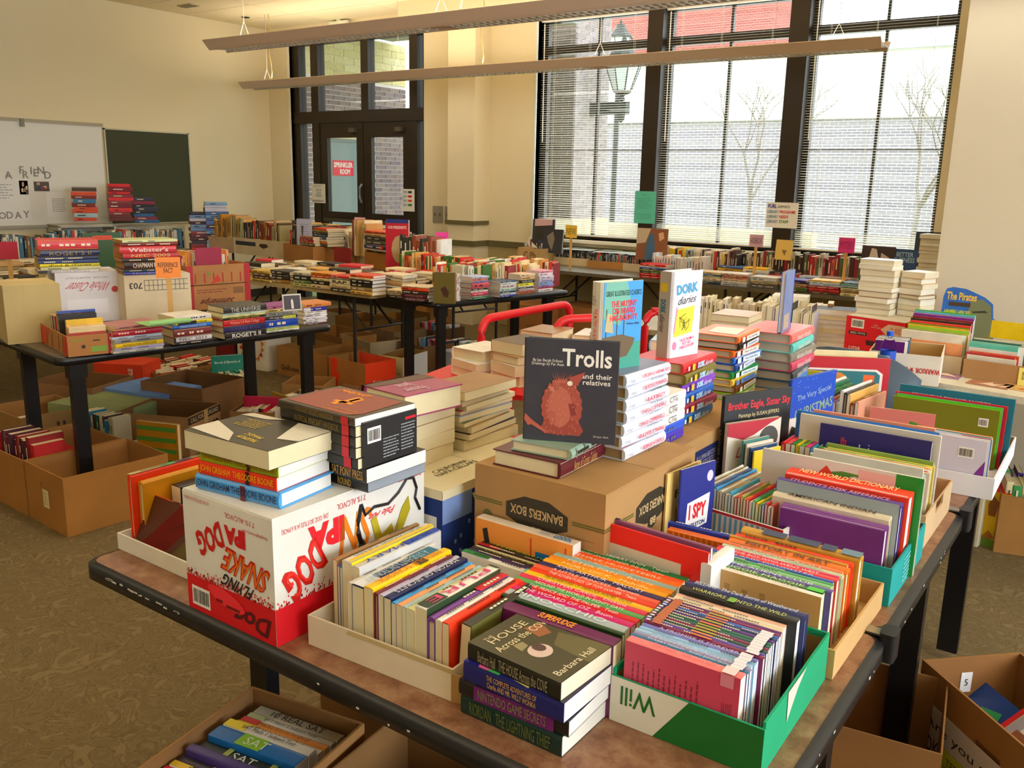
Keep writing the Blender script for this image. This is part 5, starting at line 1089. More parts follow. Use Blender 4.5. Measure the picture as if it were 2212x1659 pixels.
book(Mt @ T(.0, .104, 0), .262, .20, .05, 'S', 'e04c30', True, 'thick orange-red dictionary with cream capitals in the teal box', G, page='white', title='NEW WORLD DICTIONARY', tcol='f0d8a0', tw=.8, bold=.01)
def cov_cartoon(e, D):
    h, w, t = D; F = 'bottom'; put_rect(e, F, D, 0, 0, h, w, 'd8d4cc')
    put_rect(e, F, D, h*.84, 0, h, w, '2c8c3c', .0008); put_poly(e, F, D, [(h*.36,w*.86),(h*.52,w*.92),(h*.8,w*.9),(h*.84,w*.7),(h*.5,w*.7),(h*.4,w*.78)], '5c9048', .0008); put_rect(e, F, D, h*.62, w*.72, h*.84, w*.97, 'e0b8b0', .001); put_poly(e, F, D, [(h*.34,w*.8),(h*.42,w*.95),(h*.48,w*.84)], 'c84838', .0012)
    put_poly(e, F, D, [(h*(.60+.05*math.cos(a)), w*(.82+.07*math.sin(a))) for a in [k*PI/6 for k in range(12)]], 'e4dcd0', .0014); barcode(e, F, D, h*.8, w*.62, h*.06, w*.12, .0014)
book(Mt @ T(-.075, .162, .0), .352, .225, .014, 'S', 'd4d2c8', True, 'wide pale board book with a green patch behind the orange-red dictionary', None, page='white', big=True, marks=False, cover=cov_cartoon)
# ---- tan tray with handle and the picture books
e, D = open_box('book_box', 'beige open box with a hand hole on the right table edge', FR((-.625, 2.155, TZ), 0), (.285, .33, .085), 'c4aa88', TRAYG, hole=('right',))
G = 'picture books in the beige box'
Mb = T(-.618, 2.165, TZ+.0045)
y = row(Mb, 'd8d4c8:9:d190;b0d8d8:6;e8e4dc:8;4c8cb8:9:d178:l245;e0c8b0:5;a82030:8;e8e4dc:5;e0dcc8:7;5c3c78:6;d8a050:8;e0d8b0:7;64a048:6;e8d060:7;88a058:8:d182;d8c8a0:6;2c8c80:7:l235', .255, .172, 'of the beige box', G, 'front', jit=.012, big=True, page='white')
def cov_purp(e, D):
    h, w, t = D; F = 'bottom'; put_rect(e, F, D, 0, 0, h, w, '2c2460'); put_text(e, 'AND THE\nIN A\nDO LIKE IN A DEEP\nDARKNESS', F, D, h*.2, w*.5, w*.75, h*.24, 90, 'c03040', .001, .02)
    blurlines(e, F, D, h*.36, w*.08, h*.78, w*.85, 10, 'c4c0d8', True); put_rect(e, F, D, h*.86, w*.5, h*.88, w*.75, 'c02838', .001); put_poly(e, F, D, [(h*.82,0),(h,0),(h,w*.3)], 'b87850', .001)
book(T(-.640, 2.165+y+.004, TZ+.006), .27, .222, .008, 'S', '322a68', False, 'violet-navy picture book with red vertical lettering on its back cover', G, page='white', big=True, marks=False, cover=cov_purp)
book(T(-.60, 2.133+y+.016, TZ+.006), .262, .19, .006, 'S', '4ab0a0', False, 'turquoise card divider book beside the violet-navy cover', G, page='white', big=True, marks=False) if False else MB
def cov_wht(e, D): put_rect(e, 'bottom', D, 0, 0, D[0], D[1], 'd4ccbe')
book(T(-.70, 2.17+y+.02, TZ), .345, .24, .012, 'S', 'e8e6e0', True, 'very large pale grey board book standing behind the violet-navy cover', None, page='white', big=True, marks=False, cover=cov_wht)
book(T(-.715, 2.17+y+.034, TZ), .352, .244, .008, 'S', '2c68a8', True, 'blue-edged tall book just behind the pale grey board book', None, page='white', big=True, marks=False, cover=lambda e, D: put_rect(e, 'bottom', D, 0, 0, D[0], D[1], '3a7cc0'))
book(T(-.675, 2.17+y+.044, TZ), .30, .25, .012, 'S', 'e0a088', True, 'salmon pink picture book rising behind the pale grey board book', None, page='white', big=True, marks=False, cover=lambda e, D: (put_rect(e, 'bottom', D, 0, 0, D[0], D[1], 'd89880'), barcode(e, 'bottom', D, .235, .19, .04, .03)))

# ================================================================ near tables: back part
e, D = shut_box('shipping_carton', 'plain brown carton under the striped-spine comic pile', FR((-1.12, 2.37, TZ), 2), (.25, .62, .20), 'kraft')
Zd = TZ+.2006
G = 'striped comic hardbacks in a pile'; z = 0
CM = [('8cc43c','lime green','e0f0c0'),('7a4a2c','dark brown','e8dcc8'),('f0d060','pale yellow','6a8cc0'),('2c8c4c','green','e4f0f0'),('3858a8','deep blue','e4ecf8'),('3c78c8','bright blue','dce8f8'),('e87830','orange and white striped','f4ece0'),('2c2c2c','black','dce0e4'),('f08850','pale orange','f4e8e0')]
for i, (c, nm, lc) in enumerate(CM):
    t = .021; bk, D = book(FR((-1.10+random.uniform(-.004,.006), 2.475+random.uniform(-.01,.006), Zd+z), 2), .205, .145, t, 'R', c, True, '%s comic hardback, %s' % (nm, 'topmost of its pile right of the white diary' if i == 8 else ('lowest of its pile behind the black bison book' if i == 0 else '%s from the bottom of the comic pile' % ordn(i+1))), G, page='c8bca8', marks=False, yaw=random.uniform(-4,4))
    put_rect(bk, 'front', D, D[0]*.26, t*.16, D[0]*.88, t*.86, lc, .0058, 'title_band'); put_text(bk, random.choice(('Dear Dumb Diary','Diary of a Kid')), 'front', D, D[0]*.56, t*.5, D[0]*.45, t*.42, 0, '506070', .0064); put_rect(bk, 'front', D, D[0]*.07, t*.16, D[0]*.19, t*.86, lc, .0058, 'title_band')
    if i in (0, 6, 4, 5): put_multi(bk, 'front', D, [(u*D[0], 0, u*D[0]+.003, t*.14) for u in [k*.04 for k in range(24)]]+[(u*D[0], t*.88, u*D[0]+.003, t) for u in [k*.04 for k in range(24)]], 'f0ece0', .0056, 'edge_dashes')
    z += t+.0006
put_poly(bk, 'top', D, [(.03,.02),(.16,.03),(.15,.12),(.04,.11)], 'ece4dc', .001)
G = 'pastel classic hardbacks in a pile'; z = 0
for i, (c, nm) in enumerate((('2c80b8','blue'),('38505c','slate'),('c85470','rose'),('8a8478','taupe'),('6cc8c0','aqua'),('e8807c','salmon'))):
    t = .0295; book(FR((-1.03+random.uniform(-.004,.008), 2.71+random.uniform(-.008,.006), Zd+z), 2), .25, .165, t, 'R', c, True, '%s cloth hardback, %s' % (nm, 'topmost of its pile, under the standing blue book' if i == 5 else ('lowest of its pile' if i == 0 else '%s from the bottom of the pastel pile' % ordn(i+1))), G, page='b8b0a0', title='Adventures in Wonderland', tcol='f0e4dc', tw=.6, yaw=random.uniform(-4,4)); z += t+.0006
book(FR((-.90, 2.70, Zd+z), 98), .19, .14, .014, 'K', '7f8cb4', True, 'grey-blue hardback standing half open on the pastel pile', None, page='white', marks=False, cover=lambda e, D: (put_rect(e, 'front', D, 0, 0, D[0], D[2], '4c78c0', .0056), put_rect(e, 'bottom', D, D[0]*.7, D[1]*.1, D[0]*.95, D[1]*.7, 'b4a898')))
# standing covers left of the teal box
def cov_eagle(e, D):
    h, w, t = D; F = 'top'; put_rect(e, F, D, 0, .002, h, w, '28282a'); put_text(e, 'Brother Eagle, Sister Sky', F, D, h*.11, w*.52, w*.92, h*.09, 90, 'c83440', .0012, .02); put_text(e, 'Paintings by SUSAN JEFFERS', F, D, h*.20, w*.52, w*.6, h*.045, 90, 'e0d0a0', .0012)
    put_poly(e, F, D, [(h*(.45+.16*math.cos(a)+.02*math.sin(7*a)), w*(.52+.33*math.sin(a))) for a in [k*PI/12 for k in range(24)]], '8a8c94', .0008); put_poly(e, F, D, [(h*(.38+.09*math.cos(a)), w*(.56+.17*math.sin(a))) for a in [k*PI/8 for k in range(16)]], 'e4e4ea', .001)
    for v, s in ((.24,1),(.86,-1)): put_poly(e, F, D, [(h*.48,w*v),(h*.30,w*(v+.02*s)),(h*.46,w*(v+.07*s))], 'd0d0d4', .0012)
book(FR((-.838, 2.12, TZ), 66), .30, .245, .012, 'C', '1c1c1e', True, 'large black bison-covered picture book standing on edge', None, page='white', big=True, title='BROTHER EAGLE', tcol='b0a890', cover=cov_eagle, tw=.4)
def cov_racc(e, D):
    h, w, t = D; F = 'top'; put_rect(e, F, D, 0, .002, h, w, 'e0d8cc'); put_poly(e, F, D, [(0,.002),(0,w),(h*.05,w*.8),(h*.16,w*.5),(h*.2,w*.3),(h*.14,.002)], 'a82c3c', .0008); put_poly(e, F, D, [(h*(.22+.14*math.cos(a)), w*(.78+.18*math.sin(a))) for a in [k*PI/8 for k in range(16)]], '54504c', .001)
    put_text(e, 'Little', F, D, h*.34, w*.38, w*.34, h*.12, 90, 'b05048', .0012, 0, .3); put_text(e, 'RACCOON', F, D, h*.60, w*.5, w*.8, h*.13, 90, 'a84440', .0012, .01); put_multi(e, F, D, [(h*.75+k*.008, .002, h*.75+k*.008+.003, w*.12) for k in range(7)], 'c05040', .001)
book(FR((-.815, 2.095, TZ), 64), .235, .185, .012, 'C', 'c8b8a8', True, 'white and red raccoon picture book leaning before the bison book', None, page='white', big=True, marks=False, cover=cov_racc)
def cov_xmas(e, D):
    h, w, t = D; F = 'top'; put_rect(e, F, D, 0, .002, h, w, '1c4ca8'); put_text(e, 'The Very Special', F, D, h*.2, w*.52, w*.75, h*.08, 90+4, '9cb4c8', .0012); put_text(e, 'CHRISTMAS', F, D, h*.36, w*.54, w*.85, h*.11, 90+4, '94a890', .0012, .01)
    put_multi(e, F, D, [(u, v, u+.002, v+.002) for u, v in [(random.uniform(.005,h*.8), random.uniform(.008,w-.005)) for _ in range(46)]], 'e4ecf8', .001, 'printed_stars'); put_poly(e, F, D, [(h*.95,w*.35),(h*.7,w*.45),(h*.5,w*.7),(h*.55,w*.85),(h*.95,w*.8)], 'c89a6c', .001); put_poly(e, F, D, [(h*.52,w*.72),(h*.58,w*.86),(h*.7,w*.8),(h*.6,w*.68)], 'f0e8dc', .0012); put_poly(e, F, D, [(h,w*.2),(h*.85,w*.35),(h*.8,w*.6),(h,w*.8)], '8a5c3c', .0011)
book(FR((-.79, 2.50, TZ), 77), .285, .25, .010, 'C', '1848a0', True, 'deep blue star-speckled Christmas picture book standing upright', None, page='cream', big=True, marks=False, cover=cov_xmas)
book(FR((-.79, 2.33, TZ), 70), .19, .15, .008, 'C', 'e8e4dc', True, 'white picture book with a blue bird beside the bison book', None, page='white', big=True, marks=False, cover=lambda e, D: (put_rect(e, 'top', D, 0, .002, D[0], D[1], 'e8e4dc'), put_poly(e, 'top', D, [(.03,.06),(.08,.03),(.13,.06),(.11,.13),(.05,.12)], '5c78c8', .001), put_poly(e, 'top', D, [(.02,.10),(.05,.09),(.04,.15)], '383438', .0012)))
# small paperbacks standing in front of raccoon book
G = 'small picture paperbacks standing by the gold book'
for i, (x, y, c, nm) in enumerate(((-.775, 2.11, '5c8c84', 'sea-green'), (-.763, 2.105, 'e8dccc', 'cream'), (-.751, 2.10, '2c4c70', 'navy'), (-.739, 2.095, 'ecd44c', 'yellow'))):
    bk, D = book(FR((x, y, TZ), 70), .195-.006*i, .10, .006, 'C', c, False, '%s thin storybook, %s from the raccoon cover' % (nm, ordn(i+1)), G, page='white', big=True, marks=False)
put_text(bk, 'ATTACK', 'top', D, .135, .075, .08, .014, 90, 'd85c2c', .0012, .03); put_poly(bk, 'top', D, [(.15,.03),(.17,.06),(.19,.1),(.2,.04)], '5c9c38', .001)
e, D = open_box('book_tray', 'gold patterned low box before the red and green leaning readers', FR((-.735, 2.215, TZ), -3), (.20, .26, .145), 'b8a848', TRAYG, inside='4a4434')
put_rect(e, 'front', D, 0, .13, .20, .145, 'c8bc80', .0008); blurlines(e, 'front', D, .01, .02, .19, .125, 8, '9c8c30'); put_multi(e, 'front', D, [(u, .133, u+.005, .142) for u in [.004+.012*k for k in range(16)]], '54502c', .0012, 'leaf_border')
G = 'small leaning books in the gold box'; x = -.722
for i, (c, nm) in enumerate((('d83838','red'),('e05048','bright red'),('2c8c48','green'),('e8d040','yellow'),('78b048','leaf green'),('d84890','pink'),('38a0c0','turquoise'),('606874','slate'),('7468a0','violet'),('d89038','amber'),('4a3028','dark brown'),('8a5c48','brown'),('4870b0','blue'),('c83848','crimson'),('8a70b0','lilac'))):
    t = random.choice((.009, .011, .013)); book(T(x, 2.445, TZ+.02) @ Rz(-PI/2-.02), .19, .15, t, 'S', c, i % 3 == 0, '%s small book, %s from the raccoon cover in the gold box' % (nm, ordn(i+1)), G, page='white'); x += t+.0012
# ---- wide white tray at the far right corner
e, D = open_box('book_tray', 'white cardboard tray overhanging the far right table corner', FR((-.66, 2.64, TZ), 1), (.40, .52, .062), 'e2e2e6', TRAYG, inside='9a8058')
G = 'large picture books in the white corner tray'; Mw = T(-.63, 2.95, TZ+.005)
def covc(c, bc=True):
    def f(e, D):
        put_rect(e, 'bottom', D, 0, 0, D[0], D[1], c)
        if bc: barcode(e, 'bottom', D, D[0]*.82, D[1]*.7, D[0]*.09, D[1]*.14, .001)
    return f
book(Mw @ T(.03, -.02, 0), .30, .185, .009, 'S', '7ec040', True, 'olive-backed picture book with a lime spine, front of the corner tray', G, page='white', big=True, cover=covc('787a24'), marks=False)
book(Mw @ T(.035, -.008, 0), .30, .192, .008, 'S', '5aa8b8', True, 'lime and blue picture book behind the olive one', G, page='white', big=True, marks=True, cover=covc('6cb830', False))
book(Mw @ T(.03, .004, 0), .315, .195, .016, 'S', 'c82c34', True, 'red picture book with white lettering in the corner tray', G, page='white', big=True, title='FAVOURITE BEDTIME STORIES', tcol='f4dcdc', tw=.7, cover=covc('b02430'))
book(Mw @ T(.035, .030, 0), .325, .215, .02, 'S', '187888', True, 'tall teal hardback at the very back of the corner tray', G, page='white', big=True, title="Ripley's", tcol='c8e0e4', tw=.2, cover=covc('1c7080', False))
Mw2 = T(-.48, 2.655, TZ+.005)
book(Mw2, .19, .155, .006, 'S', 'e4e0ec', False, 'white softcover with a purple corner at the front of the corner tray', G, page='white', big=True, marks=False, cover=lambda e, D: (put_rect(e, 'bottom', D, 0, 0, D[0], D[1], 'd4d0dc'), put_poly(e, 'bottom', D, [(.10,0),(.19,0),(.19,.10),(.15,.03)], '7c3c8c', .001), barcode(e, 'bottom', D, .12, .10, .04, .03, .0012)))
row(Mw2 @ T(0, .008, 0), 'd8d0c8:5:n;2c70b0:6:b.6,1,d84838;e8e4dc:5:n;3c8098:6;1c4c58:9;d8c890:6;c85038:5', .195, .158, 'of the small front group in the corner tray', G, 'front', jit=.004, big=True, page='white')
# books leaning between the christmas book and the corner tray
G = 'books leaning beside the Christmas book'; x = -.80
for i, (c, nm, w_, t) in enumerate((('e8ece8','white',.20,.012),('2c7c60','dark green',.195,.01),('48a070','green',.18,.008),('1c5c50','deep green',.175,.009),('b87040','rust',.165,.012),('5c2c7c','purple',.16,.016),('d8d4c8','pale grey',.16,.008),('e8e8e4','ivory',.20,.010),('4c4840','charcoal',.195,.010),('e0b870','sand',.19,.009),('8a5438','brown',.165,.014),('d8a088','salmon',.17,.010))):
    book(T(x, 3.08, TZ) @ Rz(-PI/2-.12), .235, w_, t, 'S', c, i % 2 == 0, '%s book, %s right of the Christmas book' % (nm, ordn(i+1)), G, page='white'); x += t+.0015
book(FR((-.66, 2.90, TZ), 8), .19, .15, .008, 'S', 'e0b8a0', False, 'pink and green flowered picture book lying before the sand-coloured spine', None, page='cream', big=True, marks=False, cover=lambda e, D: (put_rect(e, 'bottom', D, 0, 0, D[0], D[1], 'c88078'), put_poly(e, 'bottom', D, [(.1,.05),(.15,.03),(.16,.11),(.12,.12)], '508838', .001)))
# big board books at the very back
def cov_tig(e, D):
    h, w, t = D; F = 'top'; put_rect(e, F, D, 0, .003, h, w, 'b02430'); put_poly(e, F, D, [(h*.16,w*.08),(h*.16,w*.86),(h*.22,w*.93),(h*.9,w*.93),(h*.9,w*.08)], 'ece4dc', .0008); put_poly(e, F, D, [(h*.19,w*.08),(h*.19,w*.85),(h*.24,w*.90),(h*.9,w*.90),(h*.9,w*.08)], '3c7880', .001)
    put_poly(e, F, D, [(h*.19,w*.08),(h*.19,w*.34),(h*.7,w*.28),(h*.9,w*.08)], '342c68', .0012); put_poly(e, F, D, [(h*(.45+.24*math.cos(a)), w*(.42+.17*math.sin(a))) for a in [k*PI/10 for k in range(20)]], 'd8923c', .0014); put_rect(e, F, D, h*.24, w*.72, h*.75, w*.84, 'e0743c', .0014)
book(FR((-.955, 3.08, TZ), 30), .25, .31, .012, 'C', 'a82430', True, 'wide red-bordered board book standing at the back table edge', None, page='white', big=True, marks=False, cover=cov_tig)
book(FR((-.97, 3.12, TZ), 30), .265, .27, .010, 'C', 'ece0b4', True, 'cream-framed picture book behind the red-bordered board book', None, page='white', big=True, marks=False, cover=lambda e, D: put_rect(e, 'top', D, D[0]*.12, D[1]*.1, D[0], D[1]*.9, '6ca8a0', .0008))
book(FR((-1.0, 3.0, TZ), 20), .21, .15, .016, 'C', 'c8b82c', True, 'mustard-yellow storybook left of the red-bordered board book', None, page='white', big=True, marks=False, cover=lambda e, D: (put_rect(e, 'top', D, 0, .003, D[0], D[1], 'a89c30'), put_poly(e, 'top', D, [(.06,.03),(.08,.08),(.07,.1),(.1,.09),(.13,.06),(.09,.05)], '8a2c20', .001)))
# ---- red book cart with paper-backed books
ct = thing('book_cart', 'red tubular book cart in the aisle behind the grey picture book', 'cart', T(0, 0, 0)); R_ = 'c01c26'
def hoop(pts, r=.019):
    P = [Vector(p) for p in pts]; out = [P[0]]
    for i in range(1, len(P)-1):
        a = (P[i-1]-P[i]).normalized(); c = (P[i+1]-P[i]).normalized(); rr = .08
        for k in range(6):
            s = k/5; out.append((P[i]+a*rr)*(1-s)**2+P[i]*2*s*(1-s)+(P[i]+c*rr)*s*s)
    out.append(P[-1]); return MB().tube(out, r, 10)
def at3(px, py, z): p = W(px, py, z); return (p.x, p.y, p.z)
ha, hb = W(1040, 690, .98), W(1232, 655, .98)
hc, hd_ = W(1185, 715, .98), W(1310, 680, .98)
hc = W(1200, 690, .98)
for nm, a, c in (('end_hoop', ha, hb), ('end_hoop', hc, W(1318, 685, .98))):
    hoop([(a.x, a.y, .05), (a.x, a.y, a.z), (c.x, c.y, c.z), (c.x, c.y, .05)]).build(nm, M_PAINT, ct, None, R_, True)
h3 = W(1395, 672, .95), W(1440, 672, .95)
hoop([(h3[0].x, h3[0].y, .4), (h3[0].x, h3[0].y, .95), (h3[1].x, h3[1].y, .95), (h3[1].x, h3[1].y, .4)]).build('end_hoop', M_PAINT, ct, None, R_, True)
SH = FR((-2.28, 2.50, .80), 12)
MB().box(0, .95, 0, .95, 0, .02).build('shelf', M_PAINT, ct, SH, R_); MB().box(0, .95, 0, .95, -.45, -.43).build('shelf', M_PAINT, ct, SH, R_)
for x_, y_ in ((.03,.03),(.92,.03),(.03,.92),(.92,.92)):
    MB().box(x_-.015, x_+.015, y_-.015, y_+.015, -.72, 0).build('upright_post', M_PAINT, ct, SH, R_); MB().lathe([(0,-.02),(.03,-.02),(.03,.02),(0,.02)], 10).build('caster', M_METAL, ct, SH @ T(x_, y_, -.76) @ Rx(PI/2), 'black')
G = 'books with pale page edges on the red cart'
P8 = ['tan','kraft','e4dcc8','c8a878','8a6c4c','white']
Zs = .8206
def cartpile(px, py, z, n, ang, h, w, nm, topc):
    p = W(px, py, z); zz = Zs
    for i in range(n):
        t = random.uniform(.028, .045) if i < n-1 else .045; c = topc if i == n-1 else random.choice(P8)
        book(FR((p.x, p.y, zz), ang+random.uniform(-8, 8)), h, w, t, 'L', c, i % 2 == 0, '%s, %s on the red cart' % ('topmost book' if i == n-1 else '%s book from the bottom' % ordn(i+1), nm), G, page='cream', marks=False); zz += t+.0008
cartpile(975, 775, .88, 3, -8, .20, .17, 'open-topped pile at the left hoop', 'white')
cartpile(1060, 790, .88, 4, -12, .20, .16, 'pile against the grey picture book', '5c4a38')
cartpile(1180, 800, .88, 3, -5, .20, .16, 'pile hidden behind the grey picture book', 'tan')
cartpile(1235, 745, .88, 3, 12, .20, .17, 'pile right of the grey picture book', 'e4e0d0')
cartpile(1400, 770, .86, 3, 15, .20, .18, 'pile left of the white diary', 'paleblue')
cartpile(1120, 745, .88, 3, 10, .20, .17, 'low pile between the two red hoops', 'ltbrown')
# pile of blank-edged books between diary and comics, on a pale table behind
G = 'cream-edged novels behind the comic pile'
p = W(1530, 700, .9); 
sb = shut_box('storage_box', 'low brown box supporting novels behind the comic pile', FR((p.x-.01, p.y, .0)), (.3, .3, .82), 'kraftdark')
z = .8206
for i, t in enumerate((.03, .03, .035, .035)):
    book(FR((p.x, p.y+.02, z), 4), .2, .24, t, 'B', ['rose','5c7c9c','e0d4bc','tan'][i], True, '%s-covered novel, %s from the bottom behind the comic pile' % (['rose','blue','cream','tan'][i], ordn(i+1)), G, page='cream', marks=False); z += t+.0005
# dark plastic chair between tables
ch = thing('stacking_chair', 'blue-grey moulded chair back behind the mustard storybook', 'chair', FR((-1.26, 3.80, 0), -8))
b = MB(); n = 12; vs = []; fs = []
for k in range(n+1):
    x_ = .56*k/n; s = (k/n-.5)*2; top = .93-.10*abs(s)**3; yy = .07*s*s
    for zz, dy in ((.55, .02), (.72, 0), (top, -.04)):
        vs.append((x_, -yy*-1+dy*-1, zz)); 
    for zz, dy in ((top, -.04), (.72, 0), (.55, .02)):
        vs.append((x_, yy+dy*-1+.012, zz))
for k in range(n):
    for j in range(6): fs.append((k*6+j, k*6+(j+1) % 6, (k+1)*6+(j+1) % 6, (k+1)*6+j))
fs += [tuple(range(6))[::-1], tuple(n*6+j for j in range(6))]
b.add(vs, fs); b.build('backrest', M_PAINT, ch, None, '4c5a68', True)
MB().prism(rrect(.05, .51, -.46, -.02, .06), .43, .455).build('seat', M_PAINT, ch, None, '4c5a68')
for x_, y_ in ((.08,-.42),(.48,-.42)): MB().tube([(x_, y_, 0), (x_, y_+.02, .44)], .011).build('leg', M_METAL, ch, None, '8a8a8c')
for x_ in (.08,.48): MB().tube([(x_, .06, 0), (x_, -.02, .44), (x_, .02, .62)], .011).build('leg', M_METAL, ch, None, '8a8a8c')
# ================================================================ right white table
e, D = shut_box('paper_carton', 'red office paper carton with barcode under the tall blank-edged stack', FR((-1.235, 4.70, TZ), -16), (.315, .42, .19), 'c82430', lid='d8d0c0')
barcode(e, 'front', D, .03, .13, .07, .045); put_rect(e, 'front', D, .02, .095, .12, .112, '302424', .0012); put_text(e, 'Reorder 135848', 'front', D, .07, .1035, .08, .01, 180, 'e8e0d8', .0016); put_poly(e, 'front', D, [(.19,.14),(.23,.11),(.315,.11),(.315,.17),(.23,.17)], 'd8b8a0', .0012); put_text(e, '20 lb  92', 'front', D, .27, .14, .05, .03, 180, 'b83838', .0016); put_rect(e, 'front', D, .12, .05, .2, .075, '401014', .0012, 'hand_hole'); put_text(e, '8½x11', 'front', D, .06, .025, .06, .02, 180, 'e8d8d0', .0016, .02); put_text(e, '2500 sheets\nwhite', 'front', D, .165, .15, .05, .02, 180, 'e0b0a8', .0016)
G = 'blank-edged novels stacked on the red paper carton'
def palestack(p, ang, n, h, w, where, tt=(.02, .034)):
    z = p[2]
    for i in range(n):
        t = random.uniform(*tt)
        book(FR((p[0]+random.uniform(-.008,.008), p[1]+random.uniform(-.006,.006), z), ang+random.uniform(-5, 5)), h, w, t, 'B', random.choice(['tan','white','d8ccb0','8a6c50','cream','c8b898']), i % 3 == 0, 'blank-edged novel, %s %s' % ('topmost' if i == n-1 else ('lowest' if i == 0 else ordn(i+1)+' from the bottom'), where), G, page='e4dac2' if i % 2 else 'ece6d6', marks=False); z += t+.0006
palestack((-1.225, 4.80, TZ+.1906), -8, 10, .175, .13, 'of the tall stack beside the dark standing covers')
palestack((-1.03, 4.86, TZ+.1906), -20, 8, .12, .14, 'of the stack just right of the tallest one')
palestack((-1.42, 7.18, TZ), -6, 17, .24, .17, 'of the far stack against the alcove corner', (.022, .034))
e, D = open_box('book_box', 'white cardboard box with red upside-down capitals holding small books', FR((-.955, 4.06, TZ), 8), (.29, .36, .13), 'e8e0d2', inside='b89868')
put_text(e, 'WARRIOR ★ SUPPLY SOURCE', 'front', D, .15, .06, .28, .03, 180, 'c02c30', .0012, .02)
G = 'small spines in the white capitals box'
row(FR((-.94, 4.09, TZ+.005), 8), '5c1c68:6:l120;f0ece0:9;e4dccc:8;384870:14:h;c8c0b0:9;4c6890:12;e0d8c8:8;d8c8a8:9;2850a0:9:h;e8dcc4:10;6c84b8:12;f0e8d8:9;48646c:11;8c6c48:10;284c50:12', .13, .17, 'of the white capitals box', G, 'front', jit=.004)
bo = thing('water_bottle', 'clear plastic water bottle with blue cap and label before the white box', 'bottle', T(-.865, 3.985+.02, TZ)); 
wm = bpy.data.materials.new('clear_plastic'); wm.use_nodes = True; p = wm.node_tree.nodes['Principled BSDF']; p.inputs['Transmission Weight'].default_value = 1; p.inputs['Roughness'].default_value = .03; p.inputs['Base Color'].default_value = (.86,.92,.96,1); p.inputs['IOR'].default_value = 1.06
MB().lathe([(0,0),(.028,0),(.032,.008),(.030,.02),(.032,.03),(.030,.05),(.032,.06),(.030,.08),(.032,.09),(.032,.15),(.034,.16),(.032,.175),(.014,.205),(.013,.215),(0,.216)], 20).build('bottle_body', wm, bo, None, None, True)
MB().lathe([(.0328,.095),(.0328,.15)], 20).build('label_wrap', M_PAINT, bo, None, '2450b0', True); MB().lathe([(.0145,.212),(.0145,.232),(0,.233)], 16).build('cap', M_PAINT, bo, None, '2858c0')
put_text(bo, 'WATER', 'front', (0,0,0), 0, .122, .035, .018, 0, 'e8f0f8', .034, .02)
e, D = open_box('book_box', 'long brown cardboard box labelled with a yellow board books note', FR((-.625, 4.40, TZ), -6), (.95, .34, .085), 'a8845c', inside='8a6a44')
nt_ = thing('sticky_note', 'pale yellow handwritten board books note on the brown box', 'note', FR((-.40, 4.372, TZ+.0), -6)); nd = (.085, .001, .08); MB().box(0, nd[0], 0, nd[1], .0, nd[2]).build('paper', M_PRINT, nt_, None, 'efe48c'); put_text(nt_, 'BOARD\nBOOKS', 'front', nd, .042, .045, .055, .035, 0, '6a6040', .001)
G = 'board books in the long brown box'
row(FR((-.615, 4.415, TZ+.005), -6), 'd8d0c0:8:d100;a83838:9:d110;c85838:9:d115;d8d0c8:7:d130;6cb8a8:12:d150;8cc0b0:9:d155;e8e4d8:8:d150;584838:8:d150;3c6c60:9:d160;d8d0b8:9:d165', .20, .15, 'of the long brown box', G, 'front', jit=.01, big=True, page='white')
book(FR((-.39, 4.46, TZ+.005), -6), .17, .28, .012, 'C', '1c7078', True, 'teal board book with an orange disc in the long brown box', None, page='white', big=True, marks=False, cover=lambda e, D: (put_rect(e, 'top', D, 0, 0, D[0], D[1], '1a7880'), put_poly(e, 'top', D, [(.03+.014*math.cos(k), .16+.014*math.sin(k)) for k in [q*PI/5 for q in range(10)]], 'd8603c', .001), put_rect(e, 'top', D, .06, .155, .13, .18, 'a84430', .001)))
book(FR((-.56, 4.60, TZ+.165), -10), .08, .24, .004, 'C', 'ecd02c', False, 'plain yellow folded card lying across the board books', None, page='yellow', big=True, marks=False)
G = 'books stacked upright in the back box'
e, D = open_box('book_box', 'low box crammed with bright picture books against the alcove wall', FR((-.925, 4.47, TZ), -4), (.285, .34, .08), 'c8b89c', inside='8a6a44')
row(FR((-.918, 4.49, TZ+.005), -4), 'e0a070:8:d130;e8e0d0:7;d8d8cc:6;58a0a0:9;c8a850:10;4888a8:8:d165;6c9858:9;c8b048:9;a8c850:8:d185;e8a838:9:d190;5c8c2c:8:d195;d84838:12:d205;3c3028:9:d215;d8b888:8;8a2838:12:d225;782c8c:12:d235;c83848:8:d235;6cb0c8:12:d245;58a848:8:d250', .27, .17, 'of the box of bright picture books', G, 'front', jit=.006, big=True, page='white')
pb = thing('die_cut_book', 'tall blue and green shaped board book leaning on the alcove wall', 'book', FR((-.84, 4.93, TZ), -2) @ Rx(math.radians(-7)))
out = [(0,0),(.24,0),(.25,.10),(.27,.16),(.26,.20),(.24,.21),(.23,.28),(.19,.31),(.14,.33),(.10,.345),(.04,.35),(.01,.34),(0,.30)]
MB().prism(out, 0, .012, axis='y').build('board_pages', M_COVER, pb, None, '3c70b8')
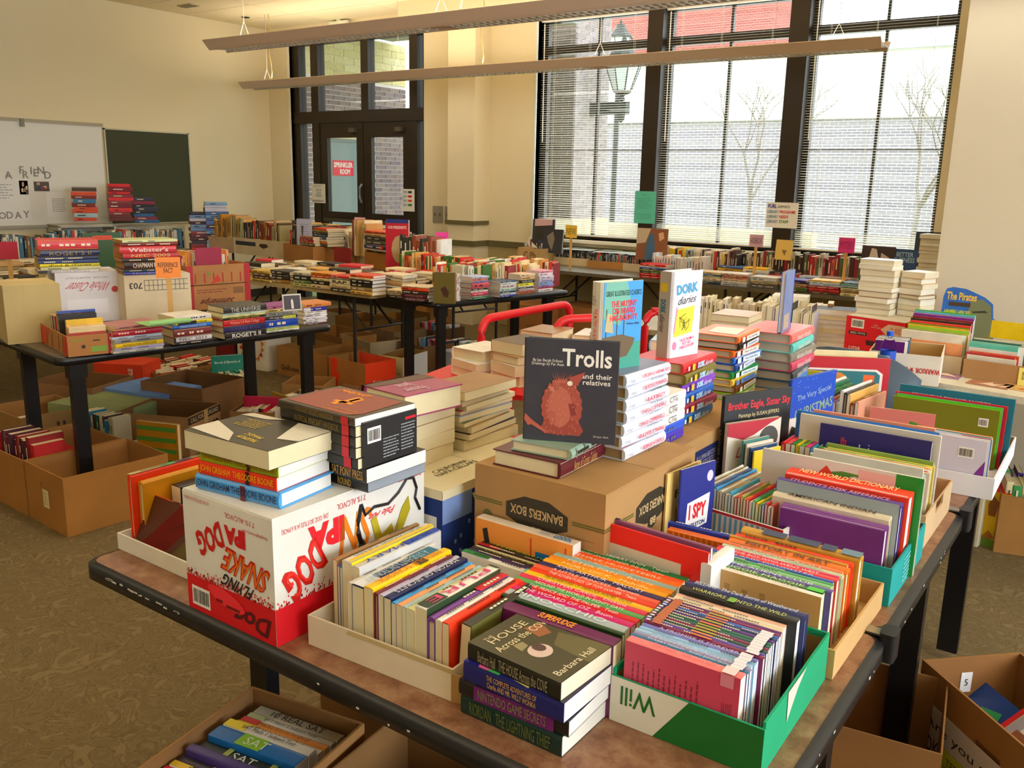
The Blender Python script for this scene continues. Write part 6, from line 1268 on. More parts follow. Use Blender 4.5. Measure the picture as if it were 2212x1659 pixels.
pd = (.27, .012, .35); put_poly(pb, 'front', pd, [(.10,.02),(.24,.01),(.255,.12),(.265,.18),(.235,.2),(.225,.27),(.18,.30),(.13,.29),(.12,.2),(.08,.14)], '7c8064', .001, 'printed_shape'); put_poly(pb, 'front', pd, [(0,.22),(.06,.24),(.09,.15),(.12,.05),(.05,0),(0,0)], '78a848', .0008); put_text(pb, 'The Pirates', 'front', pd, .085, .305, .14, .04, 0, 'e0c068', .0014, .03); put_rect(pb, 'front', pd, .03, .255, .13, .275, '4a3c2c', .0014); put_text(pb, 'HELPING HEROES!', 'front', pd, .075, .225, .12, .02, 0, 'd8e06c', .0014, .02); put_poly(pb, 'front', pd, [(.14,.235),(.2,.245),(.215,.235),(.15,.228)], '3a3c30', .0014); put_poly(pb, 'front', pd, [(.05,.05+.0),(.09,.04),(.10,.09),(.07,.12),(.04,.10)], '6858a0', .0014); put_poly(pb, 'front', pd, [(.10,.03),(.18,.02),(.18,.06),(.12,.07)], '48506c', .0013)
G = 'thin picture books lying on the cream table'
for i, (px, py, a, c, nm, h_) in enumerate(((1945, 790, 5, 'd8c868', 'small yellow pamphlet beside the bottle', .12), (1985, 808, -5, 'a88098', 'mauve flat picture book on the cream table front', .17), (2085, 828, -8, 'b08068', 'brown and pink flat picture book before the sticky note', .17), (2160, 838, -8, 'd8b07c', 'sand-coloured flat picture book at the right frame edge', .17))):
    p = W(px, py, TZ); book(FR((p.x, p.y, TZ), a), h_, .11, .004, 'F', c, False, nm, G, page='white', big=True, marks=False, cover=lambda e, D: [put_poly(e, 'top', D, [(random.uniform(0,D[0]*.7), random.uniform(0,D[1]*.6)), (D[0]*random.uniform(.5,1), random.uniform(0,.05)), (D[0]*random.uniform(.5,1), D[1]*random.uniform(.5,1))], random.choice(('e8d0b8','b85848','7c5c90','e0a868')), .0008+.0003*k) for k in range(3)])
# upright spines running back-left of the red carton (edges toward the viewer)
G = 'pale fore-edges in the row left of the red carton'
x0 = -1.60
its = 'e4dcc8:28;c8bfa8:30;5c3c78:8;c8a070:50;e0d8c4:26;2c2420:7;d8d4c8:44:h;6c4858:8;d8d4b4:30;443c50:8;c8c8d8:14'
tt = parse(its); x = 0
for i, d in enumerate(tt):
    hh = random.uniform(.17, .235)
    book(FR((-1.66, 4.62, TZ), 8) @ T(x, random.uniform(0,.02), 0), hh, .16, d['t'], 'V', d['col'], d.get('hard', False), '%s, %s from the left in the row beside the red carton' % ('thick pale-edged novel' if d['t'] > .02 else 'slim upright book', ordn(i+1)), G, page='e0d6bc', marks=False, yaw=180); x += d['t']+.002
FR_ = FR((-2.35, 4.95, TZ), 12)
tb4 = table('folding table of upright novels behind the chair', FR((-2.45, 4.58, 0), 12), .82, .8, 'wire')
far_row(FR((-2.25, 4.75, TZ), 14), .62, ['e4dcc8','d8ccac','cream','tan','white','5c3c78'], .2, .15, (.02,.035), 'S', 'cream') if False else None
far_row(FR((-2.3, 4.72, TZ), 12), .62, ['e4dcc8','d8ccac','cream','e8e0d0','c8b898'], .19, .15, (.02,.035), 'V', 'cream')
far_row(FR((-1.75, 4.95, TZ+.0), 14), .35, ['e4dcc8','white','cream','tan'], .2, .15, (.02,.035), 'V', 'cream')
far_stack(FR((-1.75, 5.0, TZ), 10), 6, ['e8e4d8','tan','d8d4cc'], .22, .17, (.03,.04), 'B')
far_stack(FR((-1.45, 4.9, TZ), 10), 7, ['e8e4d8','4a4c58','white'], .24, .17, (.02,.03), 'B')

# ================================================================ the reference table (left)
AL = 83
def L3(px, py, z=TZ): p = W(px, py, z); return (p.x, p.y, z)
def lstack(px, py, items, h, w, where, group='reference books piled on the left table', z=TZ, ang=AL, pose='F', **k):
    p = W(px, py, z); return stack(FR((p.x, p.y, z), ang), items, h, w, where, group, pose, **k)
e, D = open_box('produce_tray', 'printed fruit tray full of paperbacks at the near corner of the left table', FR(L3(148, 772), 76), (.205, .60, .095), 'b88a5c', inside='9a744c')
put_poly(e, 'left', D, [(.1,0),(.2,.0),(.3,.09),(.15,.095)], 'c84828', .001); put_multi(e, 'left', D, [(u, .01, u+.008, .08) for u in (.05,.14,.24,.33,.45,.52)], '8a2c1c', .0012); put_rect(e, 'left', D, .54, 0, .6, .095, 'c84020', .001)
put_rect(e, 'front', D, .10, .015, .17, .04, '8cae50', .001); put_rect(e, 'front', D, .175, 0, .205, .095, 'a82c3c', .001); put_rect(e, 'front', D, .06, .035, .075, .05, '3a2c20', .001); put_rect(e, 'front', D, .11, .065, .14, .070, '2a2018', .001, 'hand_slot'); put_text(e, 'Fresh', 'front', D, .045, .075, .05, .016, 0, '8cae50', .0012)
G = 'paperbacks in the printed fruit tray'
p = W(148, 772, TZ); MF = FR((p.x, p.y, TZ+.005), 76)
row(MF @ T(.02, .02, 0), 'b05040:10:d100;e8d8b0:12;e8a838:20:d115;d8c8a0:8;e87840:10:l150;ece0b8:10;e8c84c:22:d150', .16, .125, 'of the near end of the fruit tray', G, 'front', jit=.008)
row(MF @ T(.02, .20, 0), '2c2c30:12:d160;2c1c24:14:d165;3a5cac:16:d175;e8e0d0:10;c83c30:10', .17, .15, 'of the dark group in the fruit tray', G, 'front', jit=.004)
row(MF @ T(.03, .30, 0), '1c7890:14:h;f0ece0:8;3c2c68:14;c8c0a8:10;5a2c28:12;d8ccb0:12;8a4c38:12;e0a080:10;c8b890:12', .15, .14, 'of the far group in the fruit tray', G, 'front', jit=.004)
lstack(250, 765, 'd8d8d0:12;c0b8d8:14;f0d028:18:=PHYSICS FOR EVERYONE:#6a6030;9c9ca0:18;c8d0e0:13;b82440:28:h;c8a078:5;b88888:14', .235, .18, 'of the first pile right of the fruit tray')
lstack(378, 746, '2a2428:12;f0eef0:22:=NEC 2011:#5a3038:b.0,.06,2a2428;7a3438:42:h;2c78c8:20:h:=UNDERSTANDING COLOR:#c8d8f0;ecdc50:16:=Statistics Workbook:#2a2820:b.06,.56,242424;ece8e0:26', .20, .16, 'of the pile with the curled green cover')
gb = thing('magazine', 'pale green softcover magazine with a curled edge on the second pile', 'magazine', FR(L3(322, 706, .90), AL))
b = MB(); n = 8; vs = []
for k in range(n+1): a = -PI/2+PI*k/n*1.2; vs += [(0, .012*math.cos(a)*-1, .012+.012*math.sin(a)), (.20, .012*math.cos(a)*-1, .012+.012*math.sin(a))]
b.add(vs, [(2*k, 2*k+1, 2*k+3, 2*k+2) for k in range(n)]); b.box(0, .2, 0, .15, 0, .003); b.build('cover', M_PRINT, gb, None, '9cc88c')
lstack(485, 735, '26262e:36:h:=ROGET\'S II:#ecece8:B;2a2a5c:28:=GUINNESS BOOK:#5c5c8c;b82838:34:h:=Webster\'s II New College:#f0b8a0;3c3830:12:=ALL NEW DIRT BOOK:#d8d040;e4e0a8:9;d8e8e0:11;3c3c3c:34:h:=THE UNIVERSE:#d8d8d0', .245, .17, 'of the pile holding the second thesaurus')
book(FR(L3(470, 678, .90), AL), .01+.2, .16, .004, 'F', 'c85c48', True, 'flat red cloth cover on the thesaurus pile', 'reference books piled on the left table', marks=False) if False else None
lstack(575, 720, 'f0f0ec:10;c8dc7c:9;2050b0:48:h;303030:16:=Algebra:#e8e8e0:b.55,.95,c8d038;a8a8a4:22:=THE SCIENCE:#2a2a2a;ead8a0:18;8c2c88:14', .205, .16, 'of the pile with a thick blue hardback')
lstack(660, 704, '604048:9;e8e4ec:12;f0f0f4:11;f0eef4:12;ece8f0:11;f0f0f0:10;ece8e4:9;3038a0:22:b0,.3,e0dce8;d8945c:22:l180', .15, .15, 'of the white-edged pile at the far end', pose='F', yj=6)
pf = thing('photo_card', 'black picture card with a white figure standing on the far pile', 'card', FR(L3(612, 672, .905), 70) @ Rx(-.12)); MB().box(0, .10, 0, .006, 0, .085).build('card', M_PRINT, pf, None, 'd8d4cc'); put_rect(pf, 'front', (.1,.006,.085), .006, .006, .094, .078, '342420', .001); put_poly(pf, 'front', (.1,.006,.085), [(.045,.01),(.058,.01),(.056,.05),(.05,.062),(.044,.05)], 'e0dcd8', .0016)
# boxes behind: whole cluster carton, 703 carton, plain carton
e, D = shut_box('shipping_carton', 'plain tan carton at the left frame edge on the reference table', FR(L3(18, 745), 74), (.25, .30, .285), 'c8b88c')
e, D = shut_box('wine_carton', 'white carton with red script printed upside down on the reference table', FR(L3(128, 700), 70), (.33, .28, .28), 'e8e6ec')
put_text(e, 'Whole Cluster', 'front', D, .16, .20, .22, .05, 180, 'c05058', .001, 0, .35); put_text(e, 'PINOT NOIR   WILLAMETTE VALLEY', 'front', D, .16, .25, .22, .011, 180, '9a94a0', .001); put_poly(e, 'front', D, [(.30+.018*math.cos(q*PI/6), .18+.018*math.sin(q*PI/6)) for q in range(12)], 'b84848', .001); put_rect(e, 'front', D, .05, .05, .26, .13, 'f2f0f6', .0008)
e, D = shut_box('storage_box', 'cream carton marked 703 upside down behind the reference books', FR(L3(275, 700), 72), (.36, .28, .27), 'e4d8c0')
put_text(e, '703', 'front', D, .06, .21, .07, .035, 180, '3a342c', .001, .02); put_multi(e, 'front', D, [(.105+k*.024, .18, .108+k*.024, .24) for k in range(10)]+[(.105, .18, .345, .183), (.105, .208, .345, .211), (.105, .237, .345, .24)], '5a5448', .001, 'printed_grid')
G = 'dictionaries on the white and cream cartons'
z0 = TZ+.2806; p = W(128, 700, TZ); zz = stack(FR((p.x, p.y, z0), 70) @ T(-.07, .0, 0), 'e8e4e4:15:=ENGLISH ATLAS:#b0a8a8:b0,.22,242428;d8d4a8:18;e8d840:17:=iPod & iTunes:#242420:h;243c70:18;20284c:18;1c2450:36:h:=ROGET\'S II:#9a8c58;cc4450:52:h', .30, .20, 'on the red-script carton', G, 'F', page='c8a878')
z0 = TZ+.2706; p = W(275, 700, TZ); stack(FR((p.x, p.y, z0), 72) @ T(0, .0, 0), '4048a0:16:=Human Body:#d8d8ec;2c4450:14;3a2028:42:h:=CHAPMAN PILOTING:#e0d8d0:B;2c2424:18;b82838:26:=NEC 2005:#e8c860;c83c48:38:h:=Webster\'s:#f0d8d0:B;7c2830:20:h;d8e0b0:14', .30, .20, 'on the cream 703 carton', G, 'F', page='b8905c')
# signs on sticks
def stick_sign(px, py, zb, ang, w, h, zt, col, txt, label, tcol='3a2c20', sh=.03):
    if isinstance(px, tuple): p = WY(*px) if len(px) == 3 else WX(*px[:3]); zt = p.z-h*.3
    else: p = W(px, py, zb)
    e = thing('stick_sign', label, 'sign', FR((p.x, p.y, zb), ang)); 
    MB().box(-.013, .013, 0, .004, 0, zt-zb).build('wooden_stick', M_CARD, e, None, 'd8b47c'); o = FR((-w/2, -.002, zt-zb-h*.15), 0)
    MB().box(-w/2, w/2, -.002, 0, zt-zb-h*.2, zt-zb+h*.8).build('card', M_PRINT, e, None, col)
    if txt:
        D = (w, .002, h); me, asp = text_mesh(txt, 0); link('lettering', me, e, Matrix(((w*.8,0,0,0),(0,0,-1,-.004),(0,h*.5,0,zt-zb+h*.3),(0,0,0,1))), tcol)
    return e
stick_sign((363, 578, -4.22, 'X'), 0, TZ, 62, .125, .11, 0, 'ef9a48', 'REFERENCE\nFACT', 'orange card reading REFERENCE FACT on a wooden stick')
stick_sign(30, 655, TZ, 50, .11, .11, 1.06, 'b84058', None, 'crimson card on a stick at the left frame edge')
# fruit boxes right of the 703 carton
for k, (lab, py_) in enumerate((('lower printed produce box right of the cream carton', 0), ('upper printed produce box holding a maroon book', .155))):
    p = W(408, 672, TZ); e, D = (shut_box if k == 0 else open_box)('produce_box', lab, FR((p.x, p.y, TZ+py_), 80), (.42, .30, .15 if k == 0 else .12), 'b0845c')
    put_rect(e, 'front', D, 0, 0, .04, D[2], 'a83038', .001); put_rect(e, 'front', D, .38, 0, .42, D[2], 'a83038', .001)
    if k == 0: put_text(e, 'Summeripe', 'front', D, .19, .05, .22, .05, 180, '5a2c1c', .001, .02, .3); put_rect(e, 'front', D, .30, .09, .37, .13, '8a6844', .001); blurlines(e, 'front', D, .06, .1, .26, .13, 2, '8a4030')
    else: put_multi(e, 'front', D, [(.05+i*.06, .01, .058+i*.06, .07) for i in range(6)], 'a82c24', .001); put_poly(e, 'front', D, [(.15,.0),(.22,.02),(.2,.06)], 'c04038', .0012); put_rect(e, 'front', D, .13, .06, .15, .075, '6c9848', .001)
book(FR((p.x, p.y+.02, TZ+.16), 80) @ T(.06, .03, 0), .22, .17, .008, 'C', '9c2c4c', True, 'maroon book with a blue square standing in the upper produce box', None, page='white', marks=False, cover=lambda e, D: (put_rect(e, 'top', D, 0, 0, D[0], D[1], '942848'), put_rect(e, 'top', D, .12, .02, .18, .07, '3c68b8', .001)))
far_row(FR((p.x, p.y, TZ+.16), 80) @ T(.02, .12, 0), .32, ['e8a838','e8dccc','8c2c3c','e0a070','cream'], .19, .14, (.015,.03))
# ---- wood table: four deep rows of novels
PB = ['2c2420','3a3428','white','e8d8b0','cream','5c4028','c8a878','d8b070','8a7048','e0d4b8','3c342c','e8dcc0','c8502c']
GW = 'novels stacked on the light wood table'
front = ['c8a858:20:h;5c4428:24:h;6c5030:20;e0c068:24:h', 'a88040:30:h;38342c:26:h;4c4434:12;3c3830:30:h', 'd8d490:26;6c7c4c:22:h;2c2c28:34;e0d8c0:26:h', 'd8c098:30:h;2c2820:30:h;e8d8a8:20:h;c8542c:24:h;e0a040:16', '302c24:24:h;d8c8a0:30:h:=Dutch:#8a7040;ece0b8:34:h:=RAP:#2a2420:B;8c8070:12;c83c2c:16', 'e0b868:26:h;a08858:28:h;2c2824:26:h;302c28:26:h;ead8a8:14;dc6038:20:h']
for i, its in enumerate(front):
    px, py = [(545,606),(585,610),(633,617),(672,622),(712,628),(756,634)][i]
    p = W(px, py, TZ); stack(FR((p.x, p.y, TZ), 2), its, .215, .15, 'of the %s pile along the light wood table edge' % ordn(i+1), GW, 'F', page='white' if i == 5 else None)
for r in range(1, 4):
    for c in range(8):
        far_stack(T(-6.45+c*.262, 4.60+r*.17, TZ), random.randint(3, 5), PB+['dc6038','c83c48'], .23, .155, (.018,.032), 'F', 'cream')
# ---- dark table: piles, standing group, pink note
GD = 'books on the dark table beside the light wood table'
def dst(px, py, its, h, w, where, ang=10, **k): p = W(px, py, TZ); stack(FR((p.x, p.y, TZ), ang), its, h, w, where, GD, 'F', **k)
dst(838, 642, '2c2424:16;8c7c60:14;ead8b0:26:h', .19, .13, 'of the low pile at the dark table corner')
dst(868, 648, '3a2020:22:=MURDER STORY:#c8a0a0;4c1c20:24:=NATIONAL GALLERY:#b08080;3c3830:22:h;dc5c30:24:h;ead8b8:8', .215, .15, 'of the pile with dark red spines', page='white')
dst(842, 618, 'c8803c:22;4c3020:20:h;302824:26:h;2c2820:28:h:=TRUMP:#d8c038;b82c48:26:h', .19, .15, 'of the tall pile behind the orange one')
dst(900, 612, 'e0b068:24:h;4838a0:26:h;e8dcd8:26;d8443c:26:h', .17, .14, 'of the pile beside the red books')
def dstand(px, py, its, h, w, where, ang): p = W(px, py, TZ); row(FR((p.x, p.y, TZ), ang), its, h, w, where, GD, 'left', pose='V', jit=.006)
p = W(936, 655, TZ); book(FR((p.x, p.y, TZ), 28), .21, .15, .03, 'C', '6c5c34', True, 'olive hardback with a riding figure standing at the dark table corner', GD, marks=False, cover=lambda e, D: (put_rect(e, 'top', D, 0, 0, D[0], D[1], '6c6030'), put_poly(e, 'top', D, [(.11,.05),(.09,.08),(.13,.11),(.17,.10),(.16,.07)], '4c2c24', .001)))
dstand(975, 652, '244c70:18;2c5468:14;a85c48:10;e8dcd0:20;d8d8d0:18:h', .19, .13, 'of the standing group on the dark table', 75)
dstand(1000, 640, 'e0dcc8:22:h;a8a070:14;48402c:10;ece8dc:24:h;f0ece0:26:h', .215, .14, 'of the taller standing group', 75)
for i, (px, py, its) in enumerate(((1020, 648, '2c7858:14:=BUSINESS:#b8d8c0;8c8480:10;c84c68:22:h;e4dcd8:14;4c3c34:14;c85c68:38:h;8c88c0:12;d89888:20;c8d0ec:12'), (1080, 643, '3c4c98:13;d8d8e4:14;2c5068:14;c8dcd0:22;e8dcdc:24;e4ece8:14;3c5878:12'), (1122, 636, 'c87c60:20;c8b4b4:10;e0dcdc:9;5c3c3c:9;e4e8e0:8;ece85c:20;242c30:24:h:=MODERN DRAMA:#d8d8d0;e8c898:26;f0d8c0:16'), (1165, 631, 'f0f0f4:22;d8506c:12;a89cd0:20;a8c8e8:18;d8d0e8:22:=Drama:#4c2c7c;e8e0ec:22;f0e4f0:22;e8a8bc:16'))):
    dst(px, py, its, .16, .14, 'of the %s textbook pile along the dark table' % ordn(i+1), 82, page='d8ccc0')
for k in range(4): far_row(FR((-4.35+.02*k, 5.05+.28*k, TZ), 10), .42, ['ead8b0','c83c38','e0b068','white','8c3030','dca058','48702c','cream'], .21, .14, (.015,.03))
p = W(905, 600, TZ)
far_row(FR((-5.15, 5.55, TZ), -8), 1.15, ['ead8b0','c83c38','e0b068','white','8c3030','dca058','48702c','cream','e8a868'], .22, .15, (.012,.028))
# pile with thick blue book and the pink note, tall presidents book and dark hardbacks behind
p = W(905, 560, TZ)
book(FR((-5.36, 5.62, TZ+.06), 30), .42, .20, .05, 'C', '2c3c78', True, 'tall red and blue presidents hardback standing on the far table', None, marks=False, cover=lambda e, D: (put_rect(e, 'top', D, .03, .0, D[0], D[1], 'b02438'), put_text(e, 'OUR PRESIDENTS', 'top', D, .065, .10, .16, .025, 90, 'f0d8d0', .001, .02), put_poly(e, 'top', D, [(.25+.12*math.cos(q*PI/6), .12+.07*math.sin(q*PI/6)) for q in range(12)], 'b8a078', .001)))
far_row(FR((-5.25, 5.66, TZ), 12), .38, ['white','8c4c30','ead8b0','3c3c30','2c2c24'], .34, .2, (.03,.05), 'V', 'cream')
G = 'piles behind the pink note'
_p = WY(903, 562, 5.75)
stack(FR((_p.x, 5.75, TZ), 15), 'e8e0e4:20;3c3c8c:18;9cb0d8:20;3c4858:16:h;d8b080:14;e8d0a0:14;4c74b8:70:h', .26, .2, 'of the pile behind the hot pink note', G, 'F')
stick_sign(955, 590, TZ, 35, .11, .13, 1.02, 'e050a8', 'SELF\nHELP', 'hot pink handwritten card by the thick blue book', 'a83878')
stick_sign(779, 560, TZ, 20, .12, .17, 1.05, 'dcb4b8', 'Business', 'pale pink card on a stick among the tall brown spines', '8c5c5c')
# ---- far boxed rows
def fbox(px, py, L, D_, h, ang, col, label, txt=None, z=TZ):
    p = W(px, py, z); e, D = open_box('book_box', label, FR((p.x, p.y, z), ang), (L, D_, h), col, 'boxes of tall books before the doors')
    if txt == 'emblem': put_poly(e, 'front', D, [(L*.1,h*.6),(L*.15,h*.75),(L*.35,h*.75),(L*.4,h*.6),(L*.25,h*.45)], '4c4028', .001)
    if txt == 'bar': put_rect(e, 'front', D, 0, h*.55, L, h*.8, '38424c', .001)
    return p
P1 = fbox(443, 540, .55, .3, .16, -3, 'c8b090', 'tan box of yellow and brown spines, furthest left before the doors')
P2 = fbox(493, 545, .50, .3, .17, -3, 'd8c8a8', 'cream box with a dark band beside the tan box', 'bar')
P3 = fbox(553, 552, .55, .3, .17, -3, 'd8c8a8', 'cream box with a shield mark before the doors', 'emblem')
P4 = fbox(613, 562, .58, .3, .17, -12, 'b08450', 'plain brown box before the left door')
P5 = fbox(684, 568, .40, .3, .15, -12, 'a87c48', 'brown box right of the plain brown one before the doors')
P6 = fbox(788, 578, .46, .3, .15, -12, 'b08040', 'brown box at the right end before the switch plates')
rb = thing('display_card', 'dark red folded board leaning before the brown boxes', 'card', FR((W(722, 580, TZ).x, W(722, 580, TZ).y, TZ), -8)); MB().box(0, .25, 0, .01, 0, .20).build('board', M_PRINT, rb, None, '8c2420')
TALL = ['b8862c','a8a078','3a3024','2c2820','c8a468','e0b878','5c4830','483c2c','8c3c28','c8b088','241f1c']
def tallrow(P, ang, L, pal, h=.34, dz=.02): far_row(FR((P.x, P.y, TZ+dz), ang) @ T(.01, .05, 0), L, pal, h, .2, (.022,.05), 'V', 'e8dcc0', 3)
tallrow(P1, -3, .54, ['b8862c','c89434','a0a078','8c7048','c8a468','b89c5c'], .36); tallrow(P2, -3, .5, ['5c3c28','3a3024','2c2820','a83028','e0b070','c8503c'], .35); tallrow(P3, -3, .3, TALL, .34)
for k in range(4): far_row(FR((P1.x+.1, P1.y+.32+.18*k, TZ), -4), 1.9, TALL+['e8dcc0'], .30, .16, (.025,.05), 'V')
tallrow(P4, -12, .22, ['2c2820','c83c30','e8d8b8','3a3024'], .32); far_row(FR((P4.x, P4.y+.34, TZ), -12), 2.0, ['e8dcc0','d8c8a0','e8e0d0','c8a468'], .30, .16, (.03,.05), 'V')
G = 'flat piles on top of the far brown boxes'
def fst(P, dx, its, h, w, where, ang=-12, z=TZ+.17): stack(FR((P.x+dx, P.y-.02, z), ang), its, h, w, where, G, 'F')
fst(P4, .27, '8c7c40:26;b05038:16;b84038:14;8c2c28:16;a87c48:14', .26, .2, 'of the low pile on the plain brown box')
fst(P5, -.02, '4c3c20:28:h;d87c38:22;ece0c0:14;2c3c70:30:h;3c5858:16;3c3828:22:h;a89858:16;dc5c28:20', .26, .2, 'of the pile with orange books on the brown box')
fst(P6, .02, 'e8d8c0:14;2c3468:40:h:b.6,.75,c83c30;54503c:36:h;3c3424:36:h;e0c090:26:h;dc6840:24:h', .42, .24, 'of the pile of large volumes at the right end')
for dx, c in ((-.12,'e8c898'),(-.05,'c8a468')): far_row(FR((P6.x+dx*1.6, P6.y+.02, TZ+.1), -12), .09, ['c8a468','e8d8b8','8c3c28'], .32, .2, (.02,.03))
fp = thing('price_sheet', 'lavender-white printed sheet standing before the left door', 'notice', FR((P4.x+.22, P4.y-.01, TZ+.16), 8)); MB().box(0, .19, 0, .002, 0, .26).build('paper', M_PRINT, fp, None, 'c8c8dc'); blurlines(fp, 'front', (.19,.002,.26), .03, .04, .16, .22, 8, 'a0a0b8')
# ---- left wall: shelf unit and piles
su = thing('shelf_unit', 'small white open shelf cube with book piles on it below the boards', 'shelf', FR((-9.38, 4.9, 0), 84))
MB().box(0, .62, 0, .3, .0, .04).box(0, .03, 0, .3, .04, 1.02).box(.59, .62, 0, .3, .04, 1.02).box(0, .62, 0, .3, 1.0, 1.03).box(0, .62, .28, .3, .04, 1.0).box(.03, .59, 0, .28, .72, .74).build('cabinet_body', M_PAINT, su, None, 'cfcab8')
sw = thing('shelf_unit', 'long low white shelf against the left wall right of the cube', 'shelf', FR((-9.38, 5.56, 0), 84)); MB().box(0, .8, 0, .3, 0, .03).box(0, .03, 0, .3, .03, .98).box(.77, .8, 0, .3, .03, .98).box(0, .8, 0, .3, .95, .99).box(.03,.77,.27,.3,.03,.95).box(.03, .77, 0, .27, .66, .68).build('cabinet_body', M_PAINT, sw, None, 'cfcab8')
DK = ['7c2430','2c2c38','3c6488','e4e0dc','a83038','486c8c','c83840','24202c','8cb0c8']
for (px, py, zt, n, pal, lab) in ((160, 478, 1.03, 9, ['5c4c3c','8c3c38','d8603c','b8d0d8','4c84a8','3c7090'], 'l'), (238, 478, 1.03, 11, ['6c3838','8c4048','e0dcd8','d83c48','b82c3c','7c2838'], 'm'), (290, 482, .99, 8, ['3c6c98','6c98b8','3c3c58','8c3048','282838'], 'r')):
    p = WX(px, py, -9.25); far_stack(FR((p.x, p.y, p.z), 60), n, pal, .24, .19, (.028,.045), 'F', 'b8a888')
far_row(FR((-9.38, 4.94, .745), 84), .5, ['a8a8a0','8c8c88','c8c0b0','7c8c98'], .2, .15); far_row(FR((-9.38, 5.62, .69), 84), .6, DK, .22, .15)
p = WX(412, 500, -8.6); far_stack(FR((p.x, p.y, .76), 60), 12, ['4c3038','6c3840','c8c4cc','3c3848','8c3c48','7c94b8','b84048'], .28, .2, (.028,.04), 'F', '8c7058'); p = WX(446, 500, -8.5); far_stack(FR((p.x, p.y, .76), 60), 15, ['4c6c98','8cb0d0','5c78b0','c8c8d8','4c3840'], .26, .2, (.028,.04), 'F', '8c7c68')
for k in range(9):
    y = 3.35+.31*k; far_row(FR((-8.75-.03*k, y, TZ), 84), .27, ['e0dcd0','3c3c40','8c6c48','6c98b0','b84840','d8d0c0','4c7890'], random.uniform(.2,.24), .15, (.02,.035))
    far_stack(FR((-8.98, y, TZ), 84), random.randint(2, 5), PB+DK, .24, .17, (.02,.035)) 
for i in range(6):
    for j in range(3): far_stack(FR((-6.45-.24*j, 2.35+.3*i, TZ), 82), random.randint(3, 6), ['ead8b0','e8e4d8','a89878','3c382c','c8a878','d87848','e8dcc0'], .24, .17, (.02,.04))
for i in range(6): far_stack(FR((-6.9+.05*i, 4.9+.0*i, TZ), 20), 3, PB, .24, .17) if False else None
G = 'pale piles behind the reference dictionaries'
stick_sign(368, 500, TZ, 50, .13, .12, 1.12, 'd8a0b8', 'Fiction', 'mauve-pink card on a stick before the dark green board', '9c6c84')
far_stack(FR((-7.2, 4.35, TZ), 45), 7, ['ead8b0','e8dcc0','7c2428','cream'], .3, .22, (.03,.045), 'F', 'e8dcc0')
book(FR((-6.10, 3.35, TZ+.12), 78), .285, .26, .03, 'C', '3c5c38', True, 'green digest hardback with an orange label behind the dictionaries', None, marks=False, cover=lambda e, D: (put_rect(e, 'top', D, 0, 0, D[0], D[1], '3c5c38'), put_rect(e, 'top', D, .02, .07, .05, .2, 'dc5c30', .001), put_text(e, "READER'S DIGEST", 'top', D, .035, .135, .12, .02, 90, '8c2c20', .0014)))
shut_box('book_box', 'brown box propping the green digest hardback', FR((-6.2, 3.30, TZ), 78), (.4, .25, .119), 'kraftdark')
# ================================================================ window tables
GX = 'disc trays under the first blind'
for k, (px, py, L, c, lab) in enumerate(((1195, 570, .52, 'd4c4a4', 'cream tray of disc cases nearest the pilaster'), (1268, 578, .58, 'b48a58', 'brown tray of disc cases in the middle of the window table'), (1345, 585, .42, 'd8cab0', 'cream tray of disc cases next to the red paperbacks'))):
    p = W(px, py, TZ); e, D = open_box('disc_tray', lab, FR((p.x, p.y, TZ), 3), (L, .45, .075), c, GX)
    for r in range(3): far_row(FR((p.x, p.y, TZ+.006), 3) @ T(.01, .02+.14*r, 0), L-.03, ['24242c','2c2c30','8c98a0','3c3c40','c85038','6c6c70','a8b0b8','24202c'], .14, .125, (.012,.015), 'V', 'white')
    far_stack(FR((p.x, p.y, TZ+.15), 3) @ T(.03, .05, 0), 1, ['c8d4dc'], L*.8, .3, (.004,.006)); far_stack(FR((p.x+.05, p.y+.15, TZ+.156), 8), 1, ['8c9498'], .2, .15, (.006,.01))
e, D = open_box('book_box', 'handwritten brown box of books at the pilaster end', FR(L3(1118, 568), 0), (.30, .4, .16), 'c4a678', None); put_text(e, 'C Pb', 'front', D, .15, .09, .15, .07, 0, '6c5438', .002)
far_row(FR(L3(1118, 560, TZ+.02), 0) @ T(.01, .1, 0), .27, ['e8e4dc','8c2c38','c8c8c0','3c4c68'], .2, .15)
stick_sign((1234, 500, 7.35), 0, TZ, 0, .13, .12, 0, 'f0cc64', 'NEW', 'yellow card on a stick among the disc trays', '8c7c38')
stick_sign((1634, 520, 7.3), 0, TZ, 0, .12, .10, 0, 'e0bcd0', 'HORROR', 'pale pink card on a stick before the second blind', '7c6478')
stick_sign((1829, 530, 7.3), 0, TZ, 0, .125, .12, 0, 'e04c98', 'MYSTERY', 'bright pink card on a stick before the third blind', 'a83474')
def wcov(px, py, w, h, col, label, ang=0, pats=(), z=TZ, txt=None, Y=None):
    p = W(px, py, z) if Y is None else WY(px, py, Y)
    bk, D = book(FR((p.x, p.y, max(p.z, TZ)), ang) @ Rx(-.1), h, w, .02, 'C', col, True, label, None, page='white', marks=False, cover=lambda e, D: put_rect(e, 'top', D, 0, .002, D[0], D[1], col))
    for pts, c in pats: put_poly(bk, 'top', D, [(u*h, v*w) for u, v in pts], c, .0012)
    if txt: put_text(bk, txt, 'top', D, h*.4, w*.5, w*.8, h*.5, 90, 'a8c0d0', .0016, .02)
wcov(1148, 535, .24, .30, '34302c', 'dark photo cover with dancers leaning at the window frame', 15, [([(0,.1),(.25,.1),(.2,.9),(0,.9)], 'c8a8a8'), ([(.8,0),(1,0),(1,.3)], 'e8e4dc')], Y=7.75)
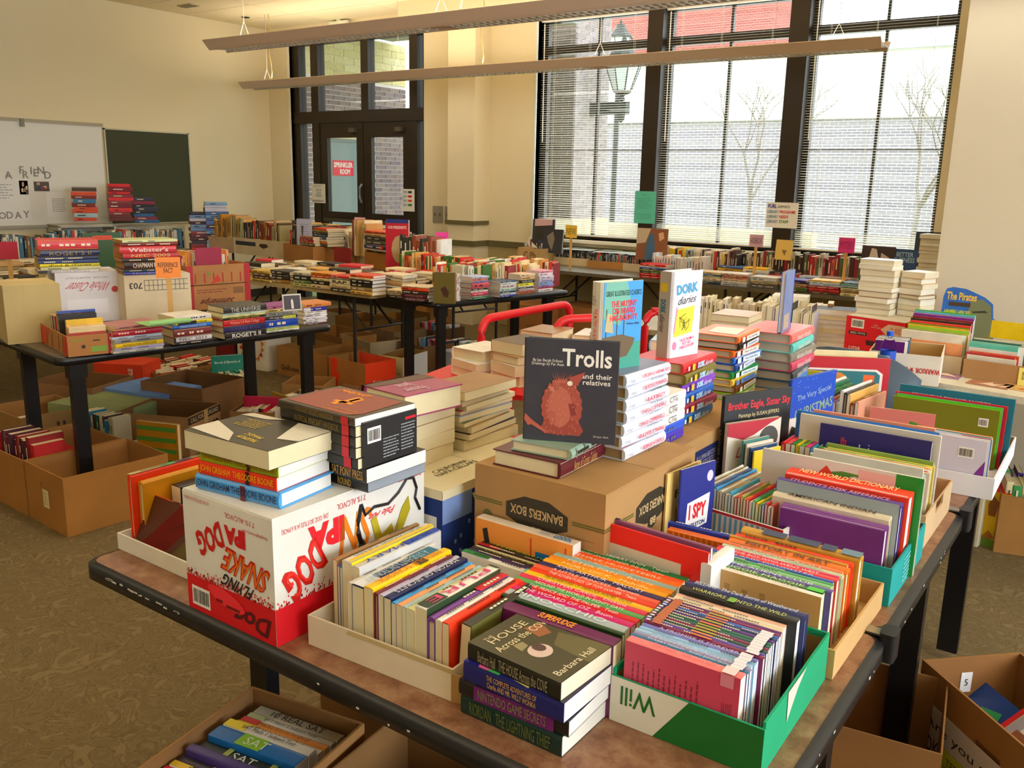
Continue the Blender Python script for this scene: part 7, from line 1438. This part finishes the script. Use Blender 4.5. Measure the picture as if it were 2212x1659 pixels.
wcov(1170, 545, .24, .24, '3c3c44', 'grey cover with a pale flower leaning beside the dancers cover', 0, [([(.3,.2),(.1,.5),(.4,.6),(.9,.5),(.6,.3)], '8c8478')], Y=7.6)
wcov(1372, 560, .29, .29, '8c5c3c', 'large brown film-like cover below the turquoise notice', 12, [([(0,0),(.5,0),(.45,.3),(0,.45)], 'c8b8a0'), ([(.2,.4),(.15,.55),(.5,.6),(1,.65),(1,.3),(.6,.3)], '4c6c88'), ([(.15,.7),(.1,.85),(.3,.9),(.4,.75)], 'd8b090')], Y=7.45)
wcov(1857, 575, .26, .17, '3c2c28', 'dark cover with two pale figures standing before the third blind', -4, [([(.1,.3),(.15,.45),(.9,.6),(.95,.2)], 'd8d0c4'), ([(.3,.6),(.5,.85),(.7,.9),(.9,.6)], 'c8b8a8')], Y=7.6)
wcov(1922, 580, .20, .16, '2c4c74', 'navy cover with pale capitals before the third blind', -4, Y=7.6, txt='BETTER\nBUSINESS')
wcov(1972, 560, .18, .22, '34404c', 'slate cover with a pale dog leaning at the alcove corner', 12, [([(.3,.4),(.3,.8),(.6,.7)], 'b8a890')], Y=7.7)
wcov(1672, 560, .15, .17, 'e4c878', 'yellow cover leaning at the second dark post', -6, [([(.5,.4),(.5,.7),(.8,.6)], '8c7c50')], Y=7.6)
def wfront(x0, y, specs, h=.24, w=.17):
    x = x0
    for i, its in enumerate(specs):
        stack(T(x, y+random.uniform(0,.02), TZ), its, h*random.uniform(.93,1.03), w, 'of the %s pile from the disc trays' % ordn(i+1), 'novels along the front of the window table', 'F', page='e8e0d0'); x += h+.012
wfront(-3.72+.0, 7.15, ['c83038:22:h;b82c30:20:h;5c6038:18;6c7444:16;2c4c90:16:h;e8e4e4:14;c82c30:18'] , .26)
wfront(-3.18, 7.14, ['2c3c58:16;8c8c88:14;e0d4c0:20;d8c8a0:14;3c7ca0:14:h;e0ceac:22', 'c8ccdc:20;e4e0d8:18;dccab0:16;e0a890:18;a85c48:14;e8d8c8:16', '6c6c6c:34;8c8470:12;d0c0a0:14;e0e4e8:22;e8e4dc:10', '48582c:20:h;5c6c38:16;a86c50:12;c8a488:14;3c2838:16:h;5c44a0:14', '5c4034:14;d84440:26:h;b83848:20:h;c8d4e4:16;d0d8e4:16;f0c850:12', 'e8dcb0:22;b89c70:18;d8c8a0:18;a8b4b0:18;88c0c8:14;3c5870:12', '28a8b0:20;3c9850:12;8c8ca0:12;e0dccc:12;8c4c60:22:h;3c3c3c:12;f0f0f0:12', '5c6c38:16;e0d8c0:20;34241f:26:h;3c2824:30:h;4c2c28:24:h'], .235)
for r, Y in enumerate((7.36, 7.56)):
    for c in range(9): far_stack(T(-3.15+c*.245, Y, TZ), random.randint(3, 5)+r, ['e8e4dc','e0d4c0','5c78a8','a83c40','f0c850','3c3430','c8d4e4','8c6c50','e8ecf0'], .23, .16, (.015,.03), 'F', 'f0ece4')
far_row(T(-3.75, 7.6, TZ), .75, ['e8dccc','5c3c34','c8b8a8','e8c850','3c3c40','a8b8c0','c84848'], .25, .15, (.015,.03))
far_row(T(-3.1, 7.72, TZ), 1.9, ['3c2c28','a83038','4c3430','8c2c34','28241f','d8d0c0','5c6c48','c8c0b0','d87860'], .26, .15, (.018,.035), 'V')
far_row(T(-3.7, 7.35, TZ), .5, ['f0ece4','dce4ec','e8d8d0'], .2, .15, (.02,.03))

# ================================================================ boxes on the floor
GF = 'cardboard boxes on the floor'
def fb(A, B, H, depth, label, col='kraftdark', inside=None, zt=None, hole=None, flaps=(), L=None, group=GF, base=False, cat='box'):
    """A, B: front edge (top edge unless base) in the photograph; the body goes back by depth"""
    z = 0 if base else (zt or H); a = W(A[0], A[1], z); c = W(B[0], B[1], z); ang = math.degrees(math.atan2(c.y-a.y, c.x-a.x)); ln = L or math.hypot(c.x-a.x, c.y-a.y)
    e, D = open_box('cardboard_box', label, FR((a.x, a.y, .001), ang), (ln, depth, H), col, group, cat, inside, .005, hole, flaps)
    return e, D, FR((a.x, a.y, .007), ang)
# SAT box
a = W(545, 1482, .37); c = W(780, 1560, .37); ang = math.degrees(math.atan2(c.y-a.y, c.x-a.x)); M0 = FR((a.x, a.y, .001), ang) @ T(0, -.60, 0)
e, D = open_box('cardboard_box', 'open brown box of exam guides on the floor at the front', M0, (.33, .60, .369), 'a07a4c', GF, inside='8a6840', th=.006)
G = 'exam guides in the floor box'
its = [('c8c0ac',30,'10 REAL SAT','1c1c1c',[(0,.25,'a8a898')],'grey-beige'),('d8d4c8',17,'SAT Math 2 Subject Test','4a4a48',[(0,.22,'a8b088')],'pale grey'),('e09a4c',18,'6 PRACTICE TESTS FOR THE NEW SAT','6a4a20',[(0,.2,'b82c34')],'orange with a red end'),('d4ccb8',20,'SAT Math 1 Subject Test','3c3c3a',[(0,.24,'d0b838')],'pale with a mustard end'),('dcd6c8',26,'SAT Math 1 Subject Test','2c2c2c',[(0,.24,'e4d03c')],'cream with a yellow end'),('206ea8',42,'SAT','dce4c8',[(.3,.58,'8cb83c')],'thick bright blue'),('2c3430',36,'SAT','e8ecd8',[(.28,.34,'a8b468'),(.78,.84,'a8b468')],'black and olive'),('4a3c74',24,None,None,None,'dull violet'),('38303c',22,'SAT','f0e8e0',None,'dark plum'),('ece8dc',18,'SAT Guide','2c2c2c',[(0,.22,'d8b83c')],'white with a gold end'),('c83848',18,"BARRON'S",'e8d8c8',[(.5,.8,'e8d040')],'red and yellow'),('c82c34',15,"BARRON'S",'e8d0d0',None,'crimson'),('e8e4e0',16,None,None,None,'white'),('e0dcd4',20,None,None,None,'off-white')]
y = .58
for i, (c, t, ti, tc, bd, nm) in enumerate(its):
    t /= 1000; y -= t+.001; dz = .05 if i in (4, 5, 7) else .035
    bk, D = book(M0 @ T(.045-.003*i, y, dz+.105), .245, .20, t, 'S', c, False, '%s exam guide, %s from the back of the floor box' % (nm, ordn(i+1)), G, page='white', title=ti, tcol=tc, tw=.62 if ti and len(ti) > 8 else .26, band=bd, marks=bool(ti))
e2, D, M1 = fb((600, 1605), (905, 1659), .33, .42, 'deep brown box under the front table beside the exam guides', 'a07a4c', '8c6a40') if False else (None, None, None)
e, D = open_box('cardboard_box', 'empty brown box under the front table beside the exam guides', FR((-1.25, .96, .001), 6), (.40, .46, .35), '9c7648', GF, inside='8c6a40')
e, D = open_box('cardboard_box', 'tall brown box standing behind the exam guides under the table', FR((-1.72, 1.52, .001), 4), (.42, .4, .36), '9c7648', GF, inside='8c6a40')
# large near boxes at left
e, D, M = fb((65, 1117), (147, 1162), .275, .50, 'large empty brown box with a pale note, front of the left group', 'a87c44', 'a47c4c', base=True, hole=('front',))
n_ = thing('sticky_note', 'small pale yellow note on the large empty brown box', 'note', M @ T(D[0]*.45, -.0015, .09)); MB().box(0, .055, -.001, 0, 0, .085).build('paper', M_PRINT, n_, None, 'e8dcb0'); blurlines(n_, 'front', (.055,.001,.085), .008, .01, .047, .075, 5, 'b0a480', eps=.002)
e, D, M = fb((-30, 1068), (62, 1116), .275, .48, 'large brown box of dark red books at the left frame edge', 'a87c44', 'a47c4c', base=True)
far_row(M @ T(.05, .05, .10), D[0]-.1, ['8c2428','b82c30','4c2438','5c2c48'], .24, .16, (.03,.04), 'V', 'cream'); far_stack(M @ T(.03, .2, .0), 5, ['8c2430','c8302c','5c3058'], .3, .2, (.03,.04))
e, D, M = fb((-20, 955), (28, 975), .22, .40, 'brown box with printed arrows holding pale books', 'a08054', 'a47c4c', base=True, L=.42); far_stack(M @ T(.1, .1, 0), 4, ['d8d0c0','white','c8b8a0'], .2, .15, (.03,.04)); put_multi(e, 'right', D, [(.2,.12,.215,.16),(.235,.12,.25,.16),(.2,.11,.25,.115)], '4a3c28', .001)
# shurgard box, white tray, striped book, marble lid
e, D, M = fb((255, 975), (385, 986), .235, .36, 'brown moving box with black lettering beside the striped book', 'a88660', '7c5c38', base=True, L=.46)
put_rect(e, 'right', D, 0, .185, .36, .23, '3a3024', .001); put_text(e, 'CALL FOR SHURGARD', 'right', D, .18, .208, .31, .026, 0, 'c8b490', .0016, .01); put_text(e, 'SHURGARD', 'right', D, .20, .13, .27, .045, 0, '2a2420', .001, .05); put_rect(e, 'right', D, .17, .155, .215, .235, 'b89c70', .0018, 'packing_tape')
e, D, M = fb((150, 968), (238, 1002), .10, .36, 'white tray of green and brown spines on the floor', 'e4e2e4', None, base=True); far_row(M @ T(.03, .05, .06), D[0]-.08, ['1c6c5c','2c7c98','3c2c24','c8c0a8','1c4c40'], .17, .11, (.02,.03), 'V', 'cream')
p = W(300, 1020, 0); book(FR((p.x, p.y, .03), 20), .26, .26, .03, 'C', 'b8842c', True, 'gold-spined hardback with green striped cover on the floor', 'floor books by the moving box', marks=False, cover=lambda e, D: put_multi(e, 'top', D, [(.02+k*.06, .01, .045+k*.06, .25) for k in range(4)], '5c8c40', .001))
p = W(330, 1060, 0); book(FR((p.x, p.y, .001), 15), .34, .25, .03, 'F', '4c5c3c', False, 'patchwork-covered magazine lying before the striped cover', 'floor books by the moving box', marks=False, cover=lambda e, D: (put_multi(e, 'top', D, [(.03+k*.05, .12, .07+k*.05, .20) for k in range(4)], '7c9c98', .001), put_rect(e, 'top', D, .12, .03, .24, .08, 'c83038', .001), put_text(e, 'DELUXE', 'top', D, .24, .03, .14, .03, 0, 'e8e0d0', .0016, .03)))
e, D = shut_box('storage_box', 'green marbled box lid behind the left table leg', FR((W(110, 945, 0).x, W(110, 945, 0).y, 0), 15), (.55, .40, .22), '8c9468')
e, D = shut_box('storage_box', 'dusty blue flat box under the reference table', FR((W(225, 915, 0).x, W(225, 915, 0).y, 0), 10), (.50, .36, .24), '7c98c4', lid='6c8cc0')
e, D = shut_box('storage_box', 'pale blue box right of the dusty blue one', FR((W(340, 888, 0).x, W(340, 888, 0).y, 0), 25), (.42, .36, .20), '88a4d4', lid='6888bc')
e, D = shut_box('drinks_carton', 'orange ale carton under the reference table', FR((W(208, 868, 0).x, W(208, 868, 0).y, 0), 30), (.36, .26, .28), 'c8481c'); put_text(e, 'ORANGE ALE', 'front', D, .27, .14, .22, .035, 90, 'e8dcc8', .001, .03); put_poly(e, 'front', D, [(.08,.04),(.12,.1),(.1,.16),(.13,.2),(.15,.12),(.13,.05)], '7c2c14', .001)
def fill(M, D, pal, w=.14, h=.18, z=.02, lean=0): far_row(M @ T(.02, .03, z), D[0]-.05, pal, h, w, (.015,.035), 'V', 'cream', lean); far_row(M @ T(.02, D[1]*.5, z), D[0]-.05, pal, h, w, (.015,.035), 'V', 'cream', lean)
RB = ['b82c2c','8c2c28','d8ccb0','c8b898','5c3c28']
e, D, M = fb((285, 850), (325, 862), .2, .38, 'brown box of red books behind the table leg', 'a07c50', None, base=True, L=.4); fill(M, D, RB)
e, D, M = fb((335, 838), (395, 848), .2, .38, 'brown box of red and cream books in the middle under the reference table', 'a07c50', None, base=True, L=.42); fill(M, D, RB)
e, D, M = fb((475, 880), (558, 872), .2, .38, 'green beer-printed box with teal books standing in it', '5c7050', '4c4c38', base=True); put_poly(e, 'front', D, [(.09+.06*math.cos(q*PI/6), .09+.07*math.sin(q*PI/6)) for q in range(12)], 'a8b898', .001); put_text(e, 'G', 'front', D, .09, .09, .05, .06, 0, 'c84830', .0016)
fill(M, D, ['d8d4b8','c8c8b0','1c7c6c'], .14, .17); book(M @ T(.0, .24, .02), .29, .22, .03, 'C', '147060', True, 'teal hardback titled on its cover, tall in the green box', None, marks=False, cover=lambda e, D: (put_rect(e, 'top', D, 0, 0, D[0], D[1], '178070'), put_text(e, 'Marvels & Mysteries of', 'top', D, .05, .11, .18, .025, 90, 'd8e8dc', .001, .01)))
e, D, M = fb((500, 958), (592, 962), .20, .34, 'brown box with a magenta book on edge near the moving box', 'a07c50', '6c4c2c', base=True); fill(M, D, ['e8e4dc','c8284c','3c3028','f0ece4'], .13, .17, .03)
book(M @ T(.02, .16, .09), .16, .28, .02, 'C', 'c02c5c', True, 'magenta hardback standing in the box near the moving box', None, marks=False)
e, D, M = fb((600, 905), (722, 925), .15, .36, 'low grey-brown box of white and red books in the aisle', 'a08868', '8c7454', base=True); fill(M, D, ['d8d0c4','c83028','e8e4dc','a89880'], .10, .14, .01)
e, D, M = fb((610, 868), (700, 872), .13, .3, 'shallow box with a white rim behind the low grey-brown one', 'b08c5c', '9a7444', base=True)
book(FR((W(590, 935, 0).x, W(590, 935, 0).y, .02), -10), .25, .30, .012, 'C', 'c8a83c', True, 'yellow and violet folder leaning by the magenta book', None, big=True, marks=False)
# middle aisle boxes
MIDB = [((600,808),(655,822),.24,.38,'brown box lettered in black behind the wreath box','a8804c','Quill.com'),((655,825),(708,838),.25,.4,'plain brown box between lettered and orange boxes','a87c48',None),((712,846),(790,866),.27,.30,'orange-brown harvest box in the aisle','a87440','HARVEST'),((818,838),(870,846),.26,.34,'cream wine box with small capitals in the aisle','e0d0a0','LA CREMA'),
 ((655,760),(740,785),.22,.36,'brown open box under the light wood table','a8804c',None),((735,768),(800,790),.20,.36,'white-sided open box under the light wood table','c8b898',None),((800,760),(850,775),.24,.36,'brown flapped box by the table leg','8c7454',None),((725,722),(790,738),.2,.36,'brown box further back under the light wood table','94703c',None),((800,722),(865,735),.2,.36,'grey-brown box behind the flapped one','8c7450',None),((690,705),(740,715),.18,.3,'pale open box at the far aisle','c8c0b0',None),((870,705),(930,716),.2,.36,'brown box under the dark table corner','8c6c40',None),((860,785),(915,800),.2,.34,'dark brown box of magazines under the dark table','7c5c38','mags'),((870,745),(935,760),.2,.4,'dark box of blue paper bags under the dark table','6c5434','mags'),((925,790),(985,805),.16,.34,'white-sided box of paperbacks behind the pale novels','c8ccd8','mags')]
for A, B, H, dp, lab, col, tx in MIDB:
    e, D, M = fb(A, B, H, dp, lab, col, '9c7440', base=True)
    if tx == 'Quill.com': put_text(e, 'Quill.com', 'front', D, D[0]*.5, .07, D[0]*.7, .05, 0, '2c2418', .001, .01)
    if tx == 'LA CREMA': put_text(e, 'LA CREMA', 'front', D, D[0]*.6, .13, D[0]*.62, .025, 0, '6c5c40', .001); put_rect(e, 'right', D, 0, .0, D[1], D[2], 'ece8e4', .001)
    if tx == 'HARVEST':
        put_poly(e, 'front', D, [(.02,D[2]),(.1,D[2]),(.09,D[2]*.65),(.12,D[2]*.55),(.08,.04),(.06,.02),(.03,D[2]*.4)], 'dc4a24', .001); put_rect(e, 'right', D, 0, .0, D[1], D[2], 'dc4c24', .001); put_text(e, 'HUNGRY\nHARVEST', 'front', D, D[0]*.66, .07, D[0]*.5, .05, 0, 'c8a888', .0016, .02); put_text(e, 'Every', 'right', D, D[1]*.4, .12, .09, .03, 0, 'e8d0c0', .0016, .01)
        b = MB(); b.box(.006, D[0]-.006, D[1]-.008, D[1]-.006, .01, D[2]-.002).build('inner_lining', M_CARD, e, None, 'd85028')
    if tx == 'mags':
        far_stack(M @ T(.02, .02, .02), 4, ['88a8c8','b82850','d8d8e0','8c2848','e8e4dc'], D[0]*.8, .22, (.02,.04)); far_row(M @ T(.02, .2, .04), D[0]-.05, ['e8e8ec','3c3c48','c8304c','88a8c8'], .18, .13)
e, D = shut_box('drinks_carton', 'dark red carton behind the wreath box', FR((W(468, 782, 0).x, W(468, 782, 0).y, 0), 10), (.32, .26, .28), '7c2018')
e, D = shut_box('wine_carton', 'white carton with an autumn leaf wreath under the reference table', FR((W(515, 792, 0).x, W(515, 792, 0).y, 0), 5), (.34, .28, .36), 'e4dcc8')
for q in range(16):
    a = q*PI/8; put_poly(e, 'front', D, [(.17+.11*math.cos(a), .2+.11*math.sin(a)), (.17+.15*math.cos(a+.2), .2+.15*math.sin(a+.2)), (.17+.12*math.cos(a+.45), .2+.12*math.sin(a+.45))], random.choice(('b84c1c','c87c2c','8c8c30','a83820')), .001+q*.0001, 'printed_leaf')
put_text(e, 'VINTAGE', 'front', D, .17, .21, .09, .02, 0, 'c8a488', .001)
for k, (px, py, an, L, H, lab) in enumerate(((1095, 742, 8, .55, .40, 'large brown carton under the dark table'), (1195, 748, -5, .50, .42, 'large brown carton behind the red hoops'), (1262, 752, 0, .42, .26, 'brown carton with a green mark behind the red hoop'), (1310, 705, 0, .4, .3, 'brown carton in the shade under the window table'))):
    p = W(px, py, 0); e, D = shut_box('shipping_carton', lab, FR((p.x, p.y, 0), an), (L, .4, H), 'a07444', GF)
    if k == 2: put_text(e, '✻', 'front', D, .12, .17, .06, .06, 0, '147c5c', .001, .02)
    if k == 0: put_text(e, 'SUNSET', 'front', D, .3, .2, .18, .03, 180, '5c4020', .001)
for k, (px, py, lab) in enumerate(((985, 790, 'magenta and grey flat box on the floor behind the pale novels'), (1075, 775, 'pink striped flat box behind the left red hoop'))):
    p = W(px, py, 0); e, D = shut_box('game_box', lab, FR((p.x, p.y, 0), 5), (.36, .3, .16), ('84304c', 'd85c8c')[k]); put_multi(e, 'front', D, [(.02,.03+.05*i,.34,.04+.05*i) for i in range(3)], 'e8c8d4', .001)
# right side: yellow box, brown box with books, tilted cartons
p = W(2100, 1172, 0); e, D = shut_box('toy_box', 'yellow printed tall box with a red top on the carpet at right', FR((p.x, p.y, 0), -12), (.13, .22, .27), 'd8b830', lid='c83028'); put_rect(e, 'front', D, 0, 0, .13, .04, '6c8c38', .001); put_poly(e, 'front', D, [(.05,.15),(.08,.15),(.09,.22),(.06,.25),(.045,.2)], '8c5c28', .001); put_poly(e, 'front', D, [(.03,.04),(.06,.08),(.09,.05),(.07,.04)], '9c6c28', .001)
p = W(2075, 1172, 0); e, D = shut_box('toy_box', 'narrow white carton left of the yellow printed box', FR((p.x, p.y, 0), -12), (.07, .2, .24), 'dcd4bc'); put_text(e, 'TREE', 'front', D, .035, .03, .05, .015, 0, '6c6454', .001)
e, D, M = fb((2145, 1192), (2230, 1205), .27, .36, 'brown box of children books at the right frame edge', 'a07844', '7c5c34', base=True, L=.45); fill(M, D, ['4c2c7c','2c3c8c','e8e0b8','5c88a8','48985c','d8d0c8'], .15, .2, .12)
# tilted open carton at the lower right with the teen sign
a = W(1992, 1428, .33); c = W(2212, 1618, .33); an = math.degrees(math.atan2(c.y-a.y, c.x-a.x))
TM = FR((a.x, a.y, .01), an) 
e, D = open_box('cardboard_box', 'wide brown carton with hand holes and a white sign under the right table edge', TM, (.56, .30, .325), '9c7444', GF, inside='8c6438', hole=('front', 'back'), th=.006)
G = 'children books in the wide carton'
book(TM @ T(.15, .045, .12), .32, .22, .02, 'F', 'c8c0b4', False, 'framed horse-covered storybook lying in the wide carton', G, page='white', big=True, tilt=35, marks=False, cover=lambda e, D: (put_rect(e, 'top', D, .02, .02, .30, .20, 'a8a4b0', .0008), put_rect(e, 'top', D, .04, .03, .28, .15, '8c5c48', .001), put_rect(e, 'top', D, .05, .15, .12, .19, 'e0dcd8', .0012), put_text(e, 'Marlin', 'top', D, .26, .05, .08, .03, 0, '3c342c', .0014), put_rect(e, 'top', D, 0, .0, .015, D[1], 'c02c34', .001)))
book(TM @ T(.0, .06, .10), .15, .2, .02, 'F', '2c4c8c', False, 'blue and green picture book at the left end of the wide carton', G, page='white', big=True, tilt=40, marks=False, cover=lambda e, D: put_poly(e, 'top', D, [(.05,.05),(.15,.06),(.12,.16),(.06,.14)], '3c9c6c', .001))
sg = thing('paper_sign', 'white handwritten paper with a yellow teen note on the wide carton', 'sign', TM @ T(.02, -.002, .03)); sD = (.34, .001, .20)
MB().box(0, .34, -.001, 0, 0, .20).build('paper', M_PRINT, sg, None, 'cfc8c4'); put_text(sg, 'Are you a', 'front', sD, .15, .15, .24, .035, 0, '2a2420', .002); put_text(sg, 'YOKO', 'front', sD, .07, .09, .11, .045, 0, '2a2420', .002); put_rect(sg, 'front', sD, .11, .03, .23, .115, 'c8cc50', .003, 'yellow_note'); put_text(sg, 'TEEN /\nTWEEN', 'front', sD, .17, .072, .09, .05, 0, '5c5c28', .004)
nt = thing('paper_tag', 'small white tag on the inner left edge of the wide carton', 'note', TM @ T(.008, .12, .22)); MB().box(0, .001, 0, .034, 0, .06).build('paper', M_PRINT, nt, None, 'e4e0e0'); put_text(nt, '5', 'right', (.001,.034,.06), .017, .03, .01, .02, 0, '2a2a2a', .001)
e, D = open_box('cardboard_box', 'brown carton in deep shade beyond the wide carton', FR((-.62, 2.0, .001), 8), (.40, .36, .32), '946c40', GF, inside='8c6438')
for k, (x, y, lab) in enumerate(((-5.1, 3.1, 'dark brown box with a white slip at the left frame edge'), (-5.75, 2.7, 'brown box of white paper deep beneath the reference table'))):
    e, D = open_box('cardboard_box', lab, FR((x, y, .001), 12+9*k), (.5, .4, .26+.04*(k == 0)), '94704c', GF, inside='7c5c38'); far_stack(FR((x+.08, y+.12, .02), 20), 4, ['c8ccd8','3c4c7c','e0dcd4','8c98b0'], .26, .2, (.02,.04))

# ---------------------------------------------------------------- the mass of distant books
if FAR['v']:
    me = bpy.data.meshes.new('distant_books'); me.from_pydata(FAR['v'], [], FAR['f']); me.materials.append(M_VC)
    at = me.attributes.new('tint', 'FLOAT_COLOR', 'FACE'); at.data.foreach_set('color', [x for q in FAR['c'] for x in q])
    tag(link('distant_books', me), 'rows and piles of small distant books on the far tables', 'books', kind='stuff')
